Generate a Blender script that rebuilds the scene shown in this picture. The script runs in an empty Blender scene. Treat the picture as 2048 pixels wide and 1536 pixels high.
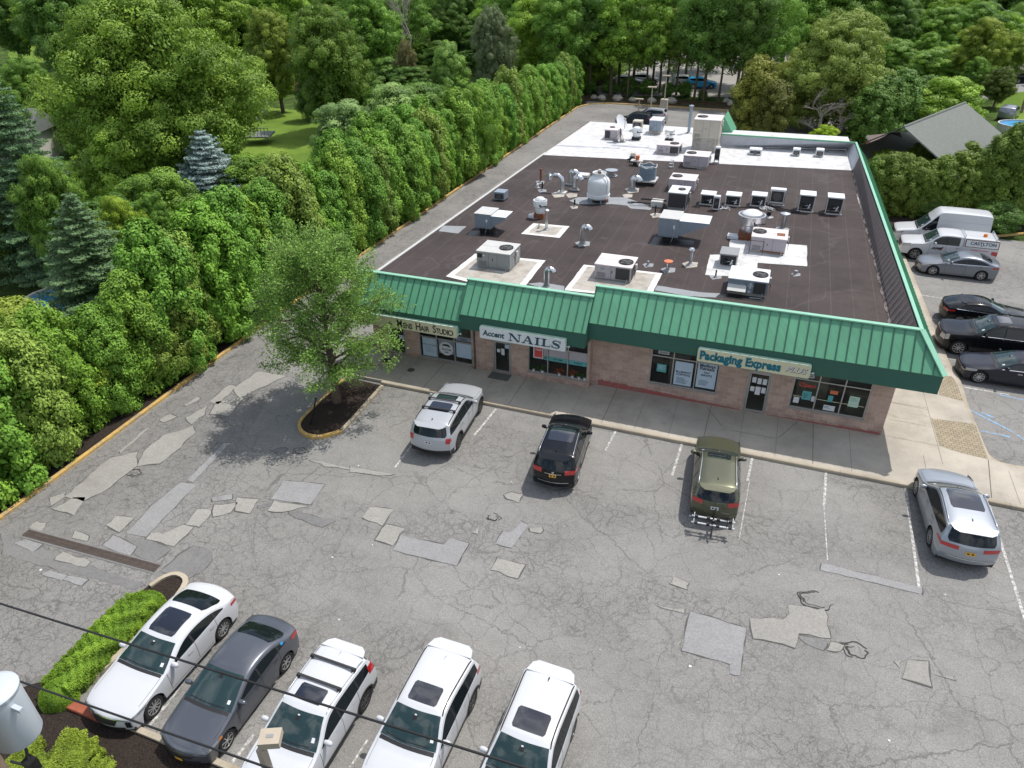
import bpy, math, random
import numpy as np
from mathutils import Vector, Matrix
R_ = math.radians
# ------------------------------------------------------------------ camera
scene = bpy.context.scene
COL = scene.collection
CAMH, FPX = 19.0, 1420.0
YAW, PITCH, ROLL = R_(-20.587), R_(31.739), R_(-0.676)
_f = np.array([math.sin(YAW)*math.cos(PITCH), math.cos(YAW)*math.cos(PITCH), -math.sin(PITCH)])
_r0 = np.array([math.cos(YAW), -math.sin(YAW), 0.0]); _u0 = np.cross(_r0, _f)
_r = math.cos(ROLL)*_r0 + math.sin(ROLL)*_u0
_u = -math.sin(ROLL)*_r0 + math.cos(ROLL)*_u0
cam = bpy.data.cameras.new('camera'); camo = bpy.data.objects.new('camera', cam); COL.objects.link(camo)
camo.matrix_world = Matrix(((_r[0], _u[0], -_f[0], 0), (_r[1], _u[1], -_f[1], 0), (_r[2], _u[2], -_f[2], CAMH), (0, 0, 0, 1)))
cam.sensor_width = 36; cam.lens = FPX/2048*36; cam.clip_start = .1; cam.clip_end = 5000
scene.camera = camo
# surveying helpers: where the sight line through a photo point meets a level or a wall plane
def _ray(x, y): return _r*((x-1024)/FPX) + _u*(-(y-768)/FPX) + _f
def G(x, y, z=0.0):
    d = _ray(x, y); return np.array([0, 0, CAMH]) + d*((z-CAMH)/d[2])
def PY(x, y, Y):
    d = _ray(x, y); return np.array([0, 0, CAMH]) + d*(Y/d[1])
def PX(x, y, X):
    d = _ray(x, y); return np.array([0, 0, CAMH]) + d*(X/d[0])
def PD(x, y, dist):
    d = _ray(x, y); return np.array([0, 0, CAMH]) + d/np.linalg.norm(d)*dist
# ------------------------------------------------------------------ sky, sun, exposure
SUN = Vector((.303, .42, 1.0)).normalized()
w = bpy.data.worlds.new('World'); scene.world = w; w.use_nodes = True
nt = w.node_tree; bg = nt.nodes['Background']
sky = nt.nodes.new('ShaderNodeTexSky'); sky.sky_type = 'NISHITA'; sky.sun_disc = False
sky.sun_elevation = math.asin(SUN.z); sky.sun_rotation = math.atan2(SUN.x, SUN.y)
sky.air_density = 1.0; sky.dust_density = 2.0
# scattered fair-weather cloud over the sky
tc = nt.nodes.new('ShaderNodeTexCoord'); no = nt.nodes.new('ShaderNodeTexNoise'); no.inputs['Scale'].default_value = 2.6
no.inputs['Detail'].default_value = 7; no.inputs['Roughness'].default_value = .6
cr = nt.nodes.new('ShaderNodeValToRGB'); cr.color_ramp.elements[0].position = .47; cr.color_ramp.elements[1].position = .62
mx = nt.nodes.new('ShaderNodeMix'); mx.data_type = 'RGBA'
nt.links.new(tc.outputs['Generated'], no.inputs['Vector']); nt.links.new(no.outputs['Fac'], cr.inputs['Fac'])
nt.links.new(cr.outputs['Color'], mx.inputs['Factor']); nt.links.new(sky.outputs['Color'], mx.inputs['A'])
mx.inputs['B'].default_value = (9.5, 9.8, 10.4, 1)
nt.links.new(mx.outputs['Result'], bg.inputs['Color']); bg.inputs['Strength'].default_value = 0.125
sl = bpy.data.lights.new('sun', 'SUN'); sl.energy = 3.7; sl.angle = R_(.55); sl.color = (1, .955, .89)
so = bpy.data.objects.new('sun', sl); COL.objects.link(so)
so.rotation_euler = SUN.to_track_quat('Z', 'Y').to_euler(); so.location = (20, 30, 60)
scene.view_settings.view_transform = 'Standard'; scene.view_settings.look = 'None'
scene.view_settings.exposure = 0.14; scene.view_settings.gamma = 1
scene.cycles.max_bounces = 6; scene.cycles.transparent_max_bounces = 6

# ------------------------------------------------------------------ materials
def mat(name, col, rough=.6, metal=0.0, spec=.5, coat=0.0, bump=0.0, bscale=30, var=0.0, vscale=3, trans=0):
    m = bpy.data.materials.new(name); m.use_nodes = True; n = m.node_tree.nodes; L = m.node_tree.links
    p = n['Principled BSDF']; p.inputs['Base Color'].default_value = (*col, 1)
    p.inputs['Roughness'].default_value = rough; p.inputs['Metallic'].default_value = metal
    p.inputs['Specular IOR Level'].default_value = spec; p.inputs['Coat Weight'].default_value = coat
    p.inputs['Coat Roughness'].default_value = .04
    if var or bump:
        t = n.new('ShaderNodeNewGeometry')
        if var:
            a = n.new('ShaderNodeTexNoise'); a.inputs['Scale'].default_value = vscale; a.inputs['Detail'].default_value = 6
            a.inputs['Roughness'].default_value = .65
            L.new(t.outputs['Position'], a.inputs['Vector'])
            mr = n.new('ShaderNodeMapRange'); mr.inputs['From Min'].default_value = .3; mr.inputs['From Max'].default_value = .7
            mr.inputs['To Min'].default_value = 1-var; mr.inputs['To Max'].default_value = 1+var
            L.new(a.outputs['Fac'], mr.inputs['Value'])
            v = n.new('ShaderNodeVectorMath'); v.operation = 'SCALE'; v.inputs[0].default_value = col
            L.new(mr.outputs['Result'], v.inputs['Scale']); L.new(v.outputs[0], p.inputs['Base Color'])
        if bump:
            b = n.new('ShaderNodeTexNoise'); b.inputs['Scale'].default_value = bscale; b.inputs['Detail'].default_value = 4
            L.new(t.outputs['Position'], b.inputs['Vector'])
            bp = n.new('ShaderNodeBump'); bp.inputs['Strength'].default_value = bump; bp.inputs['Distance'].default_value = .02
            L.new(b.outputs['Fac'], bp.inputs['Height']); L.new(bp.outputs[0], p.inputs['Normal'])
    return m
class NT:
    """tiny shader-graph helper"""
    def __init__(s, name):
        s.m = bpy.data.materials.new(name); s.m.use_nodes = True; s.n = s.m.node_tree.nodes; s.l = s.m.node_tree.links
        s.p = s.n['Principled BSDF']; s.pos = s.n.new('ShaderNodeNewGeometry').outputs['Position']
    def new(s, t, ins=None, **kw):
        x = s.n.new(t)
        for k, v in kw.items(): setattr(x, k, v)
        for k, v in (ins or {}).items():
            if isinstance(v, bpy.types.NodeSocket): s.l.new(v, x.inputs[k])
            else: x.inputs[k].default_value = v
        return x
    def noise(s, scale, detail=5, rough=.6, vec=None, dist=0):
        return s.new('ShaderNodeTexNoise', {'Vector': vec or s.pos, 'Scale': scale, 'Detail': detail, 'Roughness': rough, 'Distortion': dist}).outputs['Fac']
    def ramp(s, fac, a, b, lo=0.0, hi=1.0):
        return s.new('ShaderNodeMapRange', {'Value': fac, 'From Min': a, 'From Max': b, 'To Min': lo, 'To Max': hi}).outputs[0]
    def math(s, op, a, b=0.0, c=None):
        x = s.n.new('ShaderNodeMath'); x.operation = op
        for i, v in enumerate((a, b) if c is None else (a, b, c)):
            if isinstance(v, bpy.types.NodeSocket): s.l.new(v, x.inputs[i])
            else: x.inputs[i].default_value = v
        return x.outputs[0]
    def mix(s, f, a, b):
        x = s.n.new('ShaderNodeMix'); x.data_type = 'RGBA'
        for k, v in (('Factor', f), ('A', a), ('B', b)):
            i = [q for q in x.inputs if q.name == k and (q.type == 'VALUE' if k == 'Factor' else q.type == 'RGBA')][0]
            if isinstance(v, bpy.types.NodeSocket): s.l.new(v, i)
            elif k == 'Factor': i.default_value = v
            else: i.default_value = (*v, 1)
        return [q for q in x.outputs if q.type == 'RGBA'][0]
    def mul(s, colr, fac):
        x = s.n.new('ShaderNodeVectorMath'); x.operation = 'SCALE'
        if isinstance(colr, bpy.types.NodeSocket): s.l.new(colr, x.inputs[0])
        else: x.inputs[0].default_value = colr
        s.l.new(fac, x.inputs['Scale']); return x.outputs[0]
    def sep(s, v=None): 
        x = s.new('ShaderNodeSeparateXYZ', {0: v or s.pos}); return x.outputs
    def comb(s, x, y, z=0.0):
        return s.new('ShaderNodeCombineXYZ', {0: x, 1: y, 2: z}).outputs[0]
    def done(s, col, rough=.8, bump=None, bs=.3, bd=.01, spec=.4):
        s.l.new(col, s.p.inputs['Base Color']); s.p.inputs['Roughness'].default_value = rough
        s.p.inputs['Specular IOR Level'].default_value = spec
        if bump is not None:
            b = s.new('ShaderNodeBump', {'Strength': bs, 'Distance': bd, 'Height': bump}); s.l.new(b.outputs[0], s.p.inputs['Normal'])
        return s.m

def asphalt(name, base, crack=1.0, seed=0.0, patchy=.12, ag=1.0):
    g = NT(name)
    pos = g.new('ShaderNodeVectorMath', {0: g.pos, 1: (seed, seed*1.7, 0)}, operation='ADD').outputs[0]
    big = g.ramp(g.noise(.22, 4, .6, pos), .3, .7, 1-patchy, 1+patchy)
    mid = g.ramp(g.noise(2.2, 5, .7, pos), .3, .7, .93, 1.07)
    agg = g.ramp(g.noise(26, 3, .85, pos), .34, .66, 1-.30*ag, 1+.34*ag)
    agg2 = g.ramp(g.noise(11, 2, .8, pos), .3, .7, .88, 1.12)
    c = g.mul(base, g.math('MULTIPLY', g.math('MULTIPLY', big, mid), g.math('MULTIPLY', agg, agg2)))
    warp = g.n.new('ShaderNodeTexNoise'); warp.inputs['Scale'].default_value = 1.1; warp.inputs['Detail'].default_value = 6; warp.inputs['Roughness'].default_value = .7
    g.l.new(pos, warp.inputs['Vector'])
    wv = g.new('ShaderNodeVectorMath', {0: warp.outputs['Color'], 1: (.9, .9, 0)}, operation='MULTIPLY').outputs[0]
    wp = g.new('ShaderNodeVectorMath', {0: pos, 1: wv}, operation='ADD').outputs[0]
    def cracks(scale, width):
        v = g.new('ShaderNodeTexVoronoi', {'Vector': wp, 'Scale': scale, 'Randomness': 1.0}, feature='DISTANCE_TO_EDGE').outputs['Distance']
        return g.ramp(v, width*scale*.4, width*scale*1.3, 1.0, 0.0)
    # long slab cracks everywhere; dense alligator cracking in bands along the traffic lanes
    S_ = g.sep(pos); lane = g.comb(g.math('MULTIPLY', S_[0], .35), S_[1])
    c1 = g.math('MULTIPLY', cracks(.17, .016), g.ramp(g.noise(.3, 2, .5, pos), .38, .5))
    band = g.ramp(g.noise(.22, 4, .6, lane), .43, .55)
    c2 = g.math('MULTIPLY', cracks(.75, .014), g.ramp(g.noise(.2, 4, .65, pos), .36, .5, 0, .8))
    c3 = g.math('MULTIPLY', cracks(2.2, .013), g.math('MULTIPLY', band, .95))
    c4 = g.math('MULTIPLY', cracks(4.6, .010), g.math('MULTIPLY', band, g.ramp(g.noise(.7, 4, .6, pos), .42, .56, 0, .8)))
    k = g.math('MAXIMUM', g.math('MAXIMUM', c1, c2), g.math('MAXIMUM', c3, c4))
    k = g.math('MULTIPLY', k, .5*crack)
    c = g.mul(c, g.math('SUBTRACT', 1.03, g.math('MULTIPLY', band, .07)))
    c = g.mix(k, c, (base[0]*.22, base[1]*.22, base[2]*.22))
    oil = g.ramp(g.noise(.5, 3, .55, g.new('ShaderNodeVectorMath', {0: pos, 1: (9, 4, 3)}, operation='ADD').outputs[0]), .66, .8, 0, .45)
    c = g.mix(oil, c, (base[0]*.45, base[1]*.44, base[2]*.43))
    return g.done(c, .92, g.math('SUBTRACT', agg, g.math('MULTIPLY', k, 2.0)), .35, .008, .25)
M = {}
M['asphalt'] = asphalt('asphalt', (.222, .217, .206))
M['asphalt_drive'] = asphalt('asphalt_drive', (.212, .206, .197), 1.15, 31)
M['patch_grey'] = asphalt('patch_grey', (.262, .262, .264), 0.0, 7, .04, .35)
M['patch_tan'] = asphalt('patch_tan', (.285, .276, .255), 0.0, 13, .05, .35)
M['patch_dark'] = asphalt('patch_dark', (.185, .183, .18), .4, 19, .05, .35)
def concrete(name, base, joint=None, dirt=.25):
    g = NT(name)
    a = g.ramp(g.noise(.5, 6, .65), .3, .7, 1-dirt, 1+dirt*.6); b = g.ramp(g.noise(45, 2, .7), .3, .7, .88, 1.12)
    st = g.ramp(g.noise(1.3, 5, .7, g.new('ShaderNodeVectorMath', {0: g.pos, 1: (3, 8, 1)}, operation='ADD').outputs[0]), .58, .75, 0, .5)
    c = g.mul(base, g.math('MULTIPLY', a, b)); c = g.mix(st, c, (base[0]*.55, base[1]*.5, base[2]*.42))
    return g.done(c, .88, b, .2, .005, .3)
M['concrete'] = concrete('concrete', (.42, .385, .325))
M['kerb'] = concrete('kerb_concrete', (.40, .35, .27), dirt=.3)
def wornpaint(name, col, under, lo=.44, hi=.56, sc=6):
    g = NT(name); f = g.ramp(g.noise(sc, 6, .75), lo, hi)
    s = g.ramp(g.noise(40, 3, .7), .3, .7, .85, 1.15)
    return g.done(g.mul(g.mix(f, under, col), s), .8, f, .2, .004)
M['yellow_kerb'] = wornpaint('yellow_kerb_paint', (.56, .36, .10), (.30, .24, .16), .36, .56, 3)
M['line'] = wornpaint('line_paint', (.62, .62, .59), (.24, .235, .225), .43, .61, 7)
M['blue_line'] = wornpaint('blue_line_paint', (.16, .42, .72), (.24, .24, .24), .44, .62, 5)
g = NT('mulch'); c = g.mix(g.ramp(g.noise(22, 4, .75), .35, .7), (.022, .017, .015), (.075, .058, .048))
c = g.mix(g.ramp(g.noise(9, 5, .8), .66, .72, 0, .8), c, (.16, .11, .075)); M['mulch'] = g.done(c, .95, g.noise(25, 4, .8), 1, .05, .1)
g = NT('rough'); c = g.mix(g.ramp(g.noise(.5, 6, .75), .4, .6), (.035, .055, .015), (.10, .17, .035)); M['rough'] = g.done(c, .95, g.noise(3, 5, .8), 1, .3, .1)
g = NT('ground'); c = g.mix(g.ramp(g.noise(.12, 6, .65), .4, .62), (.12, .20, .03), (.20, .30, .045)); c = g.mix(g.ramp(g.noise(7, 4, .8), .3, .75, 0, .5), c, (.05, .085, .018))
M['grass'] = g.done(c, .95, g.noise(14, 4, .8), .8, .05, .1)
g = NT('woodland_floor'); c = g.mix(g.ramp(g.noise(1.2, 6, .7), .35, .65), (.035, .025, .016), (.12, .085, .05)); c = g.mix(g.ramp(g.noise(.5, 5, .7), .55, .65), c, (.05, .08, .02))
M['floor'] = g.done(c, .95, g.noise(6, 4, .8), .8, .08, .1)
# concrete-block wall, split face
def block(name, ca, cb, mortar, painted=False):
    g = NT(name); s = g.sep(); v = g.comb(g.math('ADD', s[0], s[1]), s[2])
    br = g.new('ShaderNodeTexBrick', {'Vector': v, 'Color1': (*ca, 1), 'Color2': (*cb, 1), 'Mortar': (*mortar, 1), 'Scale': 1.0, 'Mortar Size': .008, 'Mortar Smooth': .1, 'Bias': 0, 'Brick Width': .41, 'Row Height': .205})
    c = g.mul(br.outputs['Color'], g.math('MULTIPLY', g.ramp(g.noise(1.1, 5, .7), .3, .7, .78, 1.15), g.ramp(g.noise(38, 3, .8), .3, .7, .78, 1.2)))
    eff = g.ramp(g.noise(.8, 6, .75, g.comb(g.math('MULTIPLY', s[0], 1.0), g.math('MULTIPLY', s[2], .6))), .58, .72, 0, .38)
    c = g.mix(eff, c, (.42, .34, .31))
    c = g.mix(g.math('MULTIPLY', g.ramp(s[2], .5, .15), g.ramp(g.noise(3, 4, .7), .4, .6)), c, (ca[0]*.55, ca[1]*.5, ca[2]*.5))
    return g.done(c, .92, g.math('ADD', g.math('MULTIPLY', br.outputs['Fac'], -.5), g.math('MULTIPLY', g.noise(26, 4, .8), .8)), .7, .02, .2)
M['block'] = block('split_face_block', (.52, .375, .305), (.41, .29, .235), (.58, .47, .39))
M['red_base'] = wornpaint('red_base_paint', (.36, .085, .085), (.26, .14, .11), .38, .6, 5)
# metals and roofing
M['green_pan'] = mat('green_metal', (.115, .35, .205), .42, 0, .5, var=.12, vscale=.9)
def streaky(name, col, dirt):
    g = NT(name); s_ = g.sep(); v = g.comb(g.math('MULTIPLY', g.math('ADD', s_[0], s_[1]), 6.0), g.math('MULTIPLY', s_[2], .7)); n1 = g.ramp(g.noise(1.0, 5, .75, v), .42, .75, 0, dirt)
    fade = g.ramp(g.noise(.35, 4, .6), .3, .7, .86, 1.14); c = g.mul(col, fade); c = g.mix(n1, c, (col[0]*.62+.03, col[1]*.62+.02, col[2]*.62+.02)); pl = g.ramp(g.noise(7, 4, .8), .62, .72, 0, .22); c = g.mix(pl, c, (.35, .48, .40)); return g.done(c, .46, g.noise(2.2, 2, .5), .12, .02, .45)
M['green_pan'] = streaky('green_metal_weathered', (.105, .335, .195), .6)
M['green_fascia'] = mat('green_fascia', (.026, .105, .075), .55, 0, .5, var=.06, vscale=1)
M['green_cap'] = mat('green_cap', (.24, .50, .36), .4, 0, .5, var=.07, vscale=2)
g = NT('roof_membrane'); s = g.sep()
c = g.mul((.050, .038, .036), g.math('MULTIPLY', g.ramp(g.noise(.25, 5, .6), .3, .7, .75, 1.3), g.ramp(g.noise(20, 4, .8), .3, .7, .8, 1.2)))
stv = g.comb(g.math('MULTIPLY', s[0], 5.5), g.math('MULTIPLY', s[1], .22)); st = g.ramp(g.noise(1.0, 6, .8, stv), .56, .8, 0, .34)
c = g.mix(st, c, (.13, .11, .105))
sm = g.math('ABSOLUTE', g.math('SUBTRACT', g.math('FRACT', g.math('MULTIPLY', s[0], 1.02)), .5)); sl_ = g.ramp(sm, .012, .022, .30, 0)
c = g.mix(sl_, c, (.15, .13, .12))
sp = g.ramp(g.noise(3.2, 6, .85), .71, .76, 0, .5); c = g.mix(sp, c, (.33, .31, .29))
rg_ = g.noise(.16, 3, .5); pond = g.ramp(g.math('ABSOLUTE', g.math('SUBTRACT', g.math('FRACT', g.math('MULTIPLY', rg_, 5.0)), .5)), .0, .05, .28, 0); c = g.mix(pond, c, (.12, .105, .098))
dk = g.ramp(g.noise(.35, 6, .75, g.comb(s[1], s[0])), .5, .7, 0, .6); c = g.mix(dk, c, (.022, .016, .014))
M['lining'] = mat('membrane_lining', (.115, .095, .095), .7, var=.15, vscale=5); M['membrane'] = g.done(c, .75, g.noise(20, 3, .8), .25, .01, .25)
def whitemem(name, base, dirt=.3):
    g = NT(name); s = g.sep()
    d = g.ramp(g.noise(1.6, 6, .7), .45, .72, 0, dirt)
    c = g.mix(d, base, (base[0]*.45, base[1]*.43, base[2]*.38)); sm = g.math('ABSOLUTE', g.math('SUBTRACT', g.math('FRACT', g.math('MULTIPLY', s[0], .52)), .5))
    c = g.mix(g.ramp(sm, .006, .012, .35, 0), c, (.35, .35, .35)); c = g.mul(c, g.ramp(g.noise(18, 3, .8), .3, .7, .93, 1.05)); return g.done(c, .6, g.noise(9, 3, .7), .15, .01)
M['white_roof'] = whitemem('white_roof_membrane', (.60, .605, .61), .6)
M['pad_white'] = whitemem('pad_white', (.68, .67, .64), .35)
M['pad_old'] = whitemem('pad_old', (.42, .39, .345), .85)
M['silver_coat'] = whitemem('silver_coating', (.46, .48, .52), .3)
M['puddle_coat'] = whitemem('grey_sealant', (.26, .275, .29), .3)
M['galv'] = mat('galvanised', (.60, .63, .66), .28, .85, var=.12, vscale=4)
M['alu'] = mat('spun_aluminium', (.74, .75, .76), .3, .8, var=.08, vscale=6)
M['cab_grey'] = mat('cabinet_grey', (.25, .26, .26), .5, .0, var=.05)  # as cabinet side, darker than its lid: shade put into the colour
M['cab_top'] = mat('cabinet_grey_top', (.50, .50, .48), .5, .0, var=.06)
M['cab_pink'] = mat('cabinet_mauve_shaded', (.42, .385, .41), .5, var=.07)  # shade of the unit fronts is put into this darker mauve
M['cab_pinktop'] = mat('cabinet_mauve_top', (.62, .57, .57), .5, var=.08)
M['cab_beige'] = mat('cabinet_beige', (.50, .46, .38), .55, var=.06)
M['cab_blue'] = mat('cabinet_steel_blue', (.25, .30, .36), .35, .3, var=.06)
M['coil'] = mat('coil_fins', (.045, .045, .047), .6, .2, bump=.4, bscale=80)
M['black'] = mat('black_plastic', (.012, .012, .013), .45)
M['rust'] = mat('rust', (.20, .075, .035), .85, var=.4, vscale=9)
M['orange'] = mat('orange_cap', (.62, .17, .07), .6)
M['white_tank'] = mat('white_fibreglass', (.70, .73, .74), .4, var=.06, vscale=3)
M['blue_tank'] = mat('grey_blue_tank', (.20, .25, .30), .35, .3, var=.08)
M['alu_frame'] = mat('aluminium_frame', (.42, .41, .39), .4, .5)
M['glass'] = mat('shop_glass', (.018, .021, .022), .03, 0, .7)
M['interior'] = mat('dark_interior', (.36, .34, .30), .8, var=.2, vscale=2); M['floor_tile'] = mat('shop_floor', (.42, .37, .30), .5)
_g = M['glass'].node_tree; _t = _g.nodes.new('ShaderNodeBsdfTransparent'); _t.inputs[0].default_value = (.84, .88, .87, 1); _m = _g.nodes.new('ShaderNodeMixShader'); _m.inputs[0].default_value = .62
_g.links.new(_g.nodes['Principled BSDF'].outputs[0], _m.inputs[1]); _g.links.new(_t.outputs[0], _m.inputs[2]); _g.links.new(_m.outputs[0], _g.nodes['Material Output'].inputs['Surface'])
M['paper'] = mat('paper', (.62, .64, .66), .7, var=.04)
M['paper_blue'] = mat('paper_blue', (.45, .56, .66), .7, var=.04)
M['teal'] = mat('teal_print', (.10, .36, .36), .7)
M['ink'] = mat('ink', (.012, .014, .02), .6)
M['sign_cream'] = mat('sign_cream', (.60, .57, .38), .5, var=.05, vscale=1)
M['sign_white'] = mat('sign_white', (.66, .69, .70), .5, var=.05, vscale=1)
M['sign_teal'] = mat('sign_teal', (.0, .135, .19), .5)
M['sign_edge'] = mat('sign_edge', (.46, .62, .50), .5)
M['red'] = mat('red_print', (.60, .07, .06), .6)
M['wood_pole'] = mat('weathered_wood', (.20, .15, .105), .85, var=.25, vscale=8)
M['galv_pole'] = mat('painted_pole', (.42, .36, .28), .6, var=.1)
M['bark'] = mat('bark', (.115, .085, .062), .9, bump=.9, bscale=14, var=.3, vscale=8)
M['deadwood'] = mat('bare_wood', (.36, .32, .28), .85, var=.2)
M['rail'] = mat('steel_rail', (.12, .12, .12), .5, .4)
M['iron'] = mat('rusty_iron', (.115, .09, .078), .7, .3, var=.3, vscale=8)
M['brickred'] = mat('brick_inlet', (.30, .085, .045), .85, var=.25, vscale=7, bump=.3)
M['wire'] = mat('black_cable', (.014, .014, .015), .5)
M['can'] = mat('transformer_grey', (.52, .57, .62), .35, .1)
M['porcelain'] = mat('porcelain', (.62, .64, .66), .25)
M['shingle'] = mat('grey_shingle', (.15, .165, .15), .85, var=.12, bump=.4)
M['shingle_brown'] = mat('brown_shingle', (.13, .10, .085), .85, var=.12)
M['siding'] = mat('house_siding', (.55, .53, .48), .8, var=.06)
M['siding_red'] = mat('brick_red_siding', (.38, .13, .08), .8, var=.1)
M['water'] = mat('pool_water', (.03, .30, .62), .08, 0, .6)
M['tile'] = mat('mat_grey', (.12, .125, .12), .9)
g = NT('paver'); s = g.sep(); br = g.new('ShaderNodeTexBrick', {'Vector': g.pos, 'Color1': (.34, .29, .20, 1), 'Color2': (.28, .235, .165, 1), 'Mortar': (.12, .10, .07, 1), 'Scale': 1.0, 'Mortar Size': .010, 'Brick Width': .22, 'Row Height': .17})
M['paver'] = g.done(g.mul(br.outputs['Color'], g.ramp(g.noise(3, 4, .7), .3, .7, .85, 1.12)), .9)
# leaves: colour from the object's own colour, varied leaf by leaf
def leafmat(name, trans=.28, rough=.55):
    g = NT(name)
    oi = g.n.new('ShaderNodeObjectInfo'); at = g.n.new('ShaderNodeAttribute'); at.attribute_name = 'tint'
    v = g.ramp(at.outputs['Fac'], 0, 1, .45, 1.55); c = g.mul(oi.outputs['Color'], v)
    hs = g.new('ShaderNodeHueSaturation', {'Hue': g.ramp(at.outputs['Fac'], 0, 1, .512, .485), 'Saturation': 1.0, 'Value': 1.0, 'Fac': 1.0, 'Color': c}).outputs[0]
    g.l.new(hs, g.p.inputs['Base Color']); g.p.inputs['Roughness'].default_value = rough; g.p.inputs['Specular IOR Level'].default_value = .28
    tr = g.new('ShaderNodeBsdfTranslucent', {'Color': hs}); ms = g.new('ShaderNodeMixShader', {0: trans, 1: g.p.outputs[0], 2: tr.outputs[0]})
    g.l.new(ms.outputs[0], g.n['Material Output'].inputs['Surface']); return g.m
M['leaf'] = leafmat('leaf'); M['needle'] = leafmat('needle', .18, .6)

# ------------------------------------------------------------------ object helpers
def tag(o, label=None, cat=None, group=None, kind=None):
    if label: o['label'] = label
    if cat: o['category'] = cat
    if group: o['group'] = group
    if kind: o['kind'] = kind
    return o
def thing(name, label, cat, loc=(0, 0, 0), rz=0.0, group=None):
    o = bpy.data.objects.new(name, None); COL.objects.link(o); o.location = tuple(float(v) for v in loc); o.rotation_euler = (0, 0, rz)
    o.empty_display_size = .3
    return tag(o, label, cat, group)
def dup(root, loc=None, rz=None, scale=None, label=None, group=None, parent=None, color=None):
    c = root.copy(); COL.objects.link(c)
    if parent is not None: c.parent = parent
    if loc is not None: c.location = tuple(float(v) for v in loc)
    if rz is not None: c.rotation_euler = (0, 0, rz)
    if scale is not None: c.scale = scale if hasattr(scale, '__len__') else (scale,)*3
    if label: c['label'] = label
    if group: c['group'] = group
    if color is not None: c.color = color
    for ch in KIDS.get(root.name, ()):
        d = dup(ch, parent=c)
        if color is not None and ch.name.startswith('crown'): d.color = color
        KIDS.setdefault(c.name, []).append(d)
    return c
KIDS = {}
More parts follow.
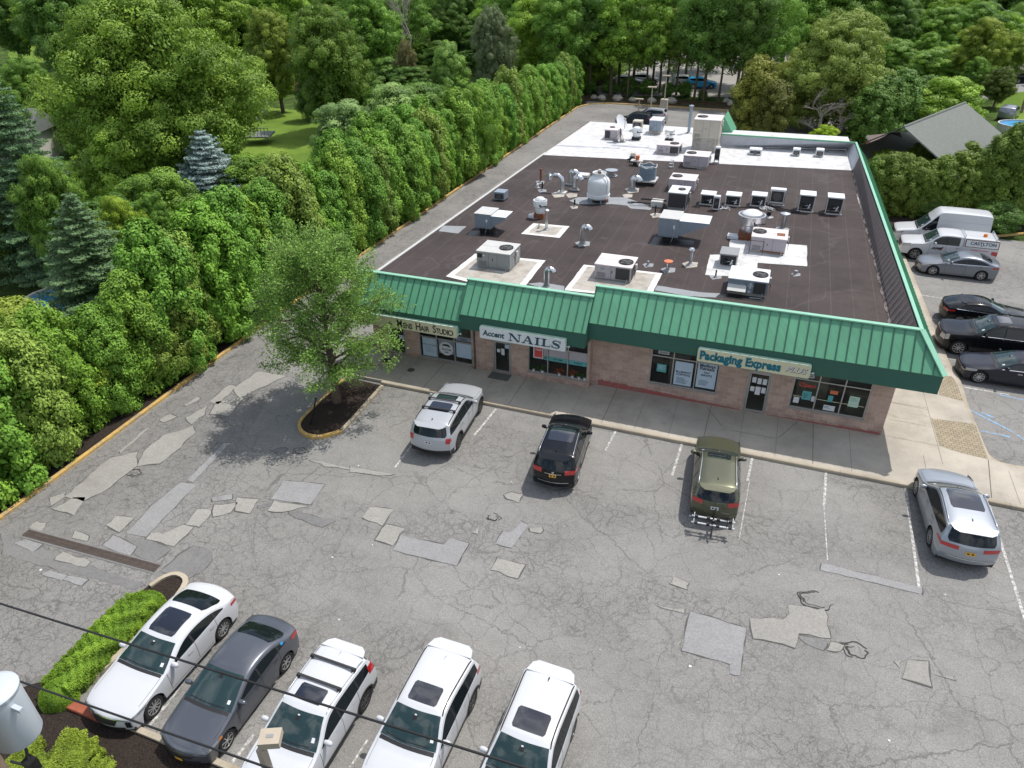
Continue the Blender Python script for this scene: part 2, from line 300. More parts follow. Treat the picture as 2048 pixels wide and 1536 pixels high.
class MB:
    def __init__(s): s.v = []; s.f = []; s.m = []; s.mats = []
    def mi(s, m):
        if m not in s.mats: s.mats.append(m)
        return s.mats.index(m)
    def add(s, vs, fs, m):
        k = len(s.v); s.v += [tuple(map(float, v)) for v in vs]; i = s.mi(m)
        for f in fs: s.f.append(tuple(k+a for a in f)); s.m.append(i)
        return s
    def poly(s, pts, m): return s.add(pts, [tuple(range(len(pts)))], m)
    def box(s, a, b, m, bev=0.0):
        (x0, y0, z0), (x1, y1, z1) = a, b
        if bev <= 0:
            vs = [(x0, y0, z0), (x1, y0, z0), (x1, y1, z0), (x0, y1, z0), (x0, y0, z1), (x1, y0, z1), (x1, y1, z1), (x0, y1, z1)]
            return s.add(vs, [(0, 3, 2, 1), (4, 5, 6, 7), (0, 1, 5, 4), (1, 2, 6, 5), (2, 3, 7, 6), (3, 0, 4, 7)], m)
        e = bev
        vs = []
        for z, i in ((z0, e), (z0+e, 0), (z1-e, 0), (z1, e)):
            vs += [(x0+i+e*.0, y0+e+i*0, z)] if False else []
            q = e if i == 0 else e
            o = i
            vs += [(x0+e+o*0, y0+o, z), (x1-e, y0+o, z), (x1-o, y0+e, z), (x1-o, y1-e, z), (x1-e, y1-o, z), (x0+e, y1-o, z), (x0+o, y1-e, z), (x0+o, y0+e, z)]
        fs = [tuple(reversed(range(8))), tuple(range(24, 32))]
        for r in range(3):
            for k in range(8): fs.append((r*8+k, r*8+(k+1) % 8, r*8+8+(k+1) % 8, r*8+8+k))
        return s.add(vs, fs, m)
    def obox(s, c, ax, ay, az, m):
        c, ax, ay, az = map(np.array, (c, ax, ay, az))
        vs = [c-ax-ay-az, c+ax-ay-az, c+ax+ay-az, c-ax+ay-az, c-ax-ay+az, c+ax-ay+az, c+ax+ay+az, c-ax+ay+az]
        return s.add(vs, [(0, 3, 2, 1), (4, 5, 6, 7), (0, 1, 5, 4), (1, 2, 6, 5), (2, 3, 7, 6), (3, 0, 4, 7)], m)
    def prism(s, pts, z0, z1, m, top=None):
        n = len(pts); vs = [(p[0], p[1], z0) for p in pts]+[(p[0], p[1], z1) for p in pts]
        s.add(vs, [(k, (k+1) % n, n+(k+1) % n, n+k) for k in range(n)]+[tuple(reversed(range(n)))], m)
        return s.poly([(p[0], p[1], z1) for p in pts], top or m)
    def tube(s, pts, r, m, n=8, caps=True):
        pts = [np.array(p, float) for p in pts]; k = len(pts); rs = r if hasattr(r, '__len__') else [r]*k
        vs = []; ref = None
        for i, p in enumerate(pts):
            d = pts[min(i+1, k-1)]-pts[max(i-1, 0)]; d = d/(np.linalg.norm(d)+1e-9)
            if ref is None:
                ref = np.array([0, 0, 1.]) if abs(d[2]) < .9 else np.array([1., 0, 0])
            a = np.cross(d, ref); a /= np.linalg.norm(a)+1e-9; b = np.cross(d, a); ref = -b if False else ref
            for j in range(n):
                t = 2*math.pi*j/n; vs.append(p+rs[i]*(math.cos(t)*a+math.sin(t)*b))
        fs = [(i*n+j, i*n+(j+1) % n, (i+1)*n+(j+1) % n, (i+1)*n+j) for i in range(k-1) for j in range(n)]
        if caps: fs += [tuple(range(n)), tuple(range((k-1)*n, k*n))]
        return s.add(vs, fs, m)
    def lathe(s, prof, c, m, n=24, axis='z', mats=None):
        vs = []
        for r, h in prof:
            for j in range(n):
                t = 2*math.pi*j/n
                if axis == 'z': vs.append((c[0]+r*math.cos(t), c[1]+r*math.sin(t), c[2]+h))
                else: vs.append((c[0]+r*math.cos(t), c[1]+h, c[2]+r*math.sin(t)))
        for i in range(len(prof)-1):
            mm = mats[i] if mats else m
            s.add([], [], mm); 
        k0 = len(s.v); s.v += [tuple(map(float, v)) for v in vs]
        for i in range(len(prof)-1):
            ii = s.mi(mats[i] if mats else m)
            for j in range(n):
                s.f.append((k0+i*n+j, k0+i*n+(j+1) % n, k0+(i+1)*n+(j+1) % n, k0+(i+1)*n+j)); s.m.append(ii)
        if prof[-1][0] > 1e-4: s.f.append(tuple(k0+(len(prof)-1)*n+j for j in range(n))); s.m.append(s.mi(m))
        return s
    def build(s, name, parent=None, smooth=False, world=True, bevel=0):
        me = bpy.data.meshes.new(name); off = np.array(parent.location) if (parent is not None and world) else np.zeros(3)
        me.from_pydata([tuple(np.array(v)-off) for v in s.v], [], s.f)
        for m in s.mats: me.materials.append(m)
        me.polygons.foreach_set('material_index', s.m)
        if smooth:
            me.polygons.foreach_set('use_smooth', [True]*len(s.f))
        me.update()
        o = bpy.data.objects.new(name, me); COL.objects.link(o)
        if smooth == 'auto':
            try: me.set_sharp_from_angle(angle=R_(38))
            except Exception: pass
        if parent is not None: o.parent = parent; KIDS.setdefault(parent.name, []).append(o)
        if bevel:
            b = o.modifiers.new('bevel', 'BEVEL'); b.width = bevel; b.segments = 2; b.limit_method = 'ANGLE'
        return o
def struct(mb, name, **k): return tag(mb.build(name, **k), kind='structure')
def text_mb(txt, size, m, origin, ux, uz, depth=.012, bold=0.0, shear=0.0, sx=1.0, align='CENTER', space=1.0):
    """raised lettering as mesh: ux = reading direction, uz = up"""
    cu = bpy.data.curves.new('t', 'FONT'); cu.body = txt; cu.size = size; cu.align_x = align; cu.align_y = 'CENTER'
    cu.extrude = depth/2; cu.offset = bold; cu.shear = shear; cu.space_character = space; cu.resolution_u = 3
    o = bpy.data.objects.new('t', cu); COL.objects.link(o)
    dg = bpy.context.evaluated_depsgraph_get(); me = bpy.data.meshes.new_from_object(o.evaluated_get(dg))
    bpy.data.objects.remove(o)
    ux, uz, o0 = np.array(ux, float), np.array(uz, float), np.array(origin, float); un = np.cross(ux, uz)
    mb = MB(); mb.add([o0+ux*v.co.x*sx+uz*v.co.y+un*v.co.z for v in me.vertices], [tuple(p.vertices) for p in me.polygons], m)
    bpy.data.meshes.remove(me); return mb
def merge(a, b):
    k = len(a.v); a.v += b.v
    for f, i in zip(b.f, b.m): a.f.append(tuple(k+q for q in f)); a.m.append(a.mi(b.mats[i]))
    return a
rnd = random.Random(5)
def GP(pts, z=0.0): return [tuple(G(x, y, z)[:2]) for x, y in pts]
def curvy(pts, it=2, closed=False):
    pts = [np.array(p, float) for p in pts]
    for _ in range(it):
        q = [] if closed else [pts[0]]
        n = len(pts)
        for i in range(n if closed else n-1):
            a, b = pts[i], pts[(i+1) % n]; q += [a*.75+b*.25, a*.25+b*.75]
        if not closed: q.append(pts[-1])
        pts = q
    return pts
def kerb(name, path, m, wd=.16, z0=-.02, z1=.15, closed=False, seg=3.0):
    """a real kerb: path = outer top edge, body to its left"""
    path = [np.array(p[:2], float) for p in path]; n = len(path); L = []
    for i in range(n):
        a = path[(i-1) % n] if (closed or i) else path[i]; b = path[(i+1) % n] if (closed or i < n-1) else path[i]
        d = b-a; d /= np.linalg.norm(d)+1e-9; L.append(np.array([-d[1], d[0]]))
    mb = MB(); rng = range(n if closed else n-1)
    for i in rng:
        j = (i+1) % n; p, q = path[i], path[j]
        steps = max(1, int(np.linalg.norm(q-p)/seg))
        for s in range(steps):
            g0 = .012 if np.linalg.norm(q-p) > seg*.9 else 0; l = np.linalg.norm(q-p)
            t0, t1 = s/steps+g0/l*.5, (s+1)/steps-g0/l*.5
            a, b = p+(q-p)*t0, p+(q-p)*t1; la, lb = L[i]+(L[j]-L[i])*t0, L[i]+(L[j]-L[i])*t1
            ch = .025
            prof = [(0, z0), (0, z1-ch), (ch, z1), (wd, z1), (wd, z0)]
            va = [(*(a+la*o), z) for o, z in prof]; vb = [(*(b+lb*o), z) for o, z in prof]
            mb.add(va+vb, [(k, k+1, k+6, k+5) for k in range(4)]+[(0, 1, 2, 3, 4), (9, 8, 7, 6, 5)], m)
    return tag(mb.build(name), kind='structure')
def sheet(name, pts, z, m, kind='structure'):
    return tag(MB().poly([(p[0], p[1], z) for p in pts], m).build(name), kind=kind)
# ================================================================== GROUND
sheet('ground', [(-900, -300), (900, -300), (900, 1500), (-900, 1500)], -.06, M['rough'])
sheet('parking_lot', [(-20.5, -6), (60, -6), (60, 60), (9, 60), (9, 104), (-27.1, 104), (-27.1, -6)][::1], .0, M['asphalt'])
sheet('driveway', GP([(0, 1040), (1164, 210), (1300, 212), (1090, 300), (740, 545), (560, 760), (380, 1060), (330, 1130), (0, 1560)]), .004, M['asphalt_drive'])
sheet('woodland_floor', [(-36, -5), (-27.25, -5), (-27.25, 103.2), (12, 103.2), (12, 109), (-36, 109)], -.03, M['floor'])
sheet('lawn', GP([(500, 400), (470, 250), (540, 215), (640, 225), (640, 330), (590, 390)]), -.02, M['grass'])
sheet('neighbour_lot', GP([(1180, 172), (1240, 150), (1395, 60), (1600, 62), (1590, 172), (1480, 195), (1200, 190)]), -.01, M['patch_tan'])
# asphalt patches, slightly proud of the old surface
def crop(x0, y0, sc, pts): return [(x0+a*sc, y0+b*sc) for a, b in pts]
LL = lambda *p: crop(0, 850, .3418, p); MM = lambda *p: crop(700, 900, .3418, p); NN = lambda *p: crop(1250, 1050, .3896, p)
UU = lambda *p: crop(0, 400, .293, p)
grey = [LL((885, 475), (1060, 335), (1150, 350), (855, 655), (740, 635)), LL((1660, 325), (1900, 350), (1820, 465), (1585, 435)), LL((1240, 425), (1360, 405), (1360, 435), (1245, 450)),
        LL((600, 705), (665, 645), (805, 710), (760, 770)), LL((80, 690), (160, 670), (250, 700), (195, 745)), LL((240, 875), (290, 852), (395, 880), (360, 910)), LL((370, 905), (400, 880), (515, 905), (475, 942)),
        MM((300, 500), (545, 555), (590, 515), (695, 548), (622, 680), (250, 588)), MM((895, 475), (945, 480), (1000, 418), (1047, 440), (945, 575), (848, 550)),
        NN((335, 445), (622, 530), (590, 775), (538, 765), (540, 715), (292, 645)), NN((1010, 195), (1525, 325), (1520, 355), (1005, 232)), LL((1350, 105), (1130, 335), (1095, 325), (1310, 105))]
tan = [LL((840, 155), (960, 60), (1130, 10), (1150, 45), (1100, 80), (1040, 150), (940, 225), (805, 240)), LL((640, 195), (805, 160), (800, 240), (640, 370), (490, 450), (380, 420)), LL((700, 160), (840, 30), (880, 10), (770, 110), (705, 165)),
       LL((290, 430), (390, 390), (380, 420), (300, 475)), LL((320, 490), (430, 425), (505, 420), (430, 530)), LL((1385, 430), (1520, 435), (1455, 520), (1370, 505)), LL((1600, 445), (1810, 475), (1650, 515), (1575, 500)), LL((1090, 580), (1150, 495), (1235, 495), (1225, 540), (1170, 600)),
       LL((860, 665), (890, 630), (960, 640), (1080, 580), (1130, 600), (1020, 715)), LL((620, 590), (680, 535), (795, 545), (690, 632)), LL((320, 770), (370, 745), (535, 800), (500, 832), (320, 790)), LL((180, 600), (215, 560), (270, 580), (235, 625)),
       LL((430, 620), (520, 650), (520, 680), (430, 660)), LL((1240, 540), (1260, 470), (1395, 455), (1350, 510)), MM((75, 395), (120, 335), (255, 350), (190, 442), (85, 400)), MM((150, 525), (210, 435), (318, 462), (250, 560)),
       MM((905, 265), (940, 247), (1010, 265), (985, 305), (915, 288)), MM((820, 700), (860, 635), (1025, 675), (975, 750)), MM((1055, 455), (1125, 455), (1120, 487), (1060, 480)), MM((1878, 790), (1895, 748), (1978, 775), (1965, 822)), MM((1785, 905), (1960, 940), (1950, 958)),
       MM((720, 490), (760, 445), (745, 495)), NN((645, 475), (800, 485), (835, 460), (840, 415), (1025, 435), (1060, 585), (890, 560), (865, 625), (660, 580)), NN((1048, 600), (1120, 615), (1110, 655), (1045, 640)), NN((1420, 785), (1445, 685), (1555, 705), (1570, 830)), NN((1380, 700), (1420, 695), (1410, 740)),
       NN((1570, 768), (1690, 785), (1690, 795)), LL((1810, 205), (2048, 250), (2048, 262), (1900, 240)), MM((0, 100), (260, 145), (200, 150), (0, 130)), UU((1590, 1290), (1760, 1170), (1960, 1200), (1640, 1350)), UU((1480, 1380), (1670, 1345), (1560, 1475), (1440, 1460)), UU((1090, 1500), (1160, 1460), (1210, 1480), (1120, 1520)),
       UU((1260, 1400), (1350, 1345), (1370, 1360), (1270, 1410)), UU((1430, 1380), (1560, 1265), (1610, 1270), (1490, 1400)), UU((1270, 1490), (1420, 1400), (1390, 1470), (1300, 1536))]
dark = [LL((930, 860), (1130, 700), (1240, 740), (1240, 790), (1180, 860), (1110, 900)), LL((1580, 150), (1640, 130), (1690, 145), (1640, 175)), NN((890, 570), (1045, 600), (1020, 650), (940, 610)), LL((1510, 470), (1600, 450), (1590, 475), (1510, 485)),
        LL((1690, 500), (1960, 560), (1880, 600), (1700, 530)), LL((700, 660), (860, 670), (1000, 730), (900, 800), (790, 760)), LL((10, 640), (60, 660), (560, 840), (850, 930), (780, 965), (20, 760))]
mb = MB()
def rough(pts, amp=.035):
    out = []
    for i, a in enumerate(pts):
        b = pts[(i+1) % len(pts)]; a, b = np.array(a), np.array(b); n = max(2, int(np.linalg.norm(b-a)/.28))
        for k in range(n): out.append(a+(b-a)*k/n+np.array([rnd.uniform(-amp, amp), rnd.uniform(-amp, amp)]))
    return out
mbs = MB()
for lst, m, z, amp in ((dark, 'patch_dark', .008, .05), (grey, 'patch_grey', .0135, .02), (tan, 'patch_tan', .0175, .05)):
    for p in lst:
        q = rough(GP(p), amp); c = sum(q)/len(q)
        mbs.poly([tuple(c+(v-c)*(1+rnd.uniform(.0, .075)/max(.3, np.linalg.norm(v-c))))+(z-.003,) for v in q], M['patch_seal'] if 'patch_seal' in M else M['black'])
        mb.poly([(v[0], v[1], z) for v in q], M[m])
tag(mb.build('asphalt_patch'), kind='structure')
mbs.mats = [mat('bitumen_edge', (.085, .082, .078), .9)]; tag(mbs.build('patch_edge'), kind='structure')
# potholes: broken dark rims
mb = MB()
for px, py, r in ((1630, 1200, .55), (1712, 1303, .5), (985, 1035, .4), (270, 945, .45), (600, 903, .35)):
    c = G(px, py)[:2]
    for k in range(5):
        a0 = rnd.uniform(0, 6); rr = r*rnd.uniform(.35, 1); n = 9; w_ = rnd.uniform(.02, .05)
        for j in range(n):
            a, b = a0+j*.25, a0+(j+1)*.25; e = (1+.12*math.sin(5*a), 1+.12*math.sin(5*b))
            mb.poly([(c[0]+rr*e[0]*math.cos(a), c[1]+rr*.7*e[0]*math.sin(a), .016), (c[0]+rr*e[1]*math.cos(b), c[1]+rr*.7*e[1]*math.sin(b), .016), (c[0]+(rr+w_)*e[1]*math.cos(b), c[1]+(rr+w_)*.7*e[1]*math.sin(b), .016), (c[0]+(rr+w_)*e[0]*math.cos(a), c[1]+(rr+w_)*.7*e[0]*math.sin(a), .016)], M['black'])
mb.mats = [mat('broken_asphalt', (.04, .039, .037), .95)]; tag(mb.build('pothole'), kind='structure')
# parking bay lines
mb = MB()
for (x, y), (x2, y2), wd in (((992, 818), (949, 870), .1), ((1232, 861), (1211, 901), .1), ((1364, 888), (1344, 951), .1), ((1505, 914), (1495, 962), .1), ((1652, 944), (1648, 1012), .1), ((1811, 974), (1840, 1190), .1), ((1978, 1009), (2050, 1240), .1),
                         ((843, 865), (790, 935), .07), ((1499, 962), (1478, 1080), .035), ((1648, 1012), (1655, 1120), .04),
                         ((345, 1395), (298, 1452), .1), ((508, 1470), (455, 1536), .1), ((390, 1335), (345, 1395), .06), ((700, 1535), (735, 1480), .06),
                         ((1842, 590), (1893, 598), .1), ((1862, 638), (1905, 645), .1), ((1897, 718), (1960, 729), .1), ((1920, 773), (2019, 790), .1), ((1825, 545), (1862, 551), .1)):
    a, b = G(x, y)[:2], G(x2, y2)[:2]; d = (b-a)/np.linalg.norm(b-a); nn_ = np.array([-d[1], d[0]])*wd/2
    mb.poly([(*(a-nn_), .006), (*(b-nn_), .006), (*(b+nn_), .006), (*(a+nn_), .006)], M['line'])
for (x, y), (x2, y2) in (((1940, 820), (2022, 862)), ((1963, 862), (2020, 874)), ((2000, 790), (2048, 800)), ((1962, 825), (1990, 836)), ((2022, 862), (2050, 880))):
    a, b = G(x, y)[:2], G(x2, y2)[:2]; d = (b-a)/np.linalg.norm(b-a); nn_ = np.array([-d[1], d[0]])*.06
    mb.poly([(*(a-nn_), .006), (*(b-nn_), .006), (*(b+nn_), .006), (*(a+nn_), .006)], M['blue_line'])
tag(mb.build('bay_line'), kind='structure')
# litter and gum spots on the asphalt
mb = MB()
for px, py in ((905, 942), (1023, 964), (1380, 1032), (1380, 1333), (1778, 1482), (665, 1115), (82, 1140), (678, 1240), (1890, 1190), (717, 932), (880, 1180), (1040, 1295), (745, 1090), (1558, 1150), (1200, 1300)):
    c = G(px, py)[:2]; r = rnd.uniform(.02, .045)*(1.6 if px in (665, 1380, 717, 82) else 1)
    mb.poly([(c[0]+r*math.cos(a)*rnd.uniform(.6, 1.2), c[1]+r*math.sin(a)*rnd.uniform(.6, 1.1), .022) for a in np.linspace(0, 6.28, 7)[:-1]], M['paper'])
tag(mb.build('litter'), label='scraps of white litter scattered over the asphalt', cat='litter', kind='stuff')
# kerbs ---------------------------------------------------------------
KY = 26.5
rk = [tuple(G(x, y, .15)[:2]) for x, y in ((2180, 952), (2048, 934), (1983, 920), (1966, 880), (1950, 840), (1936, 808), (1930, 785), (1920, 755), (1905, 735), (1895, 715), (1886, 690), (1872, 665))]
rk += [(rk[-1][0]-.05, rk[-1][1]+3), (9.2, 58.0)]
rkc = [tuple(p) for p in curvy(rk, 2)]
kerb('kerb', [(-17.1, KY), (45, KY)], M['kerb'])
kerb('kerb', [(p[0], p[1]) for p in rkc], M['kerb'])
isl = GP([(767, 770), (715, 829), (685, 861), (660, 869), (630, 875), (603, 867), (593, 852), (597, 838), (616, 819), (665, 774), (690, 752)], .15)
kerb('kerb', [tuple(p) for p in isl[:3]][::-1] and [isl[2], isl[1], isl[0]], M['kerb'])
kerb('kerb', [tuple(p) for p in curvy(isl[::-1][:9][::1], 1)], M['yellow_kerb'], seg=9)
sheet('planting_bed', curvy(isl, 1), .10, M['mulch'])
kl = [(-26.2, -6), tuple(G(0, 1035, .15)[:2]), (-26.9, 30), tuple(G(735, 500, .15)[:2]), (-27.2, 80), (-27.1, 99), (-26.2, 101.6), (-23.5, 102.8), (-15, 103.0), tuple(G(1480, 222, .15)[:2]), (9, 103.2)]
kerb('kerb', kl, M['yellow_kerb'], seg=3.2)
sheet('planting_bed', [(-29.5, -6), (-26.45, -6), (-26.6, 13), (-27.1, 30), (-27.4, 43), (-27.4, 99), (-26, 102), (-29.5, 104)], .06, M['mulch'])
# sidewalk
sw = [(-20.2, KY+.16), (45, KY+.16)]+[(p[0], p[1]) for p in [(45, rkc[0][1]+.05)]+[(q[0]-.13, q[1]+.0) for q in rkc]]+[(6.3, 58), (6.3, 30.2), (-6.9, 30.2), (-6.9, 29.8), (-20.2, 29.8)]
mb = MB(); mb.prism(sw, -.02, .149, M['concrete']); struct(mb, 'sidewalk')
sheet('paved_ramp', [tuple(G(x, y, .16)[:2]) for x, y in crop(1700, 560, .3255, ((500, 850), (750, 880), (775, 900), (850, 1100), (700, 1065), (600, 1035), (548, 1015)))], .154, M['paver'])
sheet('paved_ramp', [tuple(G(x, y, .16)[:2]) for x, y in crop(1700, 560, .3255, ((560, 590), (625, 590), (650, 620), (700, 745), (545, 702)))], .154, M['paver'])
mb = MB(); J = mat('pavement_joint', (.10, .085, .07), .95)
def strip(a, b, wd=.014, z=.1525):
    a, b = np.array(a[:2], float), np.array(b[:2], float); d = (b-a)/np.linalg.norm(b-a); n_ = np.array([-d[1], d[0]])*wd/2
    mb.poly([(*(a-n_), z), (*(b-n_), z), (*(b+n_), z), (*(a+n_), z)], J)
x = -19.4; i = 0
while x < 6.6: strip((x, KY+.17), (x, 29.38 if x < -7 else 29.88), .022 if i % 3 == 0 else .011); x += 1.53; i += 1
for x in (8.0, 11.2, 14, 17): strip((x, KY+.17), (x, 28.9))
c6 = [(a, b) for a, b in crop(1700, 560, .3255, ((185, 950), (550, 1020), (245, 750), (490, 800), (240, 855), (510, 905), (450, 690), (570, 1130), (850, 1105), (870, 1340)))]
c6 = [G(a, b, .15) for a, b in c6]
strip(c6[0], c6[1]); strip(c6[2], c6[3]); strip(c6[4], c6[5]); strip(c6[6], c6[7]); strip(c6[8], c6[9], .03)
for a, b in (((1414, 815), (1445, 853)), ((1463, 861), (1553, 877)), ((1557, 876), (1595, 843))): strip(G(*a, .15), G(*b, .15), .02, .1535)
for y in (33, 36, 39, 43, 47, 51, 55): strip((6.45, y), (8.6, y))
tag(mb.build('pavement_joint'), kind='structure')
# rear of the right-hand lot: bed and kerb
kb = [tuple(G(x, y, .15)[:2]) for x, y in ((2180, 462), (2048, 466), (2000, 470), (1975, 478))]
kerb('kerb', [(p[0], p[1]) for p in kb][::-1], M['yellow_kerb'])
kerb('kerb', [kb[3], (kb[3][0]-.6, kb[3][1]+1), (9.2, 59.8)][::-1], M['kerb'])
sheet('planting_bed', [(6.5, 59.9), kb[3], kb[2], kb[1], kb[0], (70, 63), (70, 78), (6.5, 78)], .05, M['mulch'])
# front-left island, catch basin, bed along the street
fi = GP([(135, 1400), (215, 1332), (300, 1255), (352, 1200), (377, 1165), (374, 1148), (352, 1140), (322, 1150), (296, 1168), (262, 1192), (190, 1262), (120, 1335), (70, 1395)], .15)
kerb('kerb', [tuple(p) for p in curvy(fi[:9], 1)], M['kerb'], wd=.18, seg=1.8)
sheet('planting_bed', curvy(fi, 1), .07, M['mulch'])
FK = 7.62
kerb('kerb', [(-15.45, FK), (30, FK)][::-1], M['kerb'], wd=.18)
sheet('planting_bed', [(-18.6, -3), (30, -3), (30, FK-.15), (-17.6, FK-.15), (-18.2, 7.9), (-19.6, 6.6)], .06, M['mulch'])
# ================================================================== STRIP MALL
YW3, YW1 = 29.9, 29.4            # shop fronts: right-hand unit, two left-hand units
DZ = 4.5                          # roof deck level
XR = 6.38; XL = -19.0
B = thing('shop_building', 'long single-storey block shop building with green metal canopy and dark flat roof', 'building', (-6, 48, 0))
x3 = -6.98
def openings_wall(mb, y, x0, x1, z0, z1, ops, m, depth=.14):
    xs = sorted({x0, x1, *[v for o in ops for v in (o[0], o[1])]}); zs = sorted({z0, z1, *[v for o in ops for v in (o[2], o[3])]})
    for i in range(len(xs)-1):
        for j in range(len(zs)-1):
            cx, cz = (xs[i]+xs[i+1])/2, (zs[j]+zs[j+1])/2
            if any(o[0] < cx < o[1] and o[2] < cz < o[3] for o in ops): continue
            mb.poly([(xs[i], y, zs[j]), (xs[i+1], y, zs[j]), (xs[i+1], y, zs[j+1]), (xs[i], y, zs[j+1])], m)
    for a, b, c, d in ops:
        mb.add([(a, y, c), (b, y, c), (b, y, d), (a, y, d), (a, y+depth, c), (b, y+depth, c), (b, y+depth, d), (a, y+depth, d)], [(0, 4, 5, 1), (1, 5, 6, 2), (2, 6, 7, 3), (3, 7, 4, 0)], m)
def WP(x, y, Y): p = PY(x, y, Y); return p[0], p[2]
def avg(*v): return sum(v)/len(v)
# windows: (x0, x1, sill, transom)
def winspec(l, r, tl, Y):
    a, b, t = WP(*l, Y), WP(*r, Y), WP(*tl, Y); return [a[0], b[0], avg(a[1], b[1]), t[1]]
W3a = winspec((1296.5, 764.6), (1431.5, 787), (1306, 710), YW3); W3b = winspec((1575.7, 814), (1727, 837.5), (1592, 757), YW3)
W2 = winspec((1056, 741), (1174, 763), (1059, 690), YW1); W1 = winspec((840.6, 711), (946, 732.4), (842, 672), YW1)
for q in (W3a, W3b): q[2] = avg(W3a[2], W3b[2]); q[3] = avg(W3a[3], W3b[3])
D3 = (WP(1484, 818, YW3)[0], WP(1530, 826, YW3)[0], .16, WP(1499, 742, YW3)[1]); D2 = (WP(987, 750, YW1)[0], WP(1023, 756, YW1)[0], .16, WP(985, 680, YW1)[1])
D1 = (WP(782, 722, YW1)[0], WP(817, 728, YW1)[0], .16, D2[3])
ZT = 3.35
ops3 = [(q[0], q[1], q[2], 3.05) for q in (W3a, W3b)]+[(D3[0], D3[1], .16, 3.05)]
ops1 = [(q[0], q[1], q[2], 3.0) for q in (W1, W2)]+[(D2[0], D2[1], .16, 3.0), (D1[0], D1[1], .16, 3.0)]
mb = MB()
openings_wall(mb, YW3, x3, XR, 0, 4.3, ops3, M['block']); openings_wall(mb, YW1, XL, x3, -.05, 4.2, ops1, M['block'])
mb.poly([(x3, YW1, 0), (x3, YW3, 0), (x3, YW3, 4.2), (x3, YW1, 4.2)], M['block'])
BR = (5.30, 69.6)   # back right corner region
mb.add([(XR, YW3, 0), (5.5, 63.6, 0), (5.5, 63.6, 4.4), (XR, YW3, 4.4)], [(0, 1, 2, 3)], M['block'])
mb.add([(XL, YW1, -.05), (-17.9, 69.4, -.05), (-17.9, 69.4, DZ-.05), (XL, YW1, DZ-.05), (5.5, 69.4, -.05), (5.5, 69.4, DZ-.05), (5.5, 63.6, 0), (5.5, 63.6, 4.4)], [(0, 3, 2, 1), (1, 2, 5, 4), (4, 5, 7, 6)], M['block'])
mb.build('wall', B)
# painted kicker along the right-hand unit
mb = MB(); 
def kick(x0, x1, h0, h1, y):
    n = max(2, int((x1-x0)/.1)); pts = [(x0+(x1-x0)*k/n, y-.006, .15+(h0+(h1-h0)*k/n)*(1+rnd.uniform(-.18, .18))) for k in range(n+1)]
    for a, b in zip(pts, pts[1:]): mb.poly([(a[0], y-.006, .15), (b[0], y-.006, .15), b, a], M['red_base'])
kick(WP(1195, 780, YW3)[0], D3[0]-.1, .34, .04, YW3); mb.build('painted_base', B); mb = MB(); kick(D3[1]+.1, XR-.05, .03, .14, YW3); mb.build('painted_base', B)
# deck
dk = [tuple(G(x, y, DZ)[:2]) for x, y in ((1085, 310), (1706, 341))]
FR = [(-18.85, 29.9), (6.2, 30.2)]
mb = MB(); mb.prism([(-18.85, 29.6), (6.2, 29.9), (5.6, 58.7), (dk[0][0]-.02, dk[0][1])], DZ-.25, DZ, M['membrane']); mb.build('roof', B)
mb = MB(); mb.prism([(dk[0][0]-.02, dk[0][1]), (dk[1][0]+.6, dk[1][1]+.05), (5.4, 66), (5.2, 69.9), (-17.64, 69.3)], DZ-.25, DZ+.015, M['white_roof'])
mb.build('white_roof', B)
# low folds and seams that show on the white sheet, drip edge along the drive side
mb = MB(); mb.obox((-18.45, 43, DZ-.1), (.08, 0, 0), (.36, 13.6, 0), (0, 0, .14), M['cab_top']); mb.obox((-17.85, 62.6, DZ-.1), (.06, 0, 0), (.22, 6.7, 0), (0, 0, .12), M['white_roof'])
mb.build('gutter', B)
# canopies ------------------------------------------------------------
CS = []
def zat(px, py, Y): return PY(px, py, Y)[2]
S = {}
S[3] = dict(x0=x3, x1=7.66, ye=28.62, yr=29.82, zr=5.5, zt=4.18, zb=3.32)
Y12 = 28.15
S[2] = dict(x0=G(922, 629, 3.7)[0], x1=x3+.02, ye=Y12, yr=Y12+1.2, zr=avg(zat(1187, 596, Y12+1.2), zat(938, 557, Y12+1.2)), zt=avg(zat(922, 629, Y12), zat(1178, 669, Y12)), zb=avg(zat(926, 663, Y12), zat(1177, 695, Y12)))
S[1] = dict(x0=-19.45, x1=S[2]['x0']+.03, ye=Y12, yr=Y12+1.2, zr=avg(zat(933, 573, Y12+1.2), zat(742, 542, Y12+1.2)), zt=avg(zat(796, 624, Y12), zat(915, 642, Y12)), zb=zat(926, 672, Y12))
print('sections', {k: {a: round(float(b), 2) for a, b in v.items()} for k, v in S.items()}, 'W', W3a, W3b, W2, W1, D3, D2)
fas, pan, cap, sof = MB(), MB(), MB(), MB()
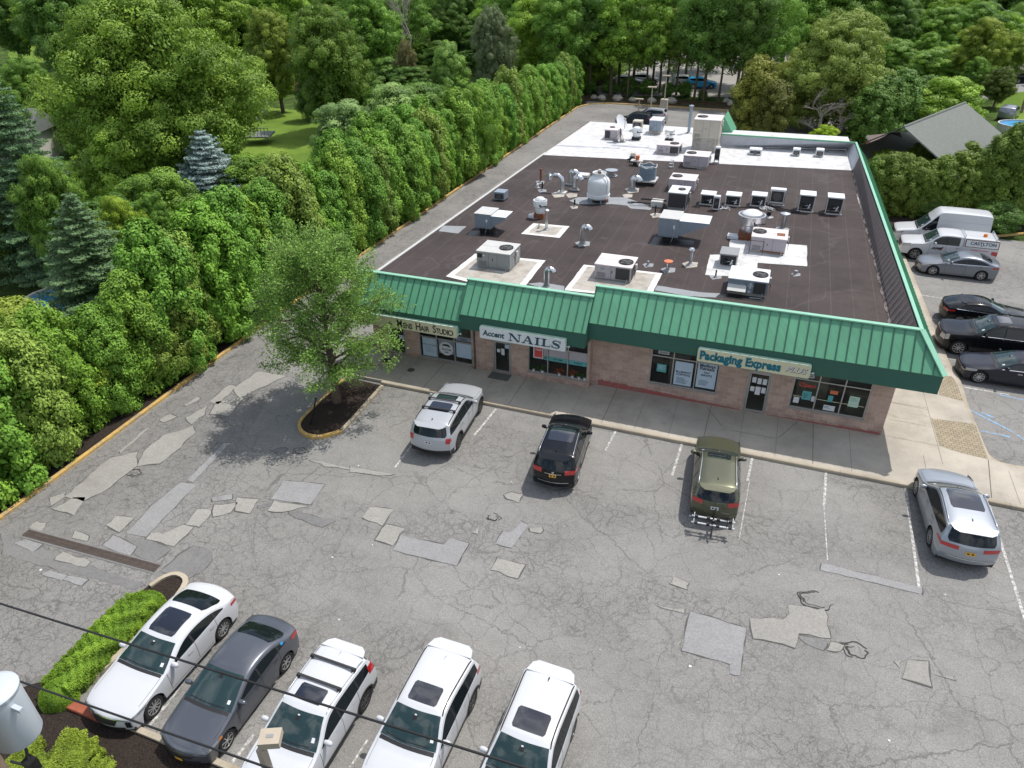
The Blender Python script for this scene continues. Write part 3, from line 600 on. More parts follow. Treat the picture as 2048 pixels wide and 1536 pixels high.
for k in (1, 2, 3):
    s = S[k]; x0, x1, ye, yr, zr, zt, zb = (s[q] for q in ('x0', 'x1', 'ye', 'yr', 'zr', 'zt', 'zb'))
    xr1 = 6.62 if k == 3 else x1
    # fascia with return, soffit
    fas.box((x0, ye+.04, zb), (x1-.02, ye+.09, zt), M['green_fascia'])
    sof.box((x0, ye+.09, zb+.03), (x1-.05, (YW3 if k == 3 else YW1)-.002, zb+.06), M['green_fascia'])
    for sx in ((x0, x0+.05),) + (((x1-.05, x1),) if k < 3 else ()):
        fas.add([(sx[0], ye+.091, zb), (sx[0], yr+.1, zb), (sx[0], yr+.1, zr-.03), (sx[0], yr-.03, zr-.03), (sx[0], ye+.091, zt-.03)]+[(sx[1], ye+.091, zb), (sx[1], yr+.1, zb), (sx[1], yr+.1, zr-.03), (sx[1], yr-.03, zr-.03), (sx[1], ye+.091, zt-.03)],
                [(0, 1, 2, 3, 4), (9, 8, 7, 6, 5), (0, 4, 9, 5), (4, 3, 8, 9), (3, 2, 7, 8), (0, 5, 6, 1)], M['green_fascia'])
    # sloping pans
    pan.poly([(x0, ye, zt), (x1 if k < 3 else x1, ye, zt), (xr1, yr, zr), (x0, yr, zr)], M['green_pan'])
    pan.poly([(x0, ye, zt), (x1, ye, zt), (x1, ye+.05, zt-.05), (x0, ye+.05, zt-.05)], M['green_pan'])
    sp = .405; nx = int((x1-x0)/sp); sl = np.array([0, yr-ye, zr-zt]); n_ = np.array([0, -sl[2], sl[1]]); n_ /= np.linalg.norm(n_)
    for i in range(nx+1):
        xx = x0+.06+i*sp; t1 = 1.0
        if k == 3 and xx > xr1: t1 = max(0, (x1-xx)/(x1-xr1))
        if xx > x1-.03 or t1 < .06: continue
        a = np.array([xx, ye, zt]); b = a+sl*t1; c = (a+b)/2
        pan.obox(c+n_*.026, (.012, 0, 0), (b-a)/2, n_*.026, M['green_fascia'])
    # ridge cap
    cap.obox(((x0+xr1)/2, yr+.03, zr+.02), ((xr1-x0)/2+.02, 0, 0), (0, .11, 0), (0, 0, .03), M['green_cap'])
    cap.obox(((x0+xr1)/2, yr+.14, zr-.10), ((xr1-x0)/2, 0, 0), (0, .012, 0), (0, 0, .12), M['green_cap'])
# right-hand side mansard, running back
c0, c1 = np.array([7.66, 28.62, 4.18]), np.array([6.62, 29.82, 5.5])
d0, d1 = np.array([6.42, 64.4, 4.18]), np.array([5.38, 63.2, 5.5])
pan.poly([c0, d0, d1, c1], M['green_pan'])
L_ = 35.0; nrm = np.array([1.32, 0, 1.04]); nrm /= np.linalg.norm(nrm)
for i in range(84):
    t = (i+.5)/84; a = c0+(d0-c0)*t; b = c1+(d1-c1)*t; pan.obox((a+b)/2+nrm*.03, (b-a)/2, (0, .011, 0), nrm*.03, M['green_pan'])
fas.add([(7.62, 28.66, 3.32), (6.38, 64.4, 3.32), (6.38, 64.4, 4.18), (7.62, 28.66, 4.18), (7.57, 28.7, 3.32), (6.33, 64.4, 3.32)], [(0, 1, 2, 3), (0, 4, 5, 1)], M['green_fascia'])
sof.poly([(7.6, 28.7, 3.36), (6.35, 64.4, 3.36), (5.4, 64.4, 3.36), (6.3, 29.95, 3.36)], M['green_fascia'])
# hip cap and side ridge cap, broad flat metal
def capstrip(a, b, wd, m, thick=.03, side=(0, 0, 1)):
    a, b = np.array(a, float), np.array(b, float); d = (b-a); l = np.linalg.norm(d); d /= l; up = np.array(side, float); sd = np.cross(d, up); sd /= np.linalg.norm(sd); up = np.cross(sd, d)
    cap.obox((a+b)/2+up*thick, d*l/2, sd*wd/2, up*thick, m)
capstrip(c0+(0, 0, .02), c1+(0, 0, .02), .26, M['green_cap'], .025); capstrip(c1, d1, .15, M['green_cap'], .03)
# back parapet and the steep gable at the far corner
bl, br = G(1439, 268, 5.5), np.array([5.38, 63.2, 5.5])
cap.obox((bl+br)/2, (br-bl)/2, (0, .1, 0), (0, 0, .04), M['green_pan'])
fas.build('fascia', B); pan.build('canopy_roof', B); cap.build('ridge_cap', B); sof.build('soffit', B)
# membrane up-stand behind the parapets (inner slopes)
mb = MB(); i0, i1, i2 = G(1792, 648, DZ), G(1722, 388, DZ), G(1690, 300, DZ)
i0 = np.array([6.1-.15, 30.0, DZ+.004]); iB = np.array([dk[1][0]-.02, 58.6, DZ+.02]); iC = G(1692, 299, DZ+.02)
kx = lambda p: p
rB = c1+(d1-c1)*((58.6-29.82)/33.4)
# wavy silvered foot
mb.poly([i0, iB, rB+(-.12, 0, 0), c1+(-.12, .1, 0)], M['lining'])
mb.build('parapet_lining', B)
mb = MB(); mb.poly([iB, iC, d1+(-.12, 0, 0), rB+(-.12, 0, 0)], M['silver_coat'])
fl = G(1440, 292, DZ+.02); mb.poly([fl, iC, d1+(-.1, -.1, 0), bl+(0, -.1, 0)], M['silver_coat']); mb.build('parapet_lining', B)
mb = MB(); pts = []
for k in range(60):
    t = k/59; p = i0+(iB-i0)*t; pts.append((p, .07+.05*math.sin(k*1.7)+rnd.uniform(-.02, .03)))
for (p, a), (q, b) in zip(pts, pts[1:]): mb.poly([p+(-a, 0, .012), q+(-b, 0, .012), q+(.05, 0, .07), p+(.05, 0, .07)], M['seam'] if 'seam' in M else M['pad_old'])
mb.mats = [mat('flashing_grey', (.15, .13, .12), .8, var=.2)]
# stripes climbing the lining
sm = mat('seam_light', (.21, .17, .155), .8)
for k in range(46):
    t = (k+.5)/46; a = i0+(iB-i0)*t; b = c1+(rB-c1)*t+(-.12, 0, 0); e = (b-a)
    b2 = a+e*.96+np.array([0, .55, 0]); mb.add([a+(-.07, 0, .05), a+(-.07, .08, .05), b2+(-.09, .08, .05), b2+(-.09, 0, .05)], [(0, 1, 2, 3)], sm)
mb.build('flashing', B)
# far green gable
mb = MB(); P0, P1, P2 = G(1435, 262, 5.0), G(1455, 234, 7.2), G(1470, 268, 5.0)
P0 = PY(1429, 264, 68.5); P1 = PY(1449, 234, 68.5); P2 = PY(1467, 270, 68.5)
mb.add([P0, P1, P2, P0+(0, 3, 0), P1+(0, 3, 0), P2+(0, 3, 0)], [(0, 2, 1), (0, 1, 4, 3), (1, 2, 5, 4), (3, 4, 5)], M['green_pan'])
mb.obox((P0+P1)/2+(-.05, -.05, .05), (P1-P0)/2, (0, .12, 0), (-.06, 0, .03), M['green_cap']); mb.build('gable', B)
mb = MB()
for (x_, y_), (x2_, y2_), w_ in (((1112, 291), (1240, 297), .35), ((1225, 291), (1300, 296), .5), ((1300, 298), (1405, 304), .4), ((1150, 303), (1290, 309), .12), ((1210, 303), (1232, 290), .1), ((1470, 300), (1466, 318), .06), ((1540, 304), (1538, 322), .06), ((1610, 308), (1610, 327), .06)):
    a_, b_ = G(x_, y_, DZ+.02), G(x2_, y2_, DZ+.02); n_ = int(max(4, np.linalg.norm(b_-a_)/.4)); pts = [a_+(b_-a_)*k/n_+np.array([rnd.uniform(-.06, .06), rnd.uniform(-.06, .06), -w_*.22]) for k in range(n_+1)]; mb.tube(pts, [w_*rnd.uniform(.3, .45) for _ in pts], M['silver_coat'] if w_ > .3 else M['white_roof'], 8)
mb.build('membrane_fold', B)
# silvery coating, sheet patches, pads and painted unit shadows on the roof
def roofpad(pts, m, z, inner=None, m2=None, nm='roof_patch_and_shadow'):
    q = rough([tuple(G(x, y, DZ)[:2]) for x, y in pts], .015); mb = MB(); mb.poly([(p[0], p[1], DZ+z) for p in q], M[m])
    if inner:
        c = sum(q)/len(q); mb.poly([(*(c+(p-c)*inner), DZ+z+.004) for p in q], M[m2])
    return mb.build(nm, B)
C8 = lambda *p: crop(860, 360, .2441, p); C12 = lambda *p: crop(1260, 360, .2441, p); C10 = lambda *p: crop(1000, 180, .1953, p); C13 = lambda *p: crop(1300, 180, .2441, p)
roofpad(C8((130, 792), (370, 605), (945, 660), (770, 885), (330, 840)), 'pad_white', .012, .84, 'pad_old')
roofpad(C8((1100, 905), (1260, 695), (1905, 765), (1820, 930), (1400, 935)), 'pad_white', .012, .86, 'pad_old')
roofpad(C8((745, 442), (845, 355), (1145, 380), (1060, 475)), 'pad_white', .012, .72, 'pad_old')
roofpad(C12((820, 490), (1450, 538), (1450, 708), (1045, 680), (1035, 800), (615, 780), (655, 615), (805, 610)), 'white_roof', .014)
roofpad(C8((70, 420), (110, 375), (300, 380), (230, 440)), 'puddle_coat', .010)
roofpad(C10((710, 1135), (800, 1100), (1280, 1100), (1420, 1150), (1560, 1205), (1540, 1230), (1340, 1215), (1300, 1185), (1150, 1170), (800, 1170)), 'puddle_coat', .010)
roofpad(C12((225, 865), (350, 885), (560, 920), (740, 930), (700, 965), (450, 950), (200, 905)), 'puddle_coat', .010)
roofpad(C8((800, 850), (900, 840), (1100, 870), (1100, 905), (950, 895)), 'puddle_coat', .010)
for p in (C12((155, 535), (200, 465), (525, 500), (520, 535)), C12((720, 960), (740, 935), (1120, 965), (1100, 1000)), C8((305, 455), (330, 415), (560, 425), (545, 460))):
    roofpad(p, 'black', .008)  # black sheets painted as the cast shadows of three units
roofpad(C12((1855, 120), (1885, 120), (1925, 265), (1900, 250), (1870, 190)), 'pad_old', .02)
roofpad(C13((650, 800), (690, 725), (930, 740), (940, 820), (880, 850), (640, 840)), 'membrane', .01)
for cx_, cy_, r in ((1116, 390, 14), (1084, 382, 9), (1143, 391, 12), (1222, 352, 9), (1264, 381, 14), (1165, 488, 15), (1094, 574, 16), (1380, 530, 16), (1336, 541, 15), (1296, 531, 11), (1431, 554, 13), (1592, 550, 9), (1565, 459, 10), (1148, 415, 8), (1080, 365, 9), (1312, 431, 12), (1075, 432, 17), (1255, 392, 10), (1490, 480, 20)):
    roofpad([(cx_-r, cy_-r*.2), (cx_-r*.2, cy_-r*.42), (cx_+r, cy_-r*.3), (cx_+r*.9, cy_+r*.25), (cx_-r*.5, cy_+r*.42)], 'puddle_coat' if r % 2 else 'pad_old', .0095)
# ---------------------------------------------------------------- windows and doors
def frame(name, x0, x1, z0, z1, Y, nv, tz=None, m='alu_frame', t=.055):
    mb = MB(); yf = Y+.02; yb = Y+.09
    mb.box((x0, yf, z0), (x1, yb, z0+t), M[m]); mb.box((x0, yf, z0+t), (x0+t, yb, z1), M[m]); mb.box((x1-t, yf, z0+t), (x1, yb, z1), M[m])
    for i in range(1, nv):
        xx = x0+(x1-x0)*i/nv; mb.box((xx-t/2, yf, z0+t), (xx+t/2, yb, z1), M[m])
    if tz:
        for i in range(nv):
            a, b = x0+(x1-x0)*i/nv, x0+(x1-x0)*(i+1)/nv
            mb.box((a+(t if i == 0 else t/2), yf+.002, tz-t/2), (b-(t if i == nv-1 else t/2), yb-.002, tz+t/2), M[m])
    mb.box((x0-.03, Y-.05, z0-.045), (x1+.03, Y+.02, z0-.002), M[m])
    fo = mb.build(name, B)
    return fo
def sub(mb, name, par):
    mb.v = [tuple(np.array(v)-np.array(B.location)) for v in mb.v]; o = mb.build(name, par, world=False); return o
def pane(par, x0, x1, z0, z1, Y):
    m = MB(); m.poly([(x0, Y+.1, z0), (x1, Y+.1, z0), (x1, Y+.1, z1), (x0, Y+.1, z1)], M['glass']); sub(m, 'pane', par)
UX, UZ = (1, 0, 0), (0, 0, 1)
def poster(par, x0, x1, z0, z1, Y, m='paper', lines=(), name='poster'):
    mb = MB(); mb.box((x0, Y+.085, z0), (x1, Y+.095, z1), M[m])
    for t, s, fx, fz, mm, bold, kw in lines:
        merge(mb, text_mb(t, s, M[mm], (x0+(x1-x0)*fx, Y+.083, z0+(z1-z0)*fz), UX, UZ, .004, bold, **kw))
    sub(mb, name, par)
def scribble(par, x0, x1, z0, z1, Y, m='ink'):
    mb = MB(); z = z1
    while z > z0: mb.box((x0, Y+.079, z), (x0+(x1-x0)*rnd.uniform(.5, 1), Y+.0845, z+.012), M[m]); z -= .05
    sub(mb, 'print', par)
w3a = frame('window', *W3a[:3], 3.05, YW3, 3, W3a[3]); pane(w3a, W3a[0], W3a[1], W3a[2], 3.05, YW3)
w3b = frame('window', *W3b[:3], 3.05, YW3, 3, W3b[3]); pane(w3b, W3b[0], W3b[1], W3b[2], 3.05, YW3)
w2 = frame('window', *W2[:3], 3.0, YW1, 3, W2[3]); pane(w2, W2[0], W2[1], W2[2], 3.0, YW1)
w1 = frame('window', *W1[:3], 3.0, YW1, 3, W1[3]); pane(w1, W1[0], W1[1], W1[2], 3.0, YW1)
def fx(W, a): return W[0]+(W[1]-W[0])*a
def fz(W, a): return W[2]+(W[3]-W[2])*a
# right-hand unit, left window
poster(w3a, fx(W3a, .365), fx(W3a, .625), fz(W3a, .06), fz(W3a, .9), YW3, 'paper_blue', [('BLUEPRINT', .15, .5, .56, 'ink', .004, dict(sx=.95)), ('COPYING', .15, .5, .45, 'ink', .004, {})])
scribble(w3a, fx(W3a, .40), fx(W3a, .58), fz(W3a, .12), fz(W3a, .33), YW3)
poster(w3a, fx(W3a, .69), fx(W3a, .965), fz(W3a, .10), fz(W3a, .98), YW3, 'paper_blue', [('Mailbox', .23, .5, .9, 'ink', .006, {}), ('Rentals', .23, .5, .78, 'ink', .006, {}), ('FAX', .14, .5, .62, 'ink', .004, {}), ('SERVICE', .14, .5, .51, 'ink', .004, {})])
scribble(w3a, fx(W3a, .73), fx(W3a, .92), fz(W3a, .17), fz(W3a, .36), YW3)
poster(w3a, fx(W3a, .10), fx(W3a, .24), fz(W3a, .42), fz(W3a, .70), YW3, 'teal'); scribble(w3a, fx(W3a, .12), fx(W3a, .22), fz(W3a, .48), fz(W3a, .64), YW3, 'paper')
poster(w3a, fx(W3a, .73), fx(W3a, .93), W3a[3]+.06, W3a[3]+.22, YW3, 'paper_blue')
# right window
mb = text_mb('Open', .30, M['red'], (fx(W3b, .18), YW3+.08, fz(W3b, .80)), UX, UZ, .01, .004, .3); sub(mb, 'lettering', w3b)
poster(w3b, fx(W3b, .15), fx(W3b, .27), fz(W3b, .30), fz(W3b, .60), YW3, 'teal'); scribble(w3b, fx(W3b, .17), fx(W3b, .24), fz(W3b, .36), fz(W3b, .50), YW3)
poster(w3b, fx(W3b, .05), fx(W3b, .125), fz(W3b, .14), fz(W3b, .34), YW3); poster(w3b, fx(W3b, .28), fx(W3b, .345), fz(W3b, .28), fz(W3b, .46), YW3)
poster(w3b, fx(W3b, .46), fx(W3b, .61), fz(W3b, .06), fz(W3b, .24), YW3, 'paper'); scribble(w3b, fx(W3b, .47), fx(W3b, .56), fz(W3b, .12), fz(W3b, .2), YW3, 'sign_teal')
poster(w3b, fx(W3b, .49), fx(W3b, .555), fz(W3b, .36), fz(W3b, .58), YW3, 'teal'); poster(w3b, fx(W3b, .50), fx(W3b, .60), fz(W3b, .64), fz(W3b, .76), YW3, 'orange')
poster(w3b, fx(W3b, .76), fx(W3b, .89), fz(W3b, .32), fz(W3b, .68), YW3, 'sign_edge'); scribble(w3b, fx(W3b, .775), fx(W3b, .88), fz(W3b, .5), fz(W3b, .62), YW3, 'teal')
for W_, par, a, b in ((W3a, w3a, .10, .26), (W3b, w3b, .06, .25)):
    mb = MB(); mb.box((fx(W_, a), YW3+.075, W_[3]+.10), (fx(W_, b), YW3+.088, W_[3]+.26), M['paper']); mb.box((fx(W_, a)+.03, YW3+.068, W_[3]+.13), (fx(W_, b)-.03, YW3+.0745, W_[3]+.23), M['cab_grey']); sub(mb, 'poster', par)
mb = MB()
mb.obox(((W3b[0]+W3b[1])/2, YW3+.097, fz(W3b, .38)), ((W3b[1]-W3b[0])*.47, 0, -.0), (0, .002, 0), (0, 0, .014), M['sign_cream']); sub(mb, 'shelf_edge', w3b)
# nail salon window
poster(w2, fx(W2, .08), fx(W2, .25), fz(W2, .52), fz(W2, .96), YW1, 'paper', [('Nails', .17, .5, .82, 'paper', .003, dict(shear=.2))])
mb = MB(); mb.box((fx(W2, .10), YW1+.078, fz(W2, .56)), (fx(W2, .235), YW1+.084, fz(W2, .94)), M['red']); merge(mb, text_mb('Nails', .16, M['paper'], (fx(W2, .168), YW1+.075, fz(W2, .85)), UX, UZ, .004, .003, .2))
sub(mb, 'poster', w2)
for a, b, t in ((.26, .325, 'TE'), (.345, .655, 'UV GEL'), (.68, .985, 'NAILS')):
    poster(w2, fx(W2, a), fx(W2, b), fz(W2, .50), fz(W2, .66), YW1, 'teal', [(t, .13, .5, .5, 'ink', .003, dict(sx=1.2))])
    mb = MB(); mb.box((fx(W2, a), YW1+.086, fz(W2, .665)), (fx(W2, b), YW1+.094, fz(W2, .97)), M['salon']if 'salon' in M else M['cab_pink']); sub(mb, 'poster', w2)
# barber window
poster(w1, fx(W1, .05), fx(W1, .315), fz(W1, .06), fz(W1, .93), YW1, 'paper_blue', [('WE MOVED', .15, .5, .62, 'sign_teal', .0, {})]); scribble(w1, fx(W1, .10), fx(W1, .27), fz(W1, .25), fz(W1, .5), YW1, 'cab_blue')
mb = MB(); c = (fx(W1, .50), fz(W1, .55)); r = .40
mb.add([(c[0]+r*math.cos(t), YW1+.084, c[1]+r*math.sin(t)) for t in np.linspace(0, 6.283, 33)[:-1]], [tuple(range(32))], M['paper'])
hair = [(-.20, .10), (-.22, .20), (-.16, .26), (-.05, .28), (.08, .27), (.18, .25), (.22, .17), (.20, .08), (.16, .13), (.05, .15), (-.08, .16), (-.15, .17)]
mb.poly([(c[0]+a, YW1+.079, c[1]+b) for a, b in hair], M['ink'])
mb.poly([(c[0]+a, YW1+.079, c[1]+b) for a, b in [(-.14, -.22), (-.06, -.17), (0, -.19), (.06, -.17), (.14, -.22), (.05, -.235), (0, -.22), (-.05, -.235)]], M['ink'])
merge(mb, text_mb('YaraCuts', .17, M['ink'], (c[0], YW1+.078, c[1]-.04), UX, UZ, .004, .003, .35, .9)); sub(mb, 'logo', w1)
mb = MB(); mb.box((fx(W1, .69), YW1+.086, fz(W1, .25)), (fx(W1, .97), YW1+.094, fz(W1, .93)), M['curtain'] if 'curtain' in M else M['paper_blue']); mb.box((fx(W1, .36), YW1+.088, fz(W1, .30)), (fx(W1, .64), YW1+.094, fz(W1, .97)), M['cab_blue'])
mb.box((fx(W1, .69), YW1+.086, W1[3]+.05), (fx(W1, .97), YW1+.094, W1[3]+.3), M['cab_blue']); merge(mb, text_mb('DIO', .2, M['ink'], (fx(W1, .84), YW1+.08, W1[3]+.15), UX, UZ, .004)); sub(mb, 'curtain', w1)
# doors
def door(D, Y, papers):
    x0, x1, z0, z1 = D; mb = MB(); t = .06
    mb.box((x0, Y+.015, z0), (x0+t, Y+.1, 3.04 if Y == YW3 else 2.99), M['alu_frame']); mb.box((x1-t, Y+.015, z0), (x1, Y+.1, 3.04 if Y == YW3 else 2.99), M['alu_frame']); mb.box((x0+t, Y+.016, z1-.02), (x1-t, Y+.1, z1+.05), M['alu_frame'])
    d = mb.build('door', B); pane(d, x0, x1, z0, 3.0, Y)
    m2 = MB(); a, b = x0+t+.01, x1-t-.01
    m2.box((a, Y+.04, z0+.01), (a+.07, Y+.085, z1-.03), M['alu_frame']); m2.box((b-.07, Y+.04, z0+.01), (b, Y+.085, z1-.03), M['alu_frame']); m2.box((a+.07, Y+.041, z0+.01), (b-.07, Y+.085, z0+.11), M['alu_frame']); m2.box((a+.07, Y+.041, z1-.12), (b-.07, Y+.085, z1-.03), M['alu_frame'])
    sub(m2, 'door_leaf', d)
    m3 = MB(); m3.tube([(b-.1, Y+.02, z0+.9), (b-.1, Y-.03, z0+.9), (b-.1, Y-.03, z0+1.2), (b-.1, Y+.02, z0+1.2)], .012, M['galv'], 6); sub(m3, 'handle', d)
    m4 = MB()
    for u, v, wu, hv, mm in papers: m4.box((a+(b-a)*u, Y+.085, z0+(z1-z0)*v), (a+(b-a)*(u+wu), Y+.095, z0+(z1-z0)*(v+hv)), M[mm])
    if papers: sub(m4, 'notice', d)
    return d
d3 = door(D3, YW3, [(.15, .72, .2, .13, 'paper'), (.41, .70, .2, .14, 'paper'), (.67, .70, .2, .14, 'paper'), (.13, .50, .2, .12, 'paper'), (.38, .43, .25, .2, 'paper'), (.68, .49, .2, .14, 'paper')])
mb = text_mb('OPEN', .16, mat('blue_print', (.06, .18, .42), .6), (avg(D3[0], D3[1]), YW3+.08, D3[3]+.17), UX, UZ, .004, .002); sub(mb, 'lettering', d3)
door(D2, YW1, [(.15, .62, .2, .10, 'paper'), (.42, .55, .2, .2, 'paper'), (.65, .78, .3, .12, 'paper_blue'), (.62, .40, .3, .42, 'mulch_tan' if 'mulch_tan' in M else 'sign_cream')][:3])
door(D1, YW1, [(.6, .5, .3, .13, 'paper')])
mb = MB(); c = G(822, 740, .152); mb.lathe([(0, .003), (.19, .003), (.2, 0)][::-1], (c[0], c[1], .153), M['iron'], 20); tag(mb.build('utility_cover'), 'round dark iron cover set in the sidewalk before the barber window', 'cover')
mb = MB(); mb.box((D2[0]-.05, YW1-.72, .153), (D2[1]+.05, YW1-.08, .17), M['tile']); tag(mb.build('door_mat'), 'dark grey door mat outside the nail salon door', 'mat')
# ---------------------------------------------------------------- shop signs
def rsign(name, label, x0, x1, z0, z1, y, m, rad=.12, tilt=0.0):
    t = thing(name, label, 'sign', ((x0+x1)/2, y, (z0+z1)/2)); cs = []
    for cx, cz, a0 in ((x1-rad, z1-rad, 0), (x0+rad, z1-rad, 90), (x0+rad, z0+rad, 180), (x1-rad, z0+rad, 270)):
        for k in range(5): a = R_(a0+k*22.5); cs.append((cx+rad*math.cos(a), cz+rad*math.sin(a)))
    n = len(cs); mb = MB(); d = .2
    mb.add([(p[0], y-d, p[1]) for p in cs]+[(p[0], y, p[1]) for p in cs], [(k, (k+1) % n, n+(k+1) % n, n+k) for k in range(n)]+[tuple(range(n, 2*n))], M['sign_edge'])
    mb.build('cabinet', t, bevel=.0)
    m2 = MB(); cx, cz = (x0+x1)/2, (z0+z1)/2; q = [(cx+(p[0]-cx)*.992, cz+(p[1]-cz)*.95) for p in cs]
    m2.poly([(p[0], y-d-.004, p[1]) for p in reversed(q)], M[m]); m2.poly([(p[0], y-d, p[1]) for p in reversed(cs)], M['sign_edge']); m2.build('face', t)
    m3 = MB(); m3.tube([(x1-.02, y-.1, z0+.35*(z1-z0)), (x1+.12, y-.06, z0+.35*(z1-z0)), (x1+.12, y-.01, z0+.3*(z1-z0))], .018, M['galv'], 6); m3.lathe([(.0, -.03), (.05, -.03), (.05, .03), (0, .03)], (x1+.12, y-.05, z0+.35*(z1-z0)), M['porcelain'], 8); m3.build('conduit', t)
    return t, y-d-.012
def T(t, txt, size, m, x, z, y, name='lettering', **kw): text_mb(txt, size, m, (x, y, z), UX, UZ, .012, **kw).build(name, t)
s3 = S[3]; yS = s3['ye']+.03
a, b = PY(1398, 686, yS-.2), PY(1621, 745, yS-.2)
zt_ = PY(1404, 688, yS-.2)[2]; zb_ = PY(1400, 712, yS-.2)[2]
pk, yy = rsign('shop_sign', 'long cream sign with teal Packaging Express lettering on the green fascia', a[0], b[0], s3['zb']-.12, s3['zb']+.52, yS, 'sign_cream', .09)
wS = b[0]-a[0]; cz = s3['zb']+.20
T(pk, 'Packaging Express', .56, M['sign_teal'], a[0]+wS*.385, cz, yy, bold=.028, sx=.80, space=1.04)
T(pk, 'PLUS', .36, M['ink'], a[0]+wS*.875, cz-.02, yy+.004, bold=.010, shear=.35, sx=1.05); T(pk, 'PLUS', .36, M['paper'], a[0]+wS*.872, cz-.005, yy-.008, bold=.0, shear=.35, sx=1.05)
s2 = S[2]; yS = s2['ye']+.03; a, b = PY(959, 660, yS-.2), PY(1131, 690, yS-.2)
nl, yy = rsign('shop_sign', 'white Accent Nails sign with dark teal letters above the salon door', a[0], b[0], s2['zb']-.22, s2['zb']+.42, yS, 'sign_white', .06)
wS = b[0]-a[0]; cz = s2['zb']+.10; dt = mat('sign_ink', (.012, .07, .085), .5)
T(nl, 'Accent', .40, dt, a[0]+wS*.165, cz-.01, yy, bold=.012, shear=.12, sx=.95)
def serif_word(x0, z0, h, wds, y, m, par):
    """wide slab letters N A I L S drawn as strokes"""
    mb = MB(); x = x0; th, tn = .28*h, .085*h; sl = .18
    def P(pts):
        k = len(pts); q = [(x+px*wd+sl*pz*h*.35, y, z0+pz*h) for px, pz in pts]; q2 = [(a_, y+.02, c_) for a_, b_, c_ in q]
        mb.add(q+q2, [tuple(range(k)), tuple(reversed(range(k, 2*k)))]+[(i, (i+1) % k, k+(i+1) % k, k+i) for i in range(k)], m)
    for ch, wd in wds:
        r = th/wd; s_ = tn/wd; sf = tn/h
        bar = lambda a, b, z: P([(a, z), (b, z), (b, z+sf), (a, z+sf)])
        if ch == 'N':
            P([(.12, 0), (.12+s_, 0), (.12+s_, 1), (.12, 1)]); P([(.82, .0), (.82+s_, 0), (.82+s_, 1), (.82, 1)]); P([(.05, 1), (.05+r*1.15, 1), (.82+s_, 0), (.82+s_-r*1.0, 0)]); bar(0, .3, 0); bar(.68, 1, 1-sf); bar(-.02, .25, 1-sf)
        if ch == 'A':
            P([(.10, 0), (.10+s_, 0), (.50+s_, .96), (.46, .96)]); P([(.42, 1), (.42+r*.9, 1), (.92, 0), (.92-r, 0)]); bar(.25, .7, .3); bar(0, .3, 0); bar(.6, 1, 0)
        if ch == 'I': P([(.5-r/2, 0), (.5+r/2, 0), (.5+r/2, 1), (.5-r/2, 1)]); bar(.1, .9, 0); bar(.1, .9, 1-sf)
        if ch == 'L': P([(.2, 0), (.2+r, 0), (.2+r, 1), (.2, 1)]); bar(.02, .95, 0); bar(.02, .55, 1-sf); P([(.95-s_, 0), (.95, 0), (.99, .34), (.95, .34)])
        if ch == 'S':
            pts = [(.86, .80), (.74, .93), (.5, .98), (.24, .92), (.16, .74), (.30, .58), (.52, .5), (.76, .40), (.84, .24), (.74, .08), (.5, .02), (.26, .06), (.12, .20)]
            ws = [.3, .5, .45, .7, 1, 1.3, 1.5, 1.3, 1, .7, .45, .5, .3]; q = [np.array(p) for p in pts]; A_, B_ = [], []
            for i, p in enumerate(q):
                d = q[min(i+1, len(q)-1)]-q[max(i-1, 0)]; d = np.array([d[0]*wd, d[1]*h]); d /= np.linalg.norm(d); n_ = np.array([-d[1]/wd, d[0]/h])*ws[i]*th*.36; A_.append(p+n_); B_.append(p-n_)
            for i in range(len(q)-1): P([A_[i], A_[i+1], B_[i+1], B_[i]])
            P([(.86, .62), (.93, .62), (.93, .98), (.86, .98)]); P([(.06, .02), (.13, .02), (.13, .36), (.06, .36)])
        x += wd*1.06
    mb.build('lettering', par)
LW = wS*.625; u = LW/5.35
serif_word(a[0]+wS*.345, cz-.20, .40, [('N', u*1.25), ('A', u*1.15), ('I', u*.62), ('L', u*.95), ('S', u*.95)], yy-.012, dt, nl)
s1 = S[1]; yS = s1['ye']+.03; b = PY(914, 668, yS-.2); x0 = -19.2
mh, yy = rsign('shop_sign', 'pale yellow Mens Hair Studio sign half hidden by the tree', x0, b[0], s1['zb']-.10, s1['zb']+.50, yS, 'sign_cream', .10)
cz = s1['zb']+.19; xa, xb = PY(792, 640, yS-.2)[0], PY(905, 660, yS-.2)[0]; wd = xb-xa
def smallcaps(par, x0, words, H, h, m, y, cz, tot):
    # big first letters, small capitals after, thin art-deco strokes
    items = [(c, H if i == 0 else h) for wd_ in words for i, c in enumerate(wd_)]; adv = []
    cw = {'M': .86, 'I': .30, 'E': .56, 'N': .66, 'S': .54, 'H': .66, 'A': .62, 'R': .58, 'T': .52, 'U': .62, 'D': .66, 'O': .74}
    tw = sum(cw[c]*s for c, s in items)+.40*H*(len(words)-1); k = tot/tw; x = x0
    for wi, wd_ in enumerate(words):
        for i, c in enumerate(wd_):
            s = H if i == 0 else h; text_mb(c, s*1.38, m, (x+cw[c]*s*k/2, y, cz-H/2+s/2), UX, UZ, .012, .006, 0, .72*k if c not in 'O' else .9*k).build('lettering', par); x += cw[c]*s*k
        x += .40*H*k
smallcaps(mh, xa, ['MENS', 'HAIR', 'STUDIO'], .42, .30, M['ink'], yy, cz, wd)
T(mh, '&', .3, M['ink'], xa-.35, cz-.05, yy)
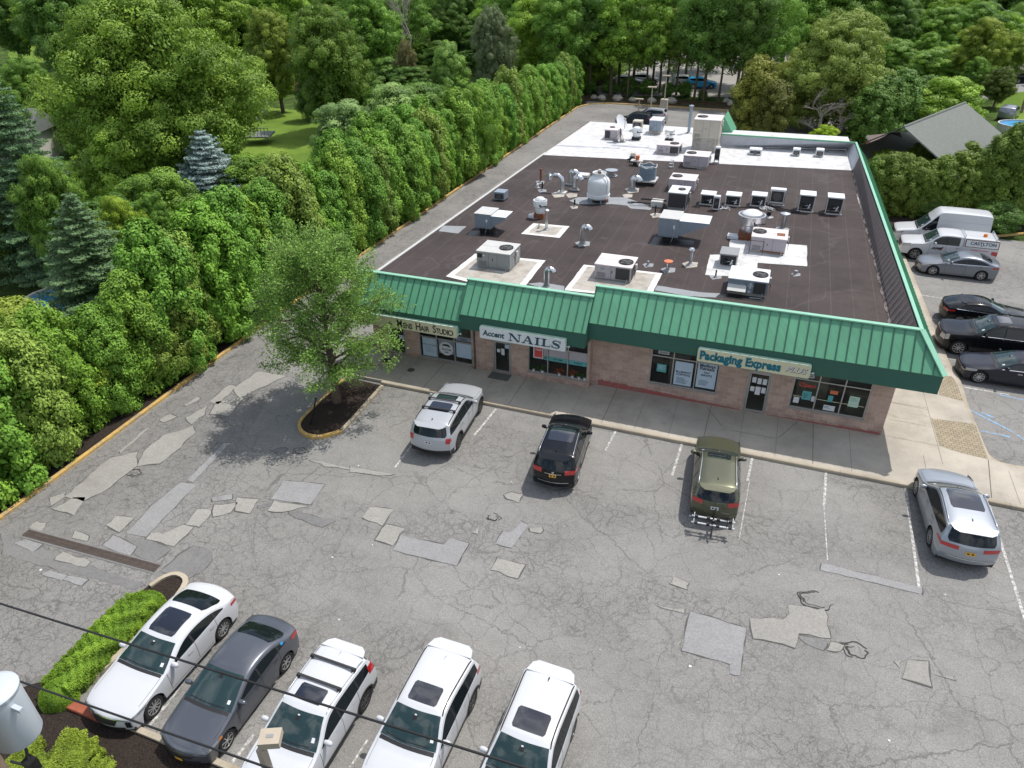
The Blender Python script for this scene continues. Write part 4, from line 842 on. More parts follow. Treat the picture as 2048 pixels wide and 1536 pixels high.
# rooms behind the glass: floor, back wall, counters and shelves
mb = MB()
for a_, b_, Y_ in ((XL+.2, x3-.1, YW1), (x3+.1, XR-.2, YW3)):
    mb.poly([(a_, Y_+.16, .17), (b_, Y_+.16, .17), (b_, Y_+4, .17), (a_, Y_+4, .17)], M['floor_tile']); mb.poly([(a_, Y_+4, .17), (b_, Y_+4, .17), (b_, Y_+4, 3.1), (a_, Y_+4, 3.1)], M['interior']); mb.poly([(a_, Y_+.16, 3.1), (b_, Y_+.16, 3.1), (b_, Y_+4, 3.1), (a_, Y_+4, 3.1)], M['interior'])
    xx = a_+.6
    while xx < b_-1.2: w_ = rnd.uniform(.7, 1.6); h_ = rnd.choice([.9, 1.0, 1.7]); yy_ = Y_+rnd.uniform(1.2, 3.0); mb.box((xx, yy_, .171), (xx+w_, yy_+.5, .17+h_), M[rnd.choice(['sign_cream', 'cab_beige', 'interior', 'cab_grey', 'paper'])]); xx += w_+rnd.uniform(.4, 1.2)
mb.build('interior', B)
# downpipe between the two left units
mb = MB(); xx = W1[1]+.16; mb.tube([(xx, YW1-.06, 3.0), (xx, YW1-.06, .3), (xx, YW1-.16, .18)], .045, M['iron'], 8); mb.build('downpipe', B)
# potted plants on the salon window ledge
LEAF0 = None
# ================================================================== ROOFTOP EQUIPMENT
def spot(px, py, z=DZ+.02): return G(px, py, z)
def dims(l, r, h, z=DZ+.02):
    """front-left and front-right base points and face height in the photo -> base point, width, height"""
    a, b = G(*l, z), G(*r, z); y = (a[1]+b[1])/2; H = PY(l[0], l[1]-h, a[1])[2]-z; return (min(a[0], b[0]), y, z), abs(b[0]-a[0]), H
def fan(t, cx, cy, z, r, m='cab_grey'):
    mb = MB(); mb.lathe([(r, 0), (r, .05), (r*.93, .05), (r*.9, .01)], (cx, cy, z), M['black'], 24); mb.lathe([(r*.9, .008), (0, .008)], (cx, cy, z), M['coil'], 24)
    for rr in (.25, .42, .58, .74, .9):
        pts = [(cx+r*rr*math.cos(a), cy+r*rr*math.sin(a), z+.055) for a in np.linspace(0, 6.2832, 21)]; mb.tube(pts, .009, M['rail'], 4, False)
    for k in range(4): a = k*math.pi/4; mb.tube([(cx-r*math.cos(a), cy-r*math.sin(a), z+.06), (cx+r*math.cos(a), cy+r*math.sin(a), z+.06)], .008, M['rail'], 4)
    for k in range(4):
        a = k*math.pi/2+.4; mb.poly([(cx, cy, z+.02), (cx+r*.8*math.cos(a), cy+r*.8*math.sin(a), z+.015), (cx+r*.8*math.cos(a+.6), cy+r*.8*math.sin(a+.6), z+.04)], M['cab_grey'])
    mb.lathe([(.001, .07), (.07, .07), (.07, .03)], (cx, cy, z), M['rail'], 12); mb.build('fan_grille', t)
def rtu(label, l, r, h, depth, side='cab_grey', top='cab_top', coil=None, fanx=.75, fany=.5, curb=.25, extra=(), name='rooftop_unit', grp='rooftop air conditioning units', lift=0.0):
    (x, y, z), w_, H = dims(l, r, h); t = thing(name, label, 'air conditioner', (x+w_/2, y+depth/2, z), 0, grp); z0 = z+lift
    mb = MB(); mb.box((x+.04, y+.04, z-.02), (x+w_-.04, y+depth-.04, z0+.09), M['pad_old' if 'white' in label else 'cab_grey']); mb.build('base_rail', t)
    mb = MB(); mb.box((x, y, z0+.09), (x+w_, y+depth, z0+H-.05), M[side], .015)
    # panel joints, corner posts, handles
    for k in (.36, .62) if not coil else (.45,): mb.box((x+w_*k-.008, y-.004, z0+.11), (x+w_*k+.008, y+.01, z0+H-.08), M['rail'])
    mb.box((x+w_*.05, y-.003, z0+H*.42), (x+w_*.35, y+.01, z0+H*.42+.008), M['rail']); mb.box((x+w_*.47, y-.02, z0+H*.5), (x+w_*.47+.03, y, z0+H*.5+.12), M['black'])
    for k in (.2, .5, .8): mb.box((x+w_-.01, y+depth*k, z0+.14), (x+w_+.004, y+depth*k+.012, z0+H-.1), M['rail'])
    for k in range(6): mb.box((x+w_*.07, y-.008, z0+.16+k*.045), (x+w_*.30, y-.001, z0+.175+k*.045), M['rail'])
    mb.build('cabinet', t)
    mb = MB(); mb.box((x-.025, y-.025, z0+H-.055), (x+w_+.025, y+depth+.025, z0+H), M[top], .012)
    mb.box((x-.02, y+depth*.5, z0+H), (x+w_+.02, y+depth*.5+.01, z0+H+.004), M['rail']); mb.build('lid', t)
    if coil:
        mb = MB(); a, b = coil
        mb.box((x+w_*a, y-.012, z0+.14), (x+w_*b, y-.002, z0+H-.1), M['coil'])
        for k in range(1, 9): mb.box((x+w_*a, y-.018, z0+.14+(H-.24)*k/9), (x+w_*b, y-.012, z0+.146+(H-.24)*k/9), M['rail'])
        if b > .9: mb.box((x+w_+.002, y+.06, z0+.14), (x+w_+.014, y+depth*.9, z0+H-.1), M['coil'])
        mb.build('coil_panel', t)
    if fanx: fan(t, x+w_*fanx, y+depth*fany, z0+H, min(w_*.2, depth*.38))
    mb = MB()
    mb.tube([(x+w_+.03, y+depth*.3, z0+H*.7), (x+w_+.12, y+depth*.3, z0+H*.6), (x+w_+.12, y+depth*.3, z)], .02, M['black'], 6); mb.box((x+w_+.03, y+depth*.5, z0+H*.55), (x+w_+.12, y+depth*.5+.2, z0+H*.85), M['cab_top'])
    mb.tube([(x+w_*.9, y-.03, z0+.2), (x+w_*.9, y-.15, z0+.15), (x+w_*.9, y-.15, z), (x+w_*.6, y-.3, z+.02)], .018, M['galv'], 6); mb.build('service_pipe', t)
    if 'plate' in extra:
        mb = MB(); mb.box((x+w_*.03, y-.008, z0+H-.38), (x+w_*.17, y-.002, z0+H-.14), M['black']); mb.box((x+w_*.19, y-.008, z0+H-.26), (x+w_*.25, y-.002, z0+H-.21), M['paper']); mb.build('label_plate', t)
    if 'oval' in extra:
        mb = MB(); mb.add([(x+w_*.22+.12*math.cos(a), y-.006, z0+H-.22+.055*math.sin(a)) for a in np.linspace(0, 6.28, 17)[:-1]], [tuple(range(16))], M['cab_blue']); mb.build('label_plate', t)
    if 'hood' in extra:
        mb = MB(); mb.add([(x+.02, y, z0+H*.62), (x+w_*.48, y, z0+H*.62), (x+w_*.48, y-.35, z0+H*.36), (x+.02, y-.35, z0+H*.36), (x+.02, y, z0+H*.30), (x+w_*.48, y, z0+H*.30)], [(0, 1, 2, 3), (0, 3, 4), (1, 5, 2)], M['cab_top']); mb.build('intake_hood', t)
        mb = MB(); mb.box((x+w_*.55, y-.008, z0+H*.45), (x+w_*.6, y-.003, z0+H*.8), M['paper']); mb.box((x+w_*.51, y-.008, z0+H*.6), (x+w_*.64, y-.003, z0+H*.66), M['paper']); mb.add([(x+w_*.56+.08*math.cos(a), y-.006, z0+H*.25+.08*math.sin(a)) for a in np.linspace(0, 6.28, 13)[:-1]], [tuple(range(12))], M['paper']); mb.build('label_plate', t)
    if 'rust' in extra:
        mb = MB(); mb.box((x+w_*.3, y-.005, z0+.09), (x+w_*.97, y-.001, z0+.16), M['rust']); mb.box((x+w_*.7, y+depth*.3, z0+H+.001), (x+w_*.93, y+depth*.6, z0+H+.005), M['rust']); mb.build('rust_stain', t)
        mb = MB()
        for xx in (.0, .38): mb.tube([(x+w_*xx, y-.25, z), (x+w_*xx, y-.25, z+.75)], .02, M['iron'], 6)
        mb.tube([(x, y-.25, z+.75), (x+w_*.38, y-.25, z+.75)], .02, M['iron'], 6); mb.build('gas_pipe', t)
    if 'legs' in extra:
        mb = MB(); mb.box((x+.3, y+.2, z-.01), (x+w_-.3, y+depth-.2, z0+.085), M['cab_blue']); mb.build('curb_adapter', t)
    return t
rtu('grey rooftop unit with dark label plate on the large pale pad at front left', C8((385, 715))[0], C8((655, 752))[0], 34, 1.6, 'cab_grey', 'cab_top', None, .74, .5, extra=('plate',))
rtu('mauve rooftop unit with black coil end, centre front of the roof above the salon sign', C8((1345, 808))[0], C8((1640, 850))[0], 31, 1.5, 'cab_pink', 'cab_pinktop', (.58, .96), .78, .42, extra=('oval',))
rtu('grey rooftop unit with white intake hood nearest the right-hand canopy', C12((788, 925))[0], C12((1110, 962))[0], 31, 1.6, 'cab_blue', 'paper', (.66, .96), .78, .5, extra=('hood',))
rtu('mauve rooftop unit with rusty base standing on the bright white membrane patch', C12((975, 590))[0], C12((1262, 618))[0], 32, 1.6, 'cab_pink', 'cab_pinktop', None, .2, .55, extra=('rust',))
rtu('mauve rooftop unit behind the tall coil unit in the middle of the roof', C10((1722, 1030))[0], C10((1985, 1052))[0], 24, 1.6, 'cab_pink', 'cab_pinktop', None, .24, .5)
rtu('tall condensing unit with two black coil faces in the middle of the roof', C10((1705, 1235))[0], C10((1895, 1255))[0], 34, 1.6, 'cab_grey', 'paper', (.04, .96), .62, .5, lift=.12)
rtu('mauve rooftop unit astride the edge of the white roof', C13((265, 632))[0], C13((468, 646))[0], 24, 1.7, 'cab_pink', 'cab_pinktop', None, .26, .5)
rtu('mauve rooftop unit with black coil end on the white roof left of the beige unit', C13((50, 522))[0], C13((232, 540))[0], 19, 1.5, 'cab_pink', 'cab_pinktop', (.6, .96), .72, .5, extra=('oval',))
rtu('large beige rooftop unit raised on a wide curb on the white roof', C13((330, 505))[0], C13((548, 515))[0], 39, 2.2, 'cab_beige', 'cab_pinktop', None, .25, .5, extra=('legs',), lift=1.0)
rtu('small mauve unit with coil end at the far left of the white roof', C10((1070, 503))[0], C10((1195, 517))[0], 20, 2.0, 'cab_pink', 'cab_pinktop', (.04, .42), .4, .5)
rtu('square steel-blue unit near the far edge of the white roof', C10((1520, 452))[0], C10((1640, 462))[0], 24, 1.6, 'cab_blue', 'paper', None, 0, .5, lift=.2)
# make-up air boxes with wedge hoods
def duct_box(label, l, r, h, depth, hx, name='makeup_air_unit'):
    (x, y, z), w_, H = dims(l, r, h); gap = .38; z0 = z+gap-.1
    t = thing(name, label, 'vent unit', (x+w_/2, y+depth/2, z), 0, 'steel blue make-up air units')
    mb = MB(); mb.box((x+w_*.22, y+.2, z-.02), (x+w_*.82, y+depth-.2, z0), M['black']); mb.build('curb', t)
    mb = MB(); mb.box((x, y, z0), (x+w_, y+depth, z+H), M['cab_blue'], .01); mb.box((x+.05, y-.004, z0+.06), (x+w_-.05, y, z0+.07), M['rail'])
    mb.box((x+w_-.3, y-.06, z0+(H-gap)*.55), (x+w_-.2, y, z0+(H-gap)*.75), M['paper']); mb.tube([(x+w_-.22, y-.03, z0+(H-gap)*.55), (x+w_-.24, y-.04, z0+.1), (x+w_-.35, y-.06, z-.0)], .015, M['galv'], 6); mb.build('cabinet', t)
    mb = MB(); mb.box((x-.02, y-.02, z+H+.001), (x+w_+.02, y+depth+.02, z+H+.035), M['cab_top']); mb.build('lid', t)
    mb = MB(); x1 = x+w_; x2 = x1+hx; ya, yb = y+.05, y+depth-.05; za = z+H-.06
    mb.add([(x1, ya, za), (x2, ya, za), (x2, ya, za-.12), (x1, ya, z0+.1), (x1, yb, za), (x2, yb, za), (x2, yb, za-.12), (x1, yb, z0+.1)], [(0, 3, 2, 1), (4, 5, 6, 7), (1, 2, 6, 5), (3, 7, 6, 2)], M['cab_blue'])
    mb.poly([(x1, ya-.02, za+.004), (x2+.03, ya-.02, za+.004), (x2+.03, yb+.02, za+.004), (x1, yb+.02, za+.004)], M['paper']); mb.build('intake_hood', t)
    return t
duct_box('steel blue air unit with wedge hood at the left of the dark roof', C8((365, 430))[0], C8((503, 440))[0], 37, 1.3, .9)
duct_box('larger steel blue air unit with long wedge hood in mid roof', C12((222, 500))[0], C12((385, 515))[0], 46, 1.5, 1.6)
# upblast exhaust fans
def upblast(label, px, py, wpx, hpx, m='alu', curbm='black', boxm=None):
    c = spot(px, py); s = np.linalg.norm(c-[0, 0, CAMH])/FPX; r = wpx*s/2; H = PY(px, py-hpx, c[1])[2]-c[2]
    t = thing('exhaust_fan', label, 'exhaust fan', c, 0, 'upblast exhaust fans')
    mb = MB(); mb.box((c[0]-r*.75, c[1]-r*.75, c[2]-.03), (c[0]+r*.75, c[1]+r*.75, c[2]+H*.22), M[curbm]); mb.build('curb', t)
    mb = MB(); mb.lathe([(r*.6, H*.22), (r*.66, H*.3), (r*.72, H*.42), (r*.74, H*.5), (r*.95, H*.56), (r*1.0, H*.7), (r*1.0, H*.86), (r*.9, H*.86), (r*.86, H*.7), (0, H*.66)], tuple(c), M[m], 28); mb.build('windband', t, smooth='auto')
    mb = MB(); mb.lathe([(r*.70, H*.84), (r*.72, H*.9), (r*.5, H*.98), (.001, H*1.0)], tuple(c), M['paper'], 24); mb.lathe([(r*.7, H*.7), (r*.7, H*.84)], tuple(c), M[m], 24); mb.build('motor_cap', t, smooth='auto')
    mb = MB(); mb.tube([(c[0]+r*.3, c[1]-r*.98, c[2]+H*.66), (c[0]+r*.34, c[1]-r*1.02, c[2]+H*.62), (c[0]+r*1.05, c[1]-r*.3, c[2]+H*.6)], .035, M['black'], 6); mb.lathe([(0, -.02), (.05, -.02), (.05, .02), (0, .02)], (c[0]+r*.3, c[1]-r*1.0, c[2]+H*.68), M['black'], 8, 'y')
    if boxm: mb.box((c[0]-r*1.5, c[1]-r*.9, c[2]), (c[0]-r*.7, c[1]-r*.2, c[2]+.18), M[boxm])
    mb.build('conduit', t); return t
upblast('white upblast fan on a rusty curb at the left of the roof', 1080, 434, 27, 40, 'white_tank', 'rust', 'paper')
upblast('large spun aluminium upblast fan on a rust-red curb', 1496.8, 474, 49, 54, 'alu', 'rust', 'paper')
upblast('small pale upblast fan on the white roof in front of a box unit', 1272.5, 279, 20, 26, 'white_tank')
upblast('small aluminium upblast fan on the white roof beside the blue unit', 1338, 282, 19, 24, 'alu')
# cooling tower
c = spot(1196, 402); t = thing('cooling_tower', 'round white fibreglass cooling tower in a grey sealant patch', 'cooling tower', c)
s_ = np.linalg.norm(c-[0, 0, CAMH])/FPX; r = 21.5*s_; H = PY(1196, 402-58, c[1])[2]-c[2]
mb = MB()
for k in range(6):
    a = k*math.pi/3; mb.tube([(c[0]+r*.9*math.cos(a), c[1]+r*.9*math.sin(a), c[2]-.02), (c[0]+r*.85*math.cos(a), c[1]+r*.85*math.sin(a), c[2]+H*.16)], .05, M['cab_blue'], 6)
mb.lathe([(r*.5, 0), (r*.55, H*.14), (.01, H*.14)], tuple(c), M['black'], 16); mb.build('leg_frame', t)
mb = MB(); mb.lathe([(r*.8, H*.10), (r*1.02, H*.17), (r*1.03, H*.27), (r*.96, H*.28), (r*.98, H*.30), (r*.98, H*.66), (r*.95, H*.72), (r*.84, H*.80), (r*.62, H*.86), (r*.58, H*.89), (r*.58, H*.97), (r*.62, H*.99), (r*.6, H), (r*.54, H*.98), (r*.52, H*.9), (0, H*.88)], tuple(c), M['white_tank'], 36); mb.build('casing', t, smooth='auto')
mb = MB(); mb.tube([(c[0], c[1], c[2]+H*.9), (c[0], c[1], c[2]+H*1.03)], .12, M['rust'], 8); mb.lathe([(.10, H*1.03), (.13, H*1.05), (.11, H*1.09), (0, H*1.1)], tuple(c), M['cab_top'], 12)
mb.tube([(c[0]+.1, c[1]-.05, c[2]+H*1.04), (c[0]+r*.6, c[1]-r*.4, c[2]+H*.96), (c[0]+r*.9, c[1]-r*.5, c[2]+H*.78), (c[0]+r*.92, c[1]-r*.5, c[2]+H*.28)], .035, M['white_tank'], 6)
for k in range(3): mb.tube([(c[0]+(r*.85)*math.cos(k*2.1), c[1]+(r*.85)*math.sin(k*2.1), c[2]+H*.79), (c[0]+.05*math.cos(k*2.1), c[1]+.05*math.sin(k*2.1), c[2]+H*1.0)], .02, M['galv'], 5)
mb.tube([(c[0]+r*.8, c[1]-r*.4, c[2]+.06), (c[0]+r*1.02, c[1]-r*.6, c[2]+H*.18)], .03, M['orange'], 6); mb.tube([(c[0]+r*.7, c[1]-r*.5, c[2]+.04), (c[0]+r*.9, c[1]-r*.7, c[2]+H*.16)], .03, M['rust'], 6); mb.build('motor', t)
# ribbed steel tank on a platform
c = spot(1293, 366); s_ = np.linalg.norm(c-[0, 0, CAMH])/FPX; r = 16.5*s_; H = 1.15
t = thing('ribbed_tank', 'grey-blue ribbed round tank with scalloped rim on a wooden platform', 'tank', c)
mb = MB(); mb.box((c[0]-r*1.15, c[1]-r*1.1, c[2]+.22), (c[0]+r*1.15, c[1]+r*1.1, c[2]+.32), M['cab_top']); mb.box((c[0]-r, c[1]-r, c[2]-.02), (c[0]+r, c[1]+r, c[2]+.22), M['black']); mb.build('platform', t)
prof = [(r*.98, .32)]
for k in range(8): z0 = .34+k*.10; prof += [(r*.95, z0), (r*1.0, z0+.03), (r*1.0, z0+.07)]
mb = MB(); mb.lathe(prof+[(r*.97, H+.05), (r*.9, H+.05), (r*.9, H-.1), (0, H-.1)], tuple(c), M['blue_tank'], 32); mb.build('shell', t)
mb = MB(); mb.tube([(c[0]+r*math.cos(a), c[1]+r*math.sin(a), c[2]+H+.08+.07*math.sin(5*a)) for a in np.linspace(0, 6.2832, 49)], .035, M['cab_top'], 6, False); mb.build('rim', t)
# goose-neck flues
def goose(label, px, py, hpx, wpx=12, ang=0.0, m='galv'):
    c = spot(px, py); s = np.linalg.norm(c-[0, 0, CAMH])/FPX; r = wpx*s/2; H = PY(px, py-hpx, c[1])[2]-c[2]
    t = thing('flue_pipe', label, 'vent pipe', c, 0, 'galvanised goose-neck flues'); dx, dy = math.cos(ang), math.sin(ang); R2 = r*1.25
    pts = [(c[0], c[1], c[2]+z) for z in np.linspace(.02, H-R2-r, 4)]
    cc = np.array([c[0]+dx*R2, c[1]+dy*R2, c[2]+H-R2-r]); el = [cc+np.array([-dx*R2*math.cos(a), -dy*R2*math.cos(a), R2*math.sin(a)]) for a in np.linspace(0, math.pi*.93, 8)]
    mb = MB(); mb.tube(pts+el[:1], r, M[m], 14); mb.build('pipe', t, smooth='auto')
    mb = MB(); mb.tube(el, r*1.04, M[m], 14, False); mb.tube([el[-1], el[-1]+(0, 0, .02)], r*.9, M['black'], 14); mb.build('elbow', t, smooth='auto')
    mb = MB(); mb.lathe([(r*1.9, 0), (r*1.5, .03), (r*1.02, .12), (r*1.15, .16), (r*1.02, .2)], tuple(c), M['cab_grey'], 14); mb.build('flashing_collar', t)
goose('galvanised goose-neck flue in mid roof right of the small pale pad', 1165, 489, 42, 11)
goose('galvanised goose-neck flue between the two front pads', 1093, 574, 42, 11)
goose('galvanised goose-neck flue right of the white cooling tower', 1264, 379, 30, 11)
goose('rear of the paired goose-neck flues left of the cooling tower', 1141, 368, 31, 10)
goose('front of the paired goose-neck flues left of the cooling tower', 1149.5, 379, 31, 10)
c = spot(1124, 385); t = thing('flue_pipe', 'galvanised flue with two elbows curling back to the left', 'vent pipe', c, 0, 'galvanised goose-neck flues')
mb = MB(); r = .16; mb.tube([c, c+(0, 0, .65), c+(-.05, 0, .95), c+(-.3, 0, 1.15), c+(-.6, 0, 1.12), c+(-.85, 0, 1.2), c+(-1.0, 0, 1.0), c+(-.92, 0, .8)], r, M['galv'], 14); mb.build('pipe', t, smooth='auto')
mb = MB(); mb.box((c[0]-.3, c[1]-.3, c[2]-.01), (c[0]+.3, c[1]+.3, c[2]+.05), M['cab_top']); mb.build('flashing_collar', t)
def pipe(label, px, py, hpx, r, m, cap=None, name='vent_pipe', capm=None):
    c = spot(px, py); H = PY(px, py-hpx, c[1])[2]-c[2]; mb = MB(); t = thing(name, label, 'vent pipe', c)
    mb.tube([c, c+(0, 0, H-(.08 if cap else 0))], r, M[m], 10); mb.lathe([(r*2.4, .005), (r*1.6, .03), (r*1.05, .1)], tuple(c), M['cab_grey'], 10); mb.build('pipe', t, smooth='auto')
    if cap == 'disc': m2 = MB(); m2.lathe([(r*2.2, H-.08), (r*2.3, H-.02), (r*1.2, H), (0, H)], tuple(c), M[capm or m], 16); m2.build('cap', t)
    if cap == 'cone': m2 = MB(); m2.lathe([(r*1.3, H-.12), (r*1.7, H-.1), (r*1.7, H-.03), (0, H+.05)], tuple(c), M[capm or m], 16); m2.build('cap', t)
    if cap == 'ball': m2 = MB(); m2.lathe([(r*.8, H-.12), (r*1.6, H-.06), (r*1.8, H), (r*1.2, H+.09), (0, H+.12)], tuple(c), M[capm or m], 12); m2.build('cap', t)
pipe('short vent with a round orange cap near the front of the roof', 1335, 541, 20, .10, 'galv', 'disc', capm='orange')
pipe('short thin vent stub between the salon unit and the orange cap', 1296, 531, 9, .06, 'galv')
pipe('thin vent with ball cap left of the compressor stand', 1380, 529, 30, .09, 'galv', 'ball')
pipe('stubby vent on the bare roof right of the hooded unit', 1591, 549, 8, .09, 'galv')
pipe('tall galvanised stack with flat cap right of the large upblast fan', 1565, 458, 33, .17, 'galv', 'cone')
pipe('short black vent pipe right of the large upblast fan', 1537, 434, 11, .13, 'black')
pipe('thin black stand pipe below the compressor patch', 1431, 554, 14, .04, 'black')
pipe('rust-topped pipe left of the goose-neck flues', 1081.5, 364, 27, .08, 'rust')
pipe('thin black pipe in front of the rust-topped pipe', 1084.5, 380, 16, .05, 'black')
pipe('small white vent stub beside the thin black pipe', 1075, 375, 7, .08, 'white_tank')
pipe('squat capped vent behind the cooling tower', 1222.5, 351, 12, .2, 'galv', 'disc')
pipe('slim flue beside the left-hand white upblast fan', 1093, 459, 40, .09, 'galv', 'cone')
pipe('black stand pipe at the left end of the grey sealant patch', 1149, 413, 14, .05, 'black')
pipe('tall pale pole-like flue at the far edge of the white roof', 1377, 266, 56, .13, 'cab_blue', 'cone')
pipe('black hook pipe left of the tall coil unit', 1310, 430, 20, .04, 'black')
pipe('thin vent standing on the small pale pad', 1078, 456, 8, .05, 'galv')
mb = MB(); c = spot(1166, 354); mb.box((c[0]-.42, c[1]-.3, c[2]-.01), (c[0]+.42, c[1]+.45, c[2]+.22), M['white_roof'], .03); tag(mb.build('roof_hatch'), 'low white square hatch beside the cooling tower', 'hatch')
# condensers in a row
def condenser(label, px, py, wpx, hpx, depth=.75, style=0, legs=.0, top='paper'):
    (x, y, z), w_, H = dims((px, py), (px+wpx, py+.06*wpx), hpx); t = thing('condenser', label, 'condenser', (x+w_/2, y, z), 0, 'small condensers along the roof')
    z0 = z+legs
    if legs or style == 1:
        mb = MB()
        for xx in (x, x+w_-.05):
            for yy_ in (y, y+depth-.05): mb.box((xx, yy_, z), (xx+.05, yy_+.05, z+H-.05), M['cab_top'])
        mb.box((x-.05, y-.08, z), (x+w_+.05, y-.01, z+.07), M['cab_top']); mb.build('stand', t)
    if style == 1:   # open-fronted refrigeration rack with dark innards
        mb = MB(); mb.box((x+.06, y+.12, z0+.1), (x+w_-.06, y+depth-.02, z0+H-.09), M['coil'])
        mb.lathe([(.0, 0), (.14, 0), (.16, .1), (.13, .26), (0, .32)], (x+w_*.35, y+.16, z0+.12), M['black'], 12); mb.tube([(x+w_*.2, y+.08, z0+.2), (x+w_*.6, y+.06, z0+.3), (x+w_*.8, y+.08, z0+.15)], .02, M['galv'], 5); mb.tube([(x+w_*.65, y+.05, z0+.12), (x+w_*.75, y+.05, z0+.4)], .04, M['white_tank'], 6); mb.build('compressor', t)
        mb = MB(); mb.box((x-.02, y-.10, z0+H-.08), (x+w_+.02, y+depth+.02, z0+H), M[top], .01); mb.box((x+w_-.02, y+.1, z0+.1), (x+w_, y+depth, z0+H-.09), M['cab_top']); mb.build('lid', t)
    else:
        mb = MB(); mb.box((x, y, z0+.05), (x+w_, y+depth, z0+H), M[top], .015); mb.build('casing', t)
        mb = MB(); mb.box((x+w_*.1, y-.012, z0+.14), (x+w_*.9, y-.002, z0+H-.12), M['coil'])
        for k in range(1, 6): mb.box((x+w_*.1, y-.018, z0+.14+(H-.26)*k/6), (x+w_*.9, y-.012, z0+.15+(H-.26)*k/6), M['rail'])
        mb.lathe([(min(w_, H)*.3, -.02), (min(w_, H)*.33, -.02)], (x+w_*.5, y, z0+H*.5), M['rail'], 18, 'y'); mb.build('coil_panel', t)
    return t
condenser('open refrigeration rack at the left end of the condenser row', 1399, 409, 29, 22, .8, 1)
condenser('slim pale condenser seen edge-on in the condenser row', 1424, 421, 13, 29, .35, 0)
condenser('low white-topped rack, third in the condenser row', 1449, 411, 30, 22, .8, 1)
condenser('white-topped rack with tangled cables, fourth in the condenser row', 1500, 412, 30, 23, .8, 1)
condenser('dark coil facing up in a white stand, fifth in the condenser row', 1536, 410, 31, 29, .5, 0, .1)
condenser('tall open rack, second from the right in the condenser row', 1594, 423, 31, 32, .9, 1, .1)
condenser('tall open rack at the right end of the condenser row', 1649, 428, 32, 32, .9, 1, .1)
condenser('wide low condenser against the rear parapet of the white roof', 1497, 310, 25, 12, .8)
condenser('small condenser left of the pair at the right of the white roof', 1584, 312, 15, 14, .7)
condenser('small condenser at the right end of the white roof', 1630, 314, 16, 15, .7)
condenser('grey-blue box unit near the drive edge of the roof', 987, 401, 22, 17, .8, 0, 0, 'cab_blue')
condenser('white mini-split on a stand in front of the beige unit', 1427, 326, 10, 28, .4, 0, .15)
condenser('open compressor stand under a flat grey lid on the white patch', 1436, 533, 36, 27, 1.0, 1, 0, 'cab_grey')
condenser('small rusty vent box behind the far upblast fan', 1264, 262, 18, 18, .8, 0, .1, 'cab_beige')
# lines and cable tangles between the condensers
mb = MB()
def droop(a, b, r, m, k=5, s=.1, z=DZ+.05):
    a, b = G(*a, z), G(*b, z); pts = [a+(b-a)*i/k+np.array([0, rnd.uniform(-s, s), rnd.uniform(0, .03)]) for i in range(k+1)]; mb.tube(pts, r, M[m], 5)
for a, b in (((1385, 413), (1400, 415)), ((1425, 415), (1452, 414)), ((1478, 414), (1505, 416)), ((1526, 410), (1600, 424)), ((1540, 418), (1598, 426)), ((1624, 425), (1652, 428)), ((1530, 405), (1560, 420))): droop(a, b, .035, 'black')
for a, b in (((1440, 415), (1460, 418)), ((1520, 415), (1535, 418)), ((1528, 412), (1548, 420))):
    for _ in range(4): droop((a[0]+rnd.uniform(-4, 4), a[1]+rnd.uniform(-2, 2)), (b[0]+rnd.uniform(-4, 4), b[1]+rnd.uniform(-2, 2)), .015, 'paper', 6, .35)
tag(mb.build('cable'), 'black lines and white cable tangles lying along the condenser row', 'cables')
mb = MB(); droop((1282, 398), (1333, 402), .06, 'black', 4, .02, DZ+.35); droop((1262, 404), (1331, 409), .05, 'black', 4, .02, DZ+.2); c = spot(1262, 405); mb.lathe([(0, 0), (.2, .0), (.2, .12), (0, .14)], tuple(c), M['cab_grey'], 12)
c = spot(1318, 412); mb.box((c[0]-.5, c[1]-.3, c[2]), (c[0]+.25, c[1]+.4, c[2]+.35), M['cab_top']); tag(mb.build('pipe_run'), 'black insulated pipes running from the tall coil unit over grey sealant', 'pipes')
# satellite dish on its frame
c = spot(1240, 282); t = thing('satellite_dish', 'white satellite dish on a weighted frame on the white roof', 'satellite dish', c)
mb = MB()
for a, b in (((-.5, -.5), (.5, -.5)), ((.5, -.5), (.5, .5)), ((.5, .5), (-.5, .5)), ((-.5, .5), (-.5, -.5))): mb.tube([c+(a[0], a[1], .05), c+(b[0], b[1], .05)], .02, M['rail'], 5)
mb.tube([c+(0, 0, .05), c+(0, 0, 1.3)], .035, M['rail'], 6)
for a in ((-.5, -.5), (.5, -.5), (0, .5)): mb.tube([c+(a[0], a[1], .05), c+(0, 0, .8)], .018, M['rail'], 5)
for k in (0, 1): mb.box((c[0]-.4+k*.5, c[1]-.5, c[2]+.02), (c[0]-.1+k*.5, c[1]-.3, c[2]+.2), M['cab_grey'])
mb.build('mount', t)
d = np.array([.55, -.45, .55]); d /= np.linalg.norm(d); e1 = np.cross(d, [0, 0, 1]); e1 /= np.linalg.norm(e1); e2 = np.cross(e1, d); cc = c+(0, 0, 1.5); mb = MB(); vs = []; n = 20
for i in range(5):
    rr = .62*i/4
    for j in range(n): a = 2*math.pi*j/n; vs.append(cc+e1*rr*math.cos(a)*.8+e2*rr*1.15*math.sin(a)+d*(rr*rr*.28))
mb.add(vs, [(i*n+j, i*n+(j+1) % n, (i+1)*n+(j+1) % n, (i+1)*n+j) for i in range(4) for j in range(n)], M['paper']); mb.build('reflector', t, smooth=True)
mb = MB(); mb.tube([cc-e2*.6+d*.1, cc+d*.6-e2*.1], .02, M['rail'], 5); mb.box(tuple(cc+d*.6-(.08, .08, .08)), tuple(cc+d*.6+(.08, .08, .08)), M['cab_top']); mb.build('feed_arm', t)
